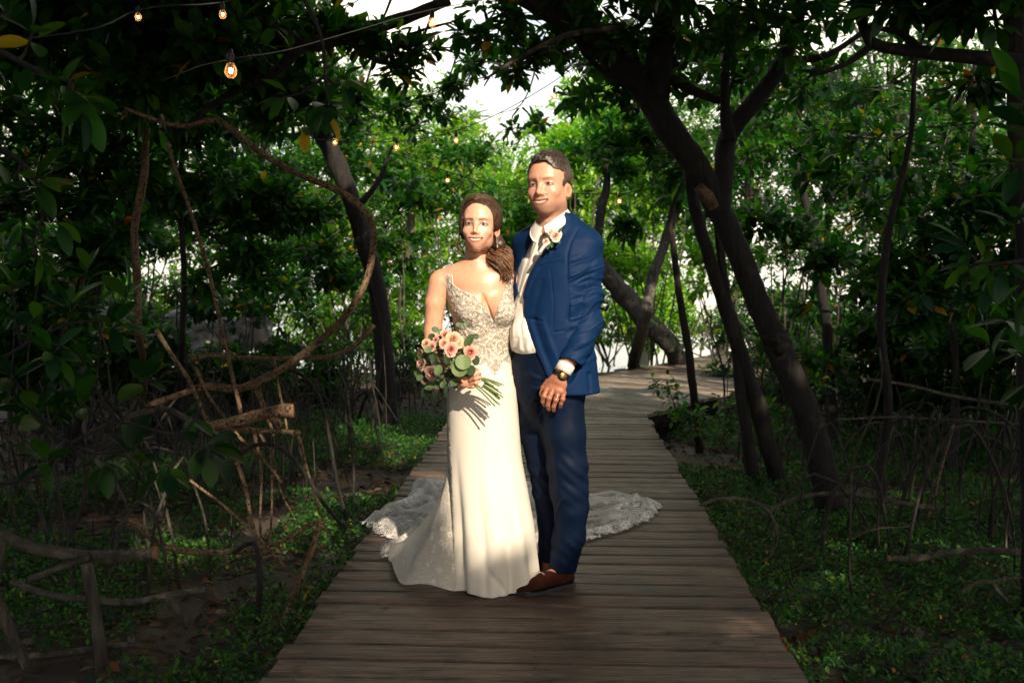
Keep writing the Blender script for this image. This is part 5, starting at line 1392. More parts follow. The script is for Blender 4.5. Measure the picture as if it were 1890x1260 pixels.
JL = lambda py, px, a, b, dy=0: (Zp(py), Xp(px), FY + dy, a, b)
JACKET = [JL(722, 1029, .190, .150, -.0), JL(690, 1024, .192, .152, -.0), JL(650, 1019, .192, .152), JL(610, 1017, .190, .150), JL(560, 1019, .190, .146), JL(510, 1023, .196, .142), JL(470, 1028, .200, .132), JL(445, 1031, .188, .115), JL(425, 1032, .135, .090), JL(408, 1030, .088, .075), JL(396, 1030, .072, .068)]
OPEN = [(1040, 380), (1046, 393), (1024, 424), (1006.7, 464), (989, 489), (976, 518), (968, 545), (966.5, 575), (974, 610), (986, 640), (1002, 675), (1018, 716), (1024, 740), (925, 740), (925, 600), (945, 560), (957, 541), (952, 520), (954.5, 500), (966, 473), (981, 449), (987, 420), (990, 380)]
def build_jacket():
    g = Grid(axis_fine(Xp(925), Xp(1132), .0036, []), axis_fine(FY - .25, FY + .22, .0042, []), axis_fine(Zp(732), Zp(384), .0038, []))
    g.loft(JACKET, g_yaw, .001)
    g.cap(W(1046, 424, -.02), W(1080, 450, -.055), .060, .072, .03); g.cap(W(1012, 424, .03), W(975, 448, .08), .052, .062, .03)
    # open front: cut down to the shirt
    def cut(p):
        x, y = to_px(p); d = poly2(x, y, OPEN) / PPM
        return np.maximum(d, (p[..., 1] - (FY + .015 + .30 * np.clip((Xp(1006) - p[..., 0]) / .02, 0, 1) * (p[..., 2] < Zp(600)) + .10 * (p[..., 0] < Xp(962)))))
    g.add(cut, (Xp(925), FY - .26, Zp(740)), (Xp(1050), FY + .24, Zp(380)), .006, 0, 's')
    # neck hole
    g.add(lambda p: cap(p, W(1019, 440, -.01), W(1020, 370, .0), .060, .078), W(1019, 440, 0) - .12, W(1020, 380, 0) + .12, .006, 0, 's')
    # lapel and collar lie proud of the front
    LAP = [(1044, 390), (1058, 402), (1048, 418), (1040, 430), (1033, 430), (1028, 446), (1014, 468), (996, 492), (984, 514), (973, 545), (966, 552), (962, 535), (975, 500), (990, 470), (1004, 455), (1022, 418)]
    def lap(p):
        x, y = to_px(p); d = poly2(x, y, LAP) / PPM; return -.0065 * np.clip(.5 - d / .003, 0, 1) * (p[..., 1] < FY + .0)
    g.add(lap, (Xp(955), FY - .25, Zp(560)), (Xp(1065), FY + .02, Zp(385)), mode='+', m=0)
    # sleeves
    A = [(1081, 456, -.060), (1083, 500, -.068), (1083, 550, -.076), (1082, 595, -.092), (1070, 635, -.125), (1054, 668, -.158)]
    g2 = Grid(*g.ax); g2.chain([W(*q) for q in A], [.070, .068, .066, .062, .057, .052], .02)
    e, d = W(1053, 671, -.160), W(1048, 684, -.172)
    nrm = (d - e) / np.linalg.norm(d - e)
    g2.add(lambda p: -((p - e) @ nrm) * -1.0, W(1050, 690, -.16) - .12, W(1050, 655, -.16) + .12, .003, 0, 'i')
    g2.cap(W(1056, 664, -.155), W(1036, 700, -.178), .044, .040, .001) if False else None
    g.V = np.minimum(g.V, g2.V)
    # hollow the sleeve end a little
    g.add(lambda p: cap(p, W(1057, 661, -.153), W(1042, 692, -.175), .044, .046), W(1050, 690, -.16) - .1, W(1050, 655, -.16) + .1, .002, 0, 's')
    B = [(972, 455, .08), (955, 520, .12), (935, 585, .15), (895, 600, .15)]
    g.chain([W(*q) for q in B], [.064, .060, .055, .05], .012)
    V, Fq = g.mesh(); Fq = finish(V, Fq); V = smooth(V, Fq, 2, .4)
    N = vnormals(V, Fq); x, y = to_px(V)
    arm = np.clip(((x - (1049 + (y > 600) * -(y - 600) * .35)) / 6), 0, 1) * np.clip((y - 455) / 40, 0, 1) * np.clip((678 - y) / 12, 0, 1) * (V[:, 1] < FY + .03)
    # sleeve folds: slanting ridges, strongest round the elbow
    s = (y + .50 * (x - 1080) + 5 * vnoise(V, 14, 4))
    uv = np.column_stack([s / 19.0 + .6 * vnoise(V, 7, 5), (x - .5 * y) / 90.0, np.zeros(len(V))]); w1 = vnoise(uv, 1, 5); w2 = vnoise(uv * 2.3, 1, 6)
    amp = (.0018 + .0024 * np.exp(-((y - 560) / 60) ** 2)) * arm
    V = V + N * (amp * ((1 - 2.6 * np.abs(w1)) * 1.3 + (1 - 3.0 * np.abs(w2)) * .75))[:, None]
    V = V + N * ((1 - arm) * (.0022 * vnoise(V * np.array([1, 1, .45]), 9, 12) + .0015 * vnoise(V, 26, 13)))[:, None]
    # armhole seam, darts, pockets, long drag folds towards the hip
    def seg(pts, dyy, amp, wid):
        nonlocal V
        dm = np.full(len(V), 1e9)
        for i in range(len(pts) - 1):
            ax_, ay_ = pts[i]; bx_, by_ = pts[i + 1]; ex, ey = bx_ - ax_, by_ - ay_
            t = np.clip(((x - ax_) * ex + (y - ay_) * ey) / (ex * ex + ey * ey), 0, 1); dm = np.minimum(dm, np.hypot(x - ax_ - t * ex, y - ay_ - t * ey) / PPM)
        V = V + N * (amp * np.exp(-(dm / wid) ** 2) * (V[:, 1] < FY + .02))[:, None]
    seg([(1066, 424), (1054, 445), (1047, 470), (1047, 510), (1050, 560), (1048, 590)], 0, -.0045, .005)
    seg([(996, 488), (1014, 482), (1034, 478)], 0, .0015, .003); seg([(996, 493), (1015, 487), (1035, 483)], 0, -.0015, .003)
    seg([(1023, 613), (1042, 610)], 0, -.004, .003)
    seg([(1016, 500), (1022, 560), (1020, 610)], 0, -.0016, .003)
    seg([(985, 590), (1002, 640), (1022, 690), (1035, 715)], 0, -.005, .013); seg([(1000, 590), (1018, 640), (1040, 690)], 0, .004, .012)
    seg([(980, 600), (992, 640), (1010, 690)], 0, .002, .010); seg([(975, 588), (1000, 592)], 0, -.004, .006)
    seg([(1000, 520), (990, 560), (985, 590)], 0, -.004, .014)
    seg([(1088, 690), (1090, 722)], 0, -.008, .008)
    mesh_obj('jacket', V, Fq, M_NAVY, groom)
    # sleeve buttons
    mb = MB()
    for k in range(4):
        c = W(1084 - 3.2 * k, 645 + 9 * k, -.155 + 0 * k); th = np.linspace(0, 6.283, 10, endpoint=False)
        Vb = np.vstack([np.column_stack([c[0] + .0055 * np.cos(th), np.full(10, c[1]), c[2] + .0055 * np.sin(th)]), np.column_stack([c[0] + .0045 * np.cos(th), np.full(10, c[1] - .003), c[2] + .0045 * np.sin(th)]), [[c[0], c[1] - .002, c[2]]]])
        kk = np.arange(10); mb.add(Vb, np.stack([kk, (kk + 1) % 10, 10 + (kk + 1) % 10, 10 + kk], -1)); mb.f[3].append(np.stack([10 + kk, 10 + (kk + 1) % 10, np.full(10, 20)], -1) + mb.n - len(Vb))
    mb.build('sleeve_buttons', M_WIRE, groom)
build_jacket()

def build_shirt():
    g = Grid(axis_fine(Xp(930), Xp(1075), .0036, []), axis_fine(FY - .23, FY + .16, .0042, []), axis_fine(Zp(700), Zp(405), .0036, []))
    L = [JL(655, 1012, .150, .125), JL(640, 1010, .172, .138), JL(615, 1011, .176, .141), JL(575, 1015, .172, .134), JL(530, 1021, .176, .126), JL(480, 1026, .178, .118), JL(450, 1028, .160, .098), JL(430, 1027, .110, .076), JL(415, 1024, .072, .063), JL(408, 1023, .064, .060)]
    g.loft(L, g_yaw, .001)
    g.ell(W(968, 618, -.060), (.050, .040, .055), rotz(g_yaw), .05)
    def op(p):
        x, y = to_px(p); return np.where((y > 445), poly2(x, y, OPEN) / PPM - .0025, -.05)
    g.add(op, (Xp(925), FY - .25, Zp(705)), (Xp(1080), FY + .2, Zp(400)), .004, 0, 'i')
    V, Fq = g.mesh(); Fq = finish(V, Fq); V = smooth(V, Fq, 2, .4); N = vnormals(V, Fq); x, y = to_px(V)
    V = V + N * (.0022 * vnoise(V * np.array([1, 1, .30]), 26, 3) + .0014 * ridged(V * np.array([1, 1, .4]), 17, 5))[:, None]
    # placket and vertical drag folds, gathered waist
    def pl(pts, amp, wid):
        nonlocal V
        dm = np.full(len(V), 1e9)
        for i in range(len(pts) - 1):
            ax_, ay_ = pts[i]; bx_, by_ = pts[i + 1]; ex, ey = bx_ - ax_, by_ - ay_
            t = np.clip(((x - ax_) * ex + (y - ay_) * ey) / (ex * ex + ey * ey), 0, 1); dm = np.minimum(dm, np.hypot(x - ax_ - t * ex, y - ay_ - t * ey) / PPM)
        V = V + N * (amp * np.exp(-(dm / wid) ** 2) * (V[:, 1] < FY + .02))[:, None]
    pl([(999, 430), (984, 470), (972, 510), (961, 545)], .004, .0055); pl([(989, 440), (975, 475), (964, 510), (958, 535)], -.003, .004)
    pl([(1003, 445), (990, 475), (976, 505)], -.004, .004); pl([(956, 560), (948, 600), (947, 640)], .003, .006); pl([(975, 555), (960, 600), (965, 642)], -.004, .006)
    for k in range(7): pl([(946 + 7 * k, 646), (950 + 6 * k, 628 - (k % 3) * 4)], (-1) ** k * .002, .005)
    mesh_obj('shirt', V, Fq, M_SHIRT, groom)
    # collar wings and stand
    def strip(up, lo, th, name):
        u = np.array([W(*q) for q in up]); l_ = np.array([W(*q) for q in lo]); u, _ = catmull(u, np.ones(len(u)), .006); l_, _ = catmull(l_, np.ones(len(l_)), .006)
        n = 60; ti = np.linspace(0, 1, n)
        def rs(a): s = np.concatenate([[0], np.cumsum(np.linalg.norm(np.diff(a, axis=0), axis=1))]); s /= s[-1]; return np.column_stack([np.interp(ti, s, a[:, k]) for k in range(3)])
        u, l_ = rs(u), rs(l_); m = 8; S = np.linspace(0, 1, m)[None, :, None]
        Vs = u[:, None] * (1 - S) + l_[:, None] * S; Vs[:, :, 1] -= .006 * np.sin(np.pi * S[:, :, 0])
        back = Vs + np.array([0, th, -.001]); n_ = n * m; Va = np.vstack([Vs.reshape(-1, 3), back.reshape(-1, 3)])
        i = (np.arange(n - 1)[:, None] * m + np.arange(m - 1)[None]).ravel(); f1 = np.stack([i, i + 1, i + 1 + m, i + m], -1)
        ed = np.concatenate([np.arange(m), np.arange(1, n) * m + m - 1, (n - 1) * m + np.arange(m - 2, -1, -1), np.arange(n - 2, 0, -1) * m]); e2 = np.roll(ed, -1)
        return Va, np.vstack([f1, f1[:, ::-1] + n_, np.stack([ed, e2, e2 + n_, ed + n_], -1)])
    mb = MB()
    for up, lo in (([(1044, 383, .035), (1047, 386, -.02), (1036, 395, -.078), (1018, 408, -.108), (1004, 417, -.122)],
                    [(1052, 396, .035), (1056, 401, -.03), (1043, 414, -.098), (1026, 428, -.128), (1010, 441, -.140)]),
                   ([(1002, 418, -.121), (996, 415, -.105), (990, 410, -.06), (990, 404, .0)],
                    [(993, 449, -.135), (983, 443, -.115), (978, 432, -.07), (980, 420, .0)])):
        v, f = strip(up, lo, .004, 'collar'); mb.add(v, f)
    mb.build('shirt_collar', M_SHIRT, groom)
    # cuff
    c0, c1 = W(1046, 672, -.162), W(1036.5, 690, -.174); mb = MB()
    prof = [(.0405, 0), (.0405, .35), (.0400, 1), (.0365, 1.0), (.0355, .4)]
    d = c1 - c0; L_ = np.linalg.norm(d); d /= L_; X, Y, Z = frames(d[None], np.zeros(1)); X, Y, Z = X[0], Y[0], Z[0]; n = 36; th = np.linspace(0, 2 * math.pi, n, endpoint=False)
    Vc = np.array([c0 + X * (t * .040) + r_ * (math.cos(a) * Y * 1.0 + math.sin(a) * Z * .86) for r_, t in prof for a in th])
    i = (np.arange(len(prof) - 1)[:, None] * n + np.arange(n)[None]).ravel(); j = (np.arange(len(prof) - 1)[:, None] * n + (np.arange(n)[None] + 1) % n).ravel()
    mb.add(Vc, np.stack([i, j, j + n, i + n], -1)); mb.build('shirt_cuff', M_SHIRT, groom)
build_shirt()

def build_trousers():
    g = Grid(axis_fine(Xp(925), Xp(1105), .0042, []), axis_fine(FY - .20, FY + .28, .005, []), axis_fine(.02, Zp(632), .0045, []))
    g.loft([JL(790, 1016, .08, .07), JL(765, 1016, .11, .10), JL(735, 1014, .150, .124), JL(700, 1013, .172, .136), JL(665, 1013, .170, .135), JL(640, 1013, .165, .132)], g_yaw, .001)
    g.chain([W(1036, 730, -.035), W(1040, 800, -.05), W(1046, 860, -.055), W(1049, 900, -.05), W(1054, 935, -.04), W(1051, 990, -.012), W(1037, 1054, .018)], [.098, .090, .082, .077, .068, .062, .059], .025)
    g.chain([W(990, 730, .05), W(996, 800, .06), W(1006, 860, .07), W(1012, 900, .08), W(1017, 960, .115), W(1016, 1010, .135), W(1014, 1050, .142)], [.094, .086, .078, .072, .060, .055, .053], .012)
    # cut the hems level
    g.add(lambda p: .058 + .10 * (p[..., 0] - Xp(1036)) * -1 - p[..., 2], (Xp(925), FY - .2, 0), (Xp(1100), FY + .3, .12), .004, 0, 'i')
    V, Fq = g.mesh(); Fq = finish(V, Fq); V = smooth(V, Fq, 2, .4); N = vnormals(V, Fq); x, y = to_px(V)
    V = V + N * (.0055 * vnoise(V * np.array([1, 1, .5]), 8, 31) + .0022 * vnoise(V, 24, 32))[:, None]
    kn = np.exp(-((y - 885) / 50) ** 2) + .9 * np.exp(-((y - 1015) / 38) ** 2) + .5 * np.exp(-((y - 700) / 40) ** 2)
    V = V + N * (kn * .0028 * np.sin((y - .9 * (x - 1040)) / 24 * 2 * math.pi + 2.5 * vnoise(V, 8, 33)) * (.5 + .5 * vnoise(V, 7, 34)))[:, None]
    def pl(pts, amp, wid):
        nonlocal V
        dm = np.full(len(V), 1e9)
        for i in range(len(pts) - 1):
            ax_, ay_ = pts[i]; bx_, by_ = pts[i + 1]; ex, ey = bx_ - ax_, by_ - ay_
            t = np.clip(((x - ax_) * ex + (y - ay_) * ey) / (ex * ex + ey * ey), 0, 1); dm = np.minimum(dm, np.hypot(x - ax_ - t * ex, y - ay_ - t * ey) / PPM)
        V = V + N * (amp * np.exp(-(dm / wid) ** 2) * (V[:, 1] < FY + .02))[:, None]
    pl([(1000, 700), (998, 760), (1012, 830), (1022, 900)], -.005, .012)
    pl([(1004, 720), (985, 716)], .006, .008); pl([(1000, 700), (975, 690)], .006, .008); pl([(1002, 740), (978, 735)], -.005, .007)
    pl([(1038, 920), (1022, 965), (1018, 1045)], .006, .006)
    mesh_obj('trousers', V, Fq, M_NAVY2, groom)
build_trousers()

def build_shoe(heel, toe, name='shoe'):
    heel, toe = np.asarray(heel, float), np.asarray(toe, float); d = toe - heel; d[2] = 0; L = np.linalg.norm(d); d /= L; sd_ = np.array([-d[1], d[0], 0])
    S = np.array([0, .02, .06, .15, .3, .42, .5, .62, .75, .86, .94, .985, 1.0]); Wd = np.array([.004, .020, .029, .0335, .0325, .034, .037, .043, .046, .041, .031, .018, .003])
    Hh = np.array([.050, .060, .066, .066, .064, .080, .083, .072, .058, .050, .043, .033, .020])
    s = np.linspace(0, 1, 56); wd = np.interp(s, S, Wd); hh = np.interp(s, S, Hh); ker = np.hanning(7)[1:-1]; ker /= ker.sum()
    hh = np.convolve(np.pad(hh, 2, mode='edge'), ker, 'valid'); n = 28; th = np.linspace(-.5 * math.pi, 1.5 * math.pi, n, endpoint=False); V = []
    off = .010 * np.sin(np.pi * s)
    z0 = .016
    for k in range(len(s)):
        c, sn = np.cos(th), np.sin(th); xx = wd[k] * np.sign(c) * np.abs(c) ** .8; zz = z0 + (hh[k] - z0) * .5 * (1 + np.sign(sn) * np.abs(sn) ** .9)
        xx = xx * (1 - .35 * np.clip((zz - z0) / max(hh[k] - z0, .01), 0, 1) ** 2)
        V.append(heel + d * (s[k] * L) + (off[k] + xx)[:, None] * sd_ + zz[:, None] * np.array([0, 0, 1]))
    V = np.concatenate(V); i = (np.arange(len(s) - 1)[:, None] * n + np.arange(n)[None]).ravel(); j = (np.arange(len(s) - 1)[:, None] * n + (np.arange(n)[None] + 1) % n).ravel()
    root = bpy.data.objects.new(name, None); COL.objects.link(root); root.parent = groom; root.location = Vector([float(a) for a in heel - np.array(groom.location)])
    m, nt, b, out = new_mat('brown_suede'); nt.links.new(ramp(nt, noise(nt, 50, 4), [(.3, (.024, .005, .0025)), (.7, (.045, .010, .005))]), b.inputs['Base Color']); b.inputs['Roughness'].default_value = .85; b.inputs['Specular IOR Level'].default_value = .15; bump(nt, b, noise(nt, 400, 3), .3, .001)
    mesh_obj('upper', V, np.stack([i, j, j + n, i + n], -1), m, root)
    mb = MB(); ring = []
    for sg in (1, -1):
        for k in (range(len(s)) if sg == 1 else range(len(s) - 1, -1, -1)):
            ring.append(heel + d * (s[k] * L) + (off[k] + sg * (wd[k] + .0035)) * sd_)
    ring = np.array(ring); a = ring.copy(); a[:, 2] = .0015; b2 = ring.copy(); b2[:, 2] = .017; c2 = ring.copy(); c2[:, 2] = .019; cen = ring.mean(0); c2[:, :2] = cen[:2] + (c2[:, :2] - cen[:2]) * .93
    q = len(ring); kk = np.arange(q); k2 = (kk + 1) % q
    mb.add(np.vstack([a, b2, c2]), np.vstack([np.stack([kk, k2, k2 + q, kk + q], -1), np.stack([kk + q, k2 + q, k2 + 2 * q, kk + 2 * q], -1)])); h = len(s)
    mb.f[4].append(np.stack([np.arange(h - 1), np.arange(1, h), 2 * h - 2 - np.arange(h - 1), 2 * h - 1 - np.arange(h - 1)], -1)); mb.build('sole', M_WIRE, root)
    # strap over the vamp with a metal bit
    mb = MB(); t = .60; pts = [heel + d * (t * L) + (off[34] + u) * sd_ + np.array([0, 0, z]) for u, z in ((-.041, .030), (-.034, .052), (-.018, .069), (0, .0755), (.018, .069), (.034, .052), (.041, .030))]
    add_tube(mb, pts, .0045, n=8, step=.01); add_tube(mb, [p_ - d * .008 for p_ in pts], .0035, n=8, step=.01); mb.build('strap', m, root)
    mb = MB(); c = heel + d * (t * L - .003) + off[34] * sd_ + np.array([0, 0, .081])
    add_tube(mb, [c - sd_ * .016, c, c + sd_ * .016], .0022, n=8, step=.005)
    for sg in (-1, 1):
        th = np.linspace(0, 2 * math.pi, 12); add_tube(mb, [c + sd_ * sg * .018 + .006 * (math.cos(t_) * d + math.sin(t_) * sd_) + np.array([0, 0, -.002]) for t_ in th], .0014, n=6, step=.003, cap=False)
    mg, nt, b, out = new_mat('brass'); b.inputs['Base Color'].default_value = (.6, .42, .2, 1); b.inputs['Metallic'].default_value = 1; b.inputs['Roughness'].default_value = .3
    mb.build('metal_bit', mg, root)
build_shoe(G(1058, 1077), G(953, 1099)); build_shoe(G(1022, 1050) + np.array([.02, 0, 0]), G(950, 1062))

def watch():
    root = bpy.data.objects.new('watch', None); COL.objects.link(root); root.parent = groom; c = W(1035, 693.5, -.176); root.location = Vector([float(a) for a in c - np.array(groom.location)])
    ax = W(1031, 702, -.180) - W(1043, 678, -.166); ax /= np.linalg.norm(ax); X, Y, Z = frames(ax[None], np.zeros(1)); X, Y, Z = X[0], Y[0], Z[0]
    mb = MB(); th = np.linspace(0, 2 * math.pi, 40, endpoint=False); n = 40; prof = [(.0290, -.009), (.0320, -.009), (.0330, 0), (.0320, .009), (.0290, .009)]
    V = np.array([c + X * t + r_ * (math.cos(a) * Y + math.sin(a) * Z) for r_, t in prof for a in th])
    i = (np.arange(4)[:, None] * n + np.arange(n)[None]).ravel(); j = (np.arange(4)[:, None] * n + (np.arange(n)[None] + 1) % n).ravel()
    mb.add(V, np.stack([i, j, j + n, i + n], -1))
    mk, nt, b, out = new_mat('black_steel'); b.inputs['Base Color'].default_value = (.02, .018, .015, 1); b.inputs['Metallic'].default_value = .8; b.inputs['Roughness'].default_value = .35
    bump(nt, b, noise(nt, 260, 2), .8, .003); mb.build('band', mk, root)
    f = np.array([.25, -.95, .15]); f = f - X * (f @ X); f /= np.linalg.norm(f); u = np.cross(X, f); cc = c + f * .031
    def disc(r_, h0, h1, mat, name):
        m2 = MB(); V = np.vstack([[cc + f * h + r_ * s_ * (math.cos(a) * X + math.sin(a) * u) for a in th] for h, s_ in ((h0, 1), (h1 * .8, 1), (h1, .9))] + [[cc + f * h1]])
        k = np.arange(n); k2 = (k + 1) % n; m2.add(V, np.vstack([np.stack([k, k2, k2 + n, k + n], -1), np.stack([k + n, k2 + n, k2 + 2 * n, k + 2 * n], -1)])); m2.f[3].append(np.stack([k + 2 * n, k2 + 2 * n, np.full(n, 3 * n)], -1)); m2.build(name, mat, root)
    disc(.0205, -.006, .006, mk, 'case')
    md, nt, b, out = new_mat('gold_dial'); b.inputs['Base Color'].default_value = (.20, .13, .04, 1); b.inputs['Metallic'].default_value = .7; b.inputs['Roughness'].default_value = .35
    disc(.0150, .004, .0072, md, 'dial')
    mb = MB()
    for a, l in ((.5, .010), (2.4, .012)): add_tube(mb, [cc + f * .0085, cc + f * .0085 + l * (math.cos(a) * X + math.sin(a) * u)], .0008, n=5)
    mb.build('hands', M_SHIRT, root)
    # wedding ring
    p0, p1 = W(1030, 725, -.198), W(1026, 738, -.216); q = p0 * .35 + p1 * .65; t = (p1 - p0) / np.linalg.norm(p1 - p0); _, Y2, Z2 = frames(t[None], np.zeros(1)); mb = MB(); a_ = np.linspace(0, 2 * math.pi, 24)
    add_tube(mb, [q + .0115 * (math.cos(a) * Y2[0] + math.sin(a) * Z2[0]) for a in a_], .0022, n=8, step=.002, cap=False)
    mr, nt, b, out = new_mat('silver'); b.inputs['Base Color'].default_value = (.8, .8, .8, 1); b.inputs['Metallic'].default_value = 1; b.inputs['Roughness'].default_value = .2; mb.build('wedding_ring', mr, groom)
watch()
# ------------------------------------------------------------------ the bride
bride = empty('person', (Xp(890), FY, 0.0), 'smiling woman with long brown hair in an ivory lace wedding gown holding the bouquet', 'person')
b_yaw = math.radians(-6)
bh_c = W(886, 417.5, -.035); bh_s = .985
BR = rotz(math.radians(-9)) @ roty(math.radians(1.5)) @ rotx(math.radians(-1))
TB = lambda py, px, a, b, dy=0: (Zp(py), Xp(px), FY + dy, a, b)
BT = [TB(770, 890, .140, .118, .0), TB(720, 889, .142, .116, .0), TB(680, 890, .120, .100), TB(645, 892, .102, .087), TB(610, 892, .108, .088), TB(575, 890, .128, .094), TB(545, 886, .136, .094), TB(520, 881, .142, .086), TB(503, 880, .150, .070), TB(492, 880, .110, .058), TB(482, 879, .06, .052)]
ARM = [(811, 521, .005), (803, 560, .0), (799, 610, .0), (797, 650, -.03), (828, 682, -.14), (852, 700, -.205)]
def torso_b(g, e=0.0, k=.001):
    g.loft([(z, x, y, a + e, b + e) for z, x, y, a, b in BT], b_yaw, k)
def build_bride_body():
    g = Grid(axis_fine(Xp(770), Xp(985), .0048, [(Xp(846), Xp(926), .0018)]), axis_fine(FY - .34, FY + .28, .0055, [(FY - .185, FY + .11, .0024)]),
             axis_fine(.01, 1.70, .0075, [(Zp(600), Zp(470), .0038), (Zp(475), Zp(355), .0018), (Zp(722), Zp(680), .0026)]))
    torso_b(g)
    g.cap(W(878, 500, .0), W(880, 455, .0), .050, .047, .03)
    g.cap(W(872, 492, .02), W(815, 514, .01), .030, .040, .03); g.cap(W(886, 492, .02), W(942, 516, .03), .030, .040, .03)   # shoulders
    for sx, ax_ in ((868, 1), (924, -1)):                                      # bust
        g.ell(W(sx, 571, -.062), (.057, .056, .060), None, .03)
    g.ell(W(896, 560, -.065), (.030, .030, .03), None, .02) if False else None
    g.chain([W(*q) for q in ARM], [.0455, .0420, .0375, .0330, .0270, .0205], .012)
    g.chain([W(940, 520, .05), W(952, 560, .14), (W(970, 600, .22))], [.043, .038, .033], .02)
    g.cap(W(860, 497, -.040), W(832, 500, -.025), .0065, .005, .018); g.cap(W(890, 498, -.045), W(918, 499, -.03), .0065, .005, .018)   # collar bones
    # legs
    for sx in (868, 908): g.chain([W(sx, 760, 0), W(sx, 900, -.01), W(sx, 1060, .02)], [.075, .05, .035], .02); g.chain([W(sx, 1060, .02), W(sx, 1082, -.06)], [.03, .025], .01)
    # right hand round the stems
    g.ell(W(861, 704, -.225), (.033, .018, .024), roty(-.35), .012)
    FG = [([(868, 695, -.238), (876, 691, -.256), (884, 688.5, -.250), (887, 690, -.236)], [.0078, .0075, .0068, .0058]),
          ([(869, 702, -.242), (877, 699, -.262), (886, 696, -.256), (889, 697.5, -.242)], [.0080, .0078, .0070, .0060]),
          ([(868, 709, -.240), (878, 707, -.260), (887, 703.5, -.254), (891, 704, -.240)], [.0078, .0076, .0068, .0060]),
          ([(865, 714, -.236), (873, 714, -.252), (881, 711, -.248), (884, 711, -.236)], [.0070, .0066, .0060, .0052]),
          ([(860, 692, -.222), (868, 684, -.222), (877, 681, -.216), (882, 682, -.208)], [.0095, .0085, .0078, .0066])]
    for pts, rr in FG: g.chain([W(*q) for q in pts], rr, .003)
    def hf(p):
        return head_sdf(((p - bh_c) / bh_s) @ BR, 'f') * bh_s
    g.add(hf, bh_c - .15, bh_c + .15, .018, .0)
    V, Fq = g.mesh(); Fq = finish(V, Fq); q = ((V - bh_c) / bh_s) @ BR
    sm = np.clip((bh_c[2] - .14 - V[:, 2]) / .02, 0, 1) * (V[:, 2] > Zp(670)); V = smooth(V, Fq, 3, .5, sm)
    # cleavage
    x, y = to_px(V); N = vnormals(V, Fq)
    C = head_paint(q, (.72, .41, .285), 'f', (.62, .20, .17), (.13, .065, .035), (.030, .018, .012))
    body_ = V[:, 2] < bh_c[2] - .125; C[body_] = (.64, .345, .225)
    C[(V[:, 2] < Zp(670))] = (.60, .29, .18)
    cl = np.exp(-((x - (897 + (y - 560) * .35)) / 3.2) ** 2) * np.clip((y - 538) / 16, 0, 1) * np.clip((612 - y) / 10, 0, 1) * (V[:, 1] < FY - .03)
    V = V - N * (cl * .010)[:, None]
    mesh_obj('body', V, Fq, M_SKIN, bride, cols=C)
    mb = MB()
    for pts, rr in FG[:4]:
        e = W(*pts[3]) ; t = W(*pts[2]) ; v = e - t; v /= np.linalg.norm(v)
        Vn, Fn = lathe([(0, -.003), (.004, -.002), (.0045, .002), (.003, .006), (0, .007)], (0, 0, 0), 8); mb.add(Vn * np.array([1, .45, 1]) + e + np.array([.001, -rr[3], 0]), Fn)
    mb.build('fingernails', emis('nail_polish', (.75, .45, .40), 0), bride)
build_bride_body()

# dress -------------------------------------------------------------
def dress_mat():
    m, nt, b, out = new_mat('ivory_gown'); at = nd(nt, 'ShaderNodeAttribute', attribute_name='col'); sep = nd(nt, 'ShaderNodeSeparateColor'); nt.links.new(at.outputs['Color'], sep.inputs[0])
    v1 = nd(nt, 'ShaderNodeTexVoronoi', feature='SMOOTH_F1'); v1.inputs['Scale'].default_value = 62; tc = coords(nt, 'Object')
    wv = nd(nt, 'ShaderNodeTexNoise'); wv.inputs['Scale'].default_value = 34; wv.inputs['Detail'].default_value = 3; wv.inputs['Distortion'].default_value = 3.2; nt.links.new(tc, wv.inputs[0]); nt.links.new(tc, v1.inputs[0])
    scroll = ramp(nt, wv.outputs[0], [(.40, (0, 0, 0)), (.47, (1, 1, 1)), (.53, (1, 1, 1)), (.60, (0, 0, 0))])
    bead = ramp(nt, v1.outputs[0], [(.12, (1, 1, 1)), (.5, (0, 0, 0))])
    lc = mixc(nt, scroll, (.36, .27, .19), (.74, .68, .58)); lc = mixc(nt, bead, lc, (.80, .76, .68))
    # lace with an irregular edge
    nz = noise(nt, 45, 3); ad = nd(nt, 'ShaderNodeMath', operation='ADD'); nt.links.new(sep.outputs[0], ad.inputs[0]); nt.links.new(nz, ad.inputs[1])
    fac = ramp(nt, ad.outputs[0], [(.93, (0, 0, 0)), (.97, (1, 1, 1))])
    base = mixc(nt, fac, (.68, .63, .55), lc); nt.links.new(base, b.inputs['Base Color'])
    rr = mixc(nt, fac, (.42, .42, .42), (.5, .5, .5)); nt.links.new(rr, b.inputs['Roughness']); b.inputs['Specular IOR Level'].default_value = .35; b.inputs['Sheen Weight'].default_value = .1
    h = nd(nt, 'ShaderNodeMath', operation='ADD'); nt.links.new(scroll, h.inputs[0]); nt.links.new(bead, h.inputs[1]); h2 = nd(nt, 'ShaderNodeMath', operation='MULTIPLY'); nt.links.new(h.outputs[0], h2.inputs[0]); nt.links.new(fac, h2.inputs[1])
    bump(nt, b, h2.outputs[0], 1.0, .004); return m
M_GOWN = dress_mat()
NECK = [(828, 500), (836, 524), (846, 532), (860, 538), (874, 545), (886, 556), (897, 570), (905, 583), (910.8, 594), (914.5, 583), (920, 565), (928, 543), (937, 520), (945, 500), (955, 440), (820, 440)]
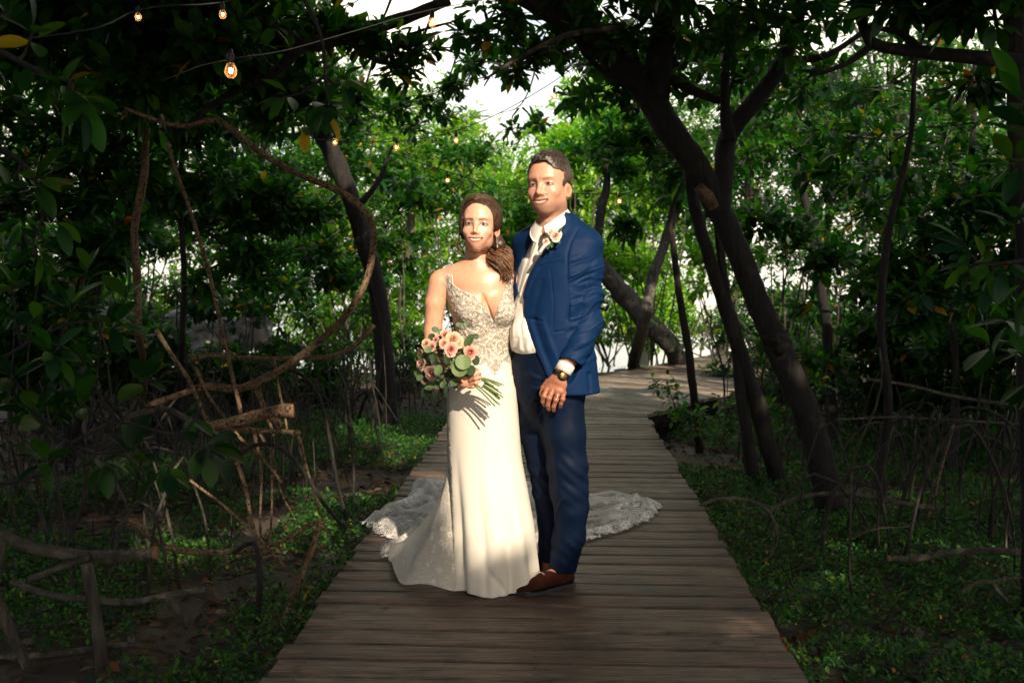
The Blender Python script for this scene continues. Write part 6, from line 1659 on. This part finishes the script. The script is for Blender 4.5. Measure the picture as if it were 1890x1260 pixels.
def build_bodice():
    g = Grid(axis_fine(Xp(815), Xp(972), .0030, []), axis_fine(FY - .17, FY + .14, .0034, []), axis_fine(Zp(775), Zp(505), .0032, []))
    torso_b(g, .006)
    for sx in (868, 924): g.ell(W(sx, 573, -.064), (.061, .060, .062), None, .025)
    def neck(p):
        x, y = to_px(p); return poly2(x, y, NECK) / PPM
    g.add(neck, (Xp(815), FY - .2, Zp(612)), (Xp(975), FY + .0, Zp(500)), .002, 0, 's')
    g.add(lambda p: -(Zp(545) - p[..., 2]), (Xp(815), FY - .0, Zp(560)), (Xp(975), FY + .16, Zp(500)), .003, 0, 'i')
    # arm holes
    g.add(lambda p: cap(p, W(806, 500, .0), W(800, 560, -.0), .050, .045), W(800, 560, 0) - .06, W(812, 500, 0) + .07, .004, 0, 's')
    V, Fq = g.mesh(); Fq = finish(V, Fq); V = smooth(V, Fq, 1, .4); N = vnormals(V, Fq)
    x, y = to_px(V)
    V = V + N * (.0016 * vnoise(V, 110, 3) + .0014 * ridged(V, 60, 5))[:, None]
    lim = np.interp(x, [826, 845, 862, 880, 897, 905, 912, 919, 927, 940, 956], [640, 655, 662, 672, 668, 684, 694, 684, 664, 668, 650])
    front = V[:, 1] < FY + .02
    lace = np.clip((lim + 10 - y) / 20, 0, 1)
    C = np.column_stack([lace, lace, lace]); C[~front] = 1
    mesh_obj('bodice', V, Fq, M_GOWN, bride, cols=C)
    mb = MB(); add_tube(mb, [W(835, 487, .03), W(834.5, 491, -.0), W(833, 497, -.030), W(834, 510, -.048), W(836, 525, -.070)], .0022, n=6, step=.008)
    for k in range(14): t = k / 13; q = W(833.5 + 2 * t, 495 + 30 * t, -.026 - .047 * t); v, f = lathe([(0, -.003), (.003, 0), (0, .003)], q, 6); mb.add(v, f)
    mb.build('shoulder_strap', M_SHIRT, bride)
    # sheer panel in the plunge
    q = [W(908, 572, -.088), W(915, 572, -.088), W(911, 592, -.100)]
build_bodice()

def lace_mat(name, net=.5, scale=40, tint=(.80, .78, .74)):
    """tulle with dense embroidered flowers; attribute col.r = how much lace, col.g = how open the net"""
    m, nt, b, out = new_mat(name); at = nd(nt, 'ShaderNodeAttribute', attribute_name='col'); sep = nd(nt, 'ShaderNodeSeparateColor'); nt.links.new(at.outputs['Color'], sep.inputs[0]); tc = coords(nt, 'Object')
    wv = nd(nt, 'ShaderNodeTexNoise'); wv.inputs['Scale'].default_value = scale * .5; wv.inputs['Detail'].default_value = 3; wv.inputs['Distortion'].default_value = 4; nt.links.new(tc, wv.inputs[0])
    v1 = nd(nt, 'ShaderNodeTexVoronoi'); v1.inputs['Scale'].default_value = scale * .42; nt.links.new(tc, v1.inputs[0])
    fl = ramp(nt, v1.outputs[0], [(.10, (.2, .2, .2)), (.16, (1, 1, 1)), (.30, (1, 1, 1)), (.36, (.1, .1, .1)), (.42, (.9, .9, .9)), (.50, (0, 0, 0))])
    sc_ = ramp(nt, wv.outputs[0], [(.42, (0, 0, 0)), (.47, (1, 1, 1)), (.53, (1, 1, 1)), (.58, (0, 0, 0))])
    mx = nd(nt, 'ShaderNodeMath', operation='MAXIMUM'); nt.links.new(fl, mx.inputs[0]); nt.links.new(sc_, mx.inputs[1])
    mu = nd(nt, 'ShaderNodeMath', operation='MULTIPLY'); nt.links.new(mx.outputs[0], mu.inputs[0]); nt.links.new(sep.outputs[0], mu.inputs[1])
    mxa = nd(nt, 'ShaderNodeMath', operation='MAXIMUM'); nt.links.new(mu.outputs[0], mxa.inputs[0]); nt.links.new(sep.outputs[1], mxa.inputs[1])
    b.inputs['Base Color'].default_value = (*tint, 1); b.inputs['Roughness'].default_value = .7; nt.links.new(mxa.outputs[0], b.inputs['Alpha'])
    bump(nt, b, mu.outputs[0], .8, .004); return m
M_LACE = lace_mat('lace_tulle')

def build_skirt():
    lev = np.array([  # px-y, centre x, half width, half depth, depth offset of the centre
        (712, 889, .149, .122, .0), (760, 890, .151, .126, .0), (850, 894, .158, .134, .0), (920, 902, .170, .150, .0), (980, 908, .180, .160, .0), (1030, 911, .186, .168, -.0), (1070, 913, .189, .172, .0), (1092, 913.5, .190, .174, .0)], float)
    nz, nt_ = 150, 260; py = np.linspace(712, 1092, nz); th = np.linspace(0, 2 * math.pi, nt_, endpoint=False)
    I = lambda k: np.interp(py, lev[:, 0], lev[:, k])
    zt, zb = Zp(712), .006; zz = np.linspace(zt, zb, nz)
    cx = np.array([Xp(c) for c in I(1)]); a, b_, dy = I(2), I(3), I(4)
    ker = np.hanning(19)[1:-1]; ker /= ker.sum(); sm_ = lambda v: np.convolve(np.pad(v, 8, mode='edge'), ker, 'valid'); cx, a, b_ = sm_(cx), sm_(a), sm_(b_)
    T, K = np.meshgrid(th, np.arange(nz)); f = (K / nz); ct, st = np.cos(T), np.sin(T)     # st<0 is the front
    def gs(t0, w_): d = (T - t0 + math.pi) % (2 * math.pi) - math.pi; return np.exp(-(d / w_) ** 2)
    F0 = 1.5 * math.pi
    r = 1 + .0 * T
    low = np.clip((f - .25) / .6, 0, 1) ** 1.3
    r = r + low * (-.125 * gs(F0 + .40, .13) + .085 * gs(F0 + .70, .14) + .055 * gs(F0 + .10, .18) - .10 * gs(F0 - .80, .11) + .06 * gs(F0 - .55, .16) + .06 * gs(F0 - 1.05, .10) - .05 * gs(F0 - .18, .09))
    hem = np.clip((f - .84) / .16, 0, 1)
    r = r + hem ** 1.2 * (.085 * gs(F0 - .18, .20) - .10 * gs(F0 + .12, .10) + .04 * gs(F0 + .35, .15) + .03 * np.sin(T * 7 + 1))
    crease = np.exp(-((f - (.93 + .25 * (T - F0 - .1))) / .022) ** 2) * gs(F0 + .12, .22); r = r - .05 * crease
    pull = np.exp(-((f - (.22 + .12 * (T - F0))) / .02) ** 2) * gs(F0 - .3, .5); r = r - .006 * pull
    side = 1 + .0 * T
    X = cx[:, None] + a[:, None] * ct * r; Y = FY + dy[:, None] + b_[:, None] * st * r; Z = np.repeat(zz[:, None], nt_, 1)
    V = np.stack([X, Y, Z], -1).reshape(-1, 3); V[:, 2] += .004 * (np.sin(T * 5).ravel()) * hem.ravel()
    V[:, 2] = np.maximum(V[:, 2], .004)
    i = (np.arange(nz - 1)[:, None] * nt_ + np.arange(nt_)[None]).ravel(); j = (np.arange(nz - 1)[:, None] * nt_ + (np.arange(nt_)[None] + 1) % nt_).ravel(); Fq = np.stack([i, i + nt_, j + nt_, j], -1)
    N = vnormals(V, Fq); V = V + N * (.0022 * vnoise(V * np.array([1, 1, .3]), 7, 51))[:, None]
    x, y = to_px(V)
    sl = (x < np.interp(y, [700, 780, 850, 1100], [828, 831, 834, 842])) * 1.0
    lim = np.interp(x, [826, 845, 862, 880, 897, 905, 912, 919, 927, 940, 956], [640, 655, 662, 672, 668, 684, 694, 684, 664, 668, 650])
    L_ = np.clip(sl * .55 + 0, 0, 1) ; C = np.column_stack([L_, L_, L_])
    mesh_obj('skirt', V, Fq, M_GOWN, bride, cols=C)
build_skirt()

def build_godet():
    """sheer lace panel flaring from the side of the skirt to the deck"""
    top = W(827, 842, -.01)
    bot = [G(842, 1089), G(815, 1088), G(790, 1085), G(765, 1081), G(742, 1076), G(726, 1060), G(716, 1045), G(722, 1025), G(738, 1005), G(760, 985), G(800, 960)]
    bq, _ = catmull(bot, np.ones(len(bot)), .01); nu, nv = len(bq), 90; u = np.linspace(0, 1, nu); v = np.linspace(0, 1, nv)
    V = []
    for k in range(nv):
        t = v[k]; s = t ** 1.75
        seam = W(827 + 13 * t, 842 + 246 * t, -.01 - .12 * t)              # front seam on the skirt
        row = top * (1 - s) + bq * s
        row[:, 2] = top[2] * (1 - t) + .010 * t
        # hold the front edge onto the skirt
        wgt = np.exp(-(u / .16) ** 2)[:, None]; sx = np.array([seam[0], seam[1], row[0, 2]]); row = row * (1 - wgt) + (sx + (row - row[0])) * wgt
        V.append(row)
    V = np.array(V); U, T = np.meshgrid(u, v)
    wv_ = np.sin(U * 16 + 2) * .012 * T ** 1.4 + .010 * vnoise(V.reshape(-1, 3), 9, 71).reshape(U.shape) * T
    V[:, :, 1] += wv_; V[:, :, 0] += wv_ * .5
    V[:, :, 2] += np.clip((T - .86) / .14, 0, 1) * .018 * (1 + np.sin(U * 27)) * np.clip(U * 8, 0, 1)
    P_ = V.reshape(-1, 3); i = (np.arange(nv - 1)[:, None] * nu + np.arange(nu - 1)[None]).ravel(); Fq = np.stack([i, i + 1, i + 1 + nu, i + nu], -1)
    lace = np.clip((.20 + .03 * np.sin(T * 26) - U) / .03, 0, 1) + np.clip((T - .88 - .02 * np.sin(U * 40)) / .02, 0, 1); lace = np.clip(lace, 0, 1)
    C = np.column_stack([lace.ravel(), (.62 + .20 * T).ravel(), lace.ravel()])
    mesh_obj('side_godet', P_, Fq, lace_mat('godet_tulle', scale=60, tint=(.70, .65, .56)), bride, cols=C)
build_godet()

def build_train():
    out = [(1222, 937), (1214, 928), (1190, 921), (1160, 917), (1130, 909), (1110, 914), (1075, 914), (1030, 905), (985, 893), (920, 885), (850, 884), (800, 893), (775, 893), (762, 900), (756, 915), (740, 930), (712, 942), (690, 952), (668, 966), (676, 978), (700, 990), (726, 1000), (716, 1010), (699, 1018), (703, 1032), (722, 1034), (740, 1038), (780, 1040), (880, 1045), (985, 1030), (1050, 1008), (1090, 1000), (1130, 988), (1170, 977), (1205, 960)]
    ow = np.array([G(*q)[:2] for q in out]); h = .011
    xs = np.arange(ow[:, 0].min() - .03, ow[:, 0].max() + .03, h); ys = np.arange(ow[:, 1].min() - .03, ow[:, 1].max() + .03, h * 1.25)
    X, Y = np.meshgrid(xs, ys, indexing='ij'); d = poly2(X, Y, ow)
    p = np.column_stack([X.ravel(), Y.ravel(), np.zeros(X.size)])
    dd = d.ravel(); edge = np.clip(-dd / .05, 0, 1)
    sc_ = .007 * np.abs(np.sin(np.arctan2(p[:, 1] - 5.2, p[:, 0]) * 46))
    keep = dd < sc_ - .002 + .012 * vnoise(p, 30, 1)
    pl_ = p.copy(); pl_[:, 0] *= .8
    z = .010 + edge ** .7 * (.030 * np.maximum(ridged(pl_, 4.2, 3) - .62, 0) / .38 + .022 * np.maximum(ridged(pl_, 9, 4) - .6, 0) / .4 + .005 * (1 + vnoise(p, 26, 5)))
    def roll(pts, hgt, wid):
        nonlocal z
        q = np.array([G(*c)[:2] for c in pts])
        for i in range(len(q) - 1):
            e = q[i + 1] - q[i]; t = np.clip(((p[:, :2] - q[i]) @ e) / (e @ e), 0, 1); d_ = np.linalg.norm(p[:, :2] - q[i] - t[:, None] * e, axis=1); z = np.maximum(z, .01 + hgt * np.exp(-(d_ / wid) ** 2) * (edge ** .35))
    roll([(768, 905), (790, 908), (800, 925)], .075, .045); roll([(700, 965), (712, 975), (735, 990), (760, 980)], .055, .03); roll([(712, 950), (745, 940), (775, 925)], .05, .035)
    roll([(712, 1022), (735, 1020), (760, 1000)], .06, .035); roll([(735, 960), (770, 955), (800, 940)], .045, .03)
    roll([(1075, 965), (1120, 955), (1165, 935)], .04, .03); roll([(1090, 925), (1130, 918), (1160, 925)], .035, .03); roll([(1050, 995), (1110, 985), (1150, 970)], .03, .035)
    roll([(985, 930), (1000, 960), (995, 1000)], .05, .04)
    p[:, 2] = z; ny = len(ys); i = (np.arange(len(xs) - 1)[:, None] * ny + np.arange(ny - 1)[None]).ravel(); Fq = np.stack([i, i + ny, i + ny + 1, i + 1], -1); Fq = Fq[keep[Fq].all(1)]
    used = np.unique(Fq); mp = np.full(len(p), -1); mp[used] = np.arange(len(used)); p = p[used]; Fq = mp[Fq]; dd = dd[used]
    lace = np.clip(.45 + 1.2 * np.exp(-(-dd) / .10) + .5 * vnoise(p, 5, 9), 0, 1); net = np.clip(.30 + .2 * vnoise(p, 3, 8) + (p[:, 2] > .035) * .25, .12, .7)
    C = np.column_stack([lace, net, lace])
    mesh_obj('lace_train', p, Fq, M_LACE, bride, cols=C)
build_train()

# hair ---------------------------------------------------------------
M_HAIR = hair_mat('hair_brown', (.035, .017, .010), (.20, .105, .055))
def hair_bride():
    g = Grid(axis_fine(bh_c[0] - .12, bh_c[0] + .14, .0028, []), axis_fine(bh_c[1] - .11, bh_c[1] + .16, .0030, []), axis_fine(bh_c[2] - .15, bh_c[2] + .17, .0028, []))
    def f(p):
        q = ((p - bh_c) / bh_s) @ BR; x, y, z = q[..., 0], q[..., 1], q[..., 2]; sh = x.shape
        d = ell(q, (0, .024, .047), (.084, .104, .090))
        d = smin(d, ell(q, (-.066, -.008, .0), (.022, .040, .060)), .03); d = smin(d, ell(q, (.064, .012, .028), (.022, .045, .050)), .03)
        d = smin(d, cap(q, (.02, .085, -.02), (.075, .045, -.075), .040, .030), .03)
        xr = x + .10 * z + .004; face = np.sqrt((xr / .0625) ** 2 + ((z + .012 - .12 * x) / .098) ** 2) - 1; part_ = face * .06
        cut = np.maximum(part_, y + .012 + np.clip(np.abs(x) - .05, 0, .05) * 1.0)
        d = smax(d, -cut, .008)
        fl = q.reshape(-1, 3); st = (np.sin((fl[:, 2] * .9 + fl[:, 1] * .55 + .015 * vnoise(fl, 14, 3)) * 420 + 3 * fl[:, 0] * 40)).reshape(sh)
        return (d - .0005 * st) * bh_s
    g.add(f, bh_c - .2, bh_c + .2, .001); V, Fq = g.mesh(); Fq = finish(V, Fq)
    C = np.ones((len(V), 3)) * .42
    mb = MB(); mb.add(V, Fq, C)
    r = random.Random(3)
    # swept strands across the crown and back over the ear
    def loc(x, y, z): return bh_c + bh_s * (BR @ np.array([x, y, z]))
    for k in range(420):
        t = r.random(); sgn = 1 if r.random() < .62 else -1
        x0 = -.012 + r.uniform(-.004, .004); 
        pts = []
        for s in np.linspace(0, 1, 7):
            a = (s * 1.75) * sgn + (0 if sgn > 0 else 0); yy = -.062 + .12 * t + .075 * s * (1 if sgn > 0 else .6)
            c = np.array([0, .024, .047]); rx, rz = .0865, .0925; k_ = math.sqrt(max(.05, 1 - ((yy - .024) / .108) ** 2))
            pts.append(loc(c[0] + x0 * (1 - s) + rx * k_ * math.sin(a), yy, c[2] + rz * k_ * math.cos(a) - (0.0)))
        add_tube(mb, pts, [.0006, .0011, .0013, .0013, .0012, .001, .0006], col=tuple([.30 + .55 * r.random()] * 3), n=5, step=.012, cap=False)
    # loose curled tail over her left shoulder
    base = [W(905, 425, .06), W(918, 448, .035), W(920, 466, -.005), W(924, 484, -.045), W(932, 502, -.062), W(937, 520, -.070)]
    Q, _ = catmull(base, np.ones(len(base)), .006); n = len(Q)
    for k in range(640):
        a0 = r.uniform(0, 6.28); ph = round(a0) * 1.1 + r.uniform(-.35, .35); rad = .043 * math.sqrt(r.random()); tw_ = r.choice([1.9, 2.05]) + r.uniform(-.1, .1); end = r.uniform(.72, 1.0); amp = r.uniform(.010, .020); pts = []
        for i_ in range(0, int(n * end), 3):
            s = i_ / n; env = min(1, .35 + 1.6 * s) * (1 - .35 * max(0, s - .75) / .25)
            o = np.array([math.cos(a0 + s * 1.5), math.sin(a0 + s * 1.5) * .75, 0]) * rad * env + amp * min(1, s * 2) * np.array([math.cos(ph + s * tw_ * 6.28), math.sin(ph + s * tw_ * 6.28), .5 * math.cos(ph + s * 14)])
            pts.append(Q[i_] + o)
        if len(pts) > 3: add_tube(mb, pts, np.concatenate([[.0012], np.full(len(pts) - 2, .0016), [.0005]]), col=tuple((.85 + 1.3 * r.random() * min(1, .4 + rad * 22)) * np.array([1, .96, .9])), n=5, step=.007, cap=False)
    # wisps by the face
    for (p0, p1, p2) in (((850, 420, -.03), (846, 445, -.04), (851, 470, -.05)), ((852, 425, -.03), (843, 452, -.03), (856, 474, -.04)), ((848, 415, -.02), (848, 440, -.02), (844, 458, -.02)), ((915, 405, -.04), (921, 430, -.03), (922, 455, -.03))):
        for z in range(3): o = np.array([r.uniform(-.004, .004), 0, r.uniform(-.004, .004)]); add_tube(mb, [W(*p0), W(*p1) + o, W(*p2) + o * 2], [.0012, .0010, .0005], col=(1.3, 1.2, 1.1), n=4, step=.01, cap=False)
    mb.build('hair', M_HAIR, bride)
    mb = MB()
    for k in range(9):
        rr = [.0035, .002, .003, .002, .0032, .002, .003, .004, .002][k]; q = W(917.0 + .15 * k, 437 + 2.6 * k, -.045); v, f = lathe([(0, -rr), (rr * .8, -rr * .5), (rr, 0), (rr * .8, rr * .5), (0, rr)], q, 8); mb.add(v, f)
    me, nt, b, out = new_mat('crystal'); b.inputs['Base Color'].default_value = (.85, .82, .8, 1); b.inputs['Metallic'].default_value = .7; b.inputs['Roughness'].default_value = .12; mb.build('earring', me, bride)
hair_bride()

# ------------------------------------------------------------------ flowers
def rose(mb, c, r, seed, axis=(0, -1, .35), open_=1.0, c0=(.62, .20, .15), c1=(.78, .50, .40)):
    R = np.random.default_rng(seed); ax = np.asarray(axis, float); ax /= np.linalg.norm(ax); X, Y, Z = frames(ax[None], np.zeros(1)); X, Y, Z = X[0], Y[0], Z[0]
    n = 17
    for k in range(n):
        t = k / (n - 1); ang = k * 2.4 + R.random() * .3; rad = r * (.14 + .62 * t ** .9); hgt = r * (1.05 - .55 * t); wd = .95 - .25 * t; flare = .10 + .55 * t ** 1.6 * open_
        us = np.linspace(-1, 1, 7); vs = np.linspace(0, 1, 5); V = []
        for v in vs:
            for u in us:
                a = ang + u * wd * (1.0 if v > .2 else .6); rr = rad * (.45 + .6 * v ** .6) + flare * r * v ** 3 * (1 - .25 * u * u); h = -r * .35 + hgt * v * (1 - .18 * u * u) + (-.10 * r * t) * v ** 4
                V.append(np.asarray(c) + X * h * .9 + rr * (math.cos(a) * Y + math.sin(a) * Z))
        V = np.array(V); i = (np.arange(4)[:, None] * 7 + np.arange(6)[None]).ravel(); col = np.asarray(c0) * (1 - t) + np.asarray(c1) * t
        mb.add(V, np.stack([i, i + 1, i + 8, i + 7], -1), tuple(col * (.9 + .2 * R.random())))
M_PETAL = leaf_mat('rose_petal', trans=.25, rough=.6, tint=(1.1, 1, .95), spec=.25)
M_EUC = leaf_mat('eucalyptus_leaf', trans=.2, rough=.5, tint=(1.3, 1.4, .8), spec=.3)
def round_leaf(mb, c, r, nrm, up, col, asp=1.0):
    nrm = np.asarray(nrm, float); nrm /= np.linalg.norm(nrm); up = np.asarray(up, float); up = up - nrm * (up @ nrm); up /= np.linalg.norm(up); rt = np.cross(up, nrm); n = 16; V = [np.asarray(c)]
    for rr in (.5, 1.0):
        for k in range(n): a = 2 * math.pi * k / n; V.append(np.asarray(c) + r * rr * (math.cos(a) * rt * asp + math.sin(a) * up) - nrm * (r * rr) * .18 * rr * abs(math.cos(a)) * -1)
    k = np.arange(n); k2 = (k + 1) % n; b = mb.n; mb.v.append(np.array(V)); mb.f[3].append(np.stack([np.zeros(n, int), 1 + k, 1 + k2], -1) + b); mb.f[4].append(np.stack([1 + k, 1 + n + k, 1 + n + k2, 1 + k2], -1) + b); mb.c.append(np.broadcast_to(np.asarray(col, float), (len(V), 3))); mb.n += len(V)

def build_bouquet():
    root = empty('bouquet', W(845, 690, -.22), 'bouquet of blush roses and eucalyptus with bare stems, held by the bride at her hip', 'bouquet')
    RS = [(797, 0, 0, 0, 0)]
    for k, (px, py, dy, r, ax, c0, c1, lab) in enumerate([
        (822, 617, -.235, .020, (.1, -1, .9), (.70, .26, .20), (.80, .45, .36), 'spiky peach bloom at the top'),
        (836, 626, -.255, .028, (.2, -1, .6), (.70, .36, .25), (.78, .52, .36), None),
        (844, 631, -.245, .024, (.4, -1, .5), (.66, .40, .27), (.74, .52, .36), None),
        (819, 634, -.270, .019, (-.1, -1, .4), (.72, .36, .26), (.80, .52, .42), None),
        (832, 645, -.285, .026, (0, -1, .3), (.72, .26, .22), (.82, .50, .43), None),
        (868, 650, -.275, .025, (.15, -1, .15), (.62, .12, .10), (.82, .52, .42), 'rose with a deep pink heart at the right'),
        (786, 634, -.240, .018, (-.4, -1, .5), (.66, .44, .32), (.74, .56, .40), None),
        (797, 640, -.255, .016, (-.2, -1, .3), (.55, .24, .20), (.70, .42, .36), None),
        (777, 672, -.235, .022, (-.7, -1, 0), (.60, .34, .26), (.72, .50, .42), 'half-open bud at the left'),
        (804, 627, -.245, .012, (-.2, -1, .6), (.50, .16, .16), (.66, .34, .32), None),
        (796, 688, -.262, .028, (-.3, -1, -.3), (.40, .20, .17), (.55, .36, .32), 'dusky rose in the shade below'),
        (775, 652, -.23, .014, (-.6, -1, .2), (.38, .22, .16), (.48, .34, .22), None)]):
        mb = MB(); rose(mb, W(px, py, dy), r * .92, 900 + k, ax, 1.0, tuple(np.array(c0) * (.92, .95, .95)), tuple(np.array(c1) * (.97, .97, .92))); o = mb.build('rose', M_PETAL, root)
        if lab: o['label'] = lab
    mb = MB(); R = random.Random(12); EG = (.14, .21, .075); ED = (.035, .065, .028)
    for px, py, dy, r, nr, up, col, asp in [
        (855, 668, -.305, .031, (.1, -1, .35), (0, 0, 1), EG, 1.05), (848, 682, -.300, .029, (0, -1, .25), (.2, 0, 1), (.12, .19, .06), 1.1), (868, 683, -.27, .022, (.5, -1, 0), (0, 0, 1), ED, 1),
        (809, 683, -.300, .022, (0, -1, .2), (.4, 0, 1), (.10, .16, .055), .75), (826, 661, -.29, .024, (-.2, -1, 0), (.1, 0, 1), ED, .6), (835, 672, -.29, .020, (.3, -1, 0), (.5, 0, 1), (.11, .17, .06), .45),
        (866, 629, -.25, .030, (-.3, -1, .2), (.6, 0, 1), (.06, .10, .035), .55), (877, 621, -.25, .016, (.1, -1, .3), (1, 0, .1), (.05, .09, .03), .7), (878, 665, -.25, .020, (.4, -1, 0), (0, 0, 1), ED, .8),
        (800, 663, -.28, .020, (-.2, -1, .1), (.1, 0, 1), ED, .6), (790, 645, -.275, .014, (-.1, -1, .4), (0, 0, 1), (.12, .18, .08), 1.2), (838, 705, -.27, .018, (.2, -1, -.2), (.6, 0, -1), (.09, .14, .05), .6),
        (775, 697, -.25, .016, (-.5, -1, .3), (1, 0, .3), (.10, .16, .06), .8), (792, 716, -.25, .019, (0, -1, .6), (1, 0, .1), (.09, .14, .05), .6), (801, 736, -.24, .028, (.2, -1, 0), (0, 0, 1), (.03, .055, .022), .55),
        (822, 720, -.26, .020, (.3, -1, 0), (.1, 0, 1), ED, .5), (784, 725, -.23, .022, (-.2, -1, 0), (0, 0, 1), ED, .7), (812, 612, -.22, .012, (0, -1, .4), (0, 0, 1), (.09, .15, .08), 1), (803, 608, -.22, .014, (.3, -1, .5), (0, 0, 1), (.07, .12, .07), 1.1),
        (847, 599, -.20, .011, (0, -1, .6), (0, 0, 1), (.10, .16, .09), 1.1), (853, 601, -.20, .010, (.2, -1, .3), (0, 0, 1), (.10, .16, .09), 1), (860, 598, -.20, .010, (0, -1, .2), (0, 0, 1), (.12, .19, .10), 1), (797, 622, -.23, .016, (-.3, -1, .3), (0, 0, 1), ED, 1)]:
        round_leaf(mb, W(px, py, dy), r, nr, up, col, asp)
    for k in range(110):
        a = R.random() * 6.28; rr = math.sqrt(R.random()); px, py = 812 + 46 * rr * math.cos(a), 684 + 54 * rr * math.sin(a) - 8
        round_leaf(mb, W(px, py, -.195 - .05 * R.random()), .008 + .009 * R.random(), (R.uniform(-.8, .5), -1, R.uniform(-.6, .6)), (R.uniform(-1, 1), 0, R.uniform(-1, 1)), [ED, (.05, .09, .035), (.08, .12, .045), (.06, .035, .025)][k % 4], R.uniform(.5, 1))
    mb.build('leaves', M_EUC, root)
    mb = MB()
    for k in range(34):
        a = R.random() * 6.28; rr = math.sqrt(R.random()); e = W(817 + 40 * rr * math.cos(a), 660 + 44 * rr * math.sin(a), -.235); s = W(868, 698, -.235); add_tube(mb, [s, (s + e) / 2 + np.array([0, .01, .01]), e], [.0022, .002, .0012], col=(.07, .08, .03), n=5, step=.03)
    for k in range(20):
        u, v = R.uniform(-1, 1), R.uniform(-1, 1); s = W(866, 697, -.236) + np.array([.006 * v, .007 * u, .010 * u]); L = R.uniform(.92, 1.08)
        e0 = W(920, 728, -.275); e = s + (e0 - W(866, 697, -.236)) * L + np.array([.010 * v, .014 * v, .030 * u + .006 * v]); m_ = (s + e) / 2 + np.array([0, 0, .006])
        g_ = R.uniform(.7, 1.3); add_tube(mb, [s, m_, e], .0026 * R.uniform(.8, 1.25), col=(.10 * g_, .15 * g_, .035 * g_), n=7, step=.02)
    m, nt, b, out = new_mat('green_stems'); at = nd(nt, 'ShaderNodeAttribute', attribute_name='col'); nt.links.new(at.outputs['Color'], b.inputs['Base Color']); b.inputs['Roughness'].default_value = .5; mb.build('stems', m, root)
    mb = MB(); c0, c1 = W(872, 700, -.238), W(892, 711, -.251); add_tube(mb, [c0, (c0 + c1) / 2, c1], [.0155, .0150, .0158], n=18, step=.006, bump=.05, bs=120); mb.build('ribbon', M_SHIRT, root)
build_bouquet()

def boutonniere():
    rt = bpy.data.objects.new('boutonniere', None); COL.objects.link(rt); rt.parent = groom; c = W(1022, 438, -.165); rt.location = Vector([float(a) for a in c - np.array(groom.location)])
    for k, (px, py, dy, r, ax) in enumerate([(1025, 435, -.165, .022, (.1, -1, .4)), (1017, 428, -.160, .014, (-.2, -1, .8)), (1007, 446, -.172, .012, (-.5, -1, .4))]):
        mb = MB(); rose(mb, W(px, py, dy), r, 950 + k, ax, 1, (.78, .52, .42), (.82, .72, .60)); mb.build('rose', M_PETAL, rt)
    mb = MB(); R = random.Random(4)
    for px, py, r, up in [(1014, 448, .014, (.5, 0, -1)), (1019, 452, .012, (0, 0, -1)), (1009, 440, .010, (-1, 0, .5)), (1012, 455, .013, (-.3, 0, -1)), (1020, 444, .013, (.2, 0, 1)), (1034, 424, .010, (1, 0, 1)), (1031, 446, .010, (1, 0, -1))]: round_leaf(mb, W(px, py, -.168), r, (R.uniform(-.3, .3), -1, .2), up, (.05, .10, .03), .55)
    mb.build('leaves', M_EUC, rt)
    mb = MB(); add_tube(mb, [W(1014, 446, -.170), W(1003, 456, -.172), W(995, 468, -.170)], [.0075, .0070, .0065], n=10, step=.01, bump=.1, bs=80); mb.build('ribbon', M_SHIRT, rt)
boutonniere()
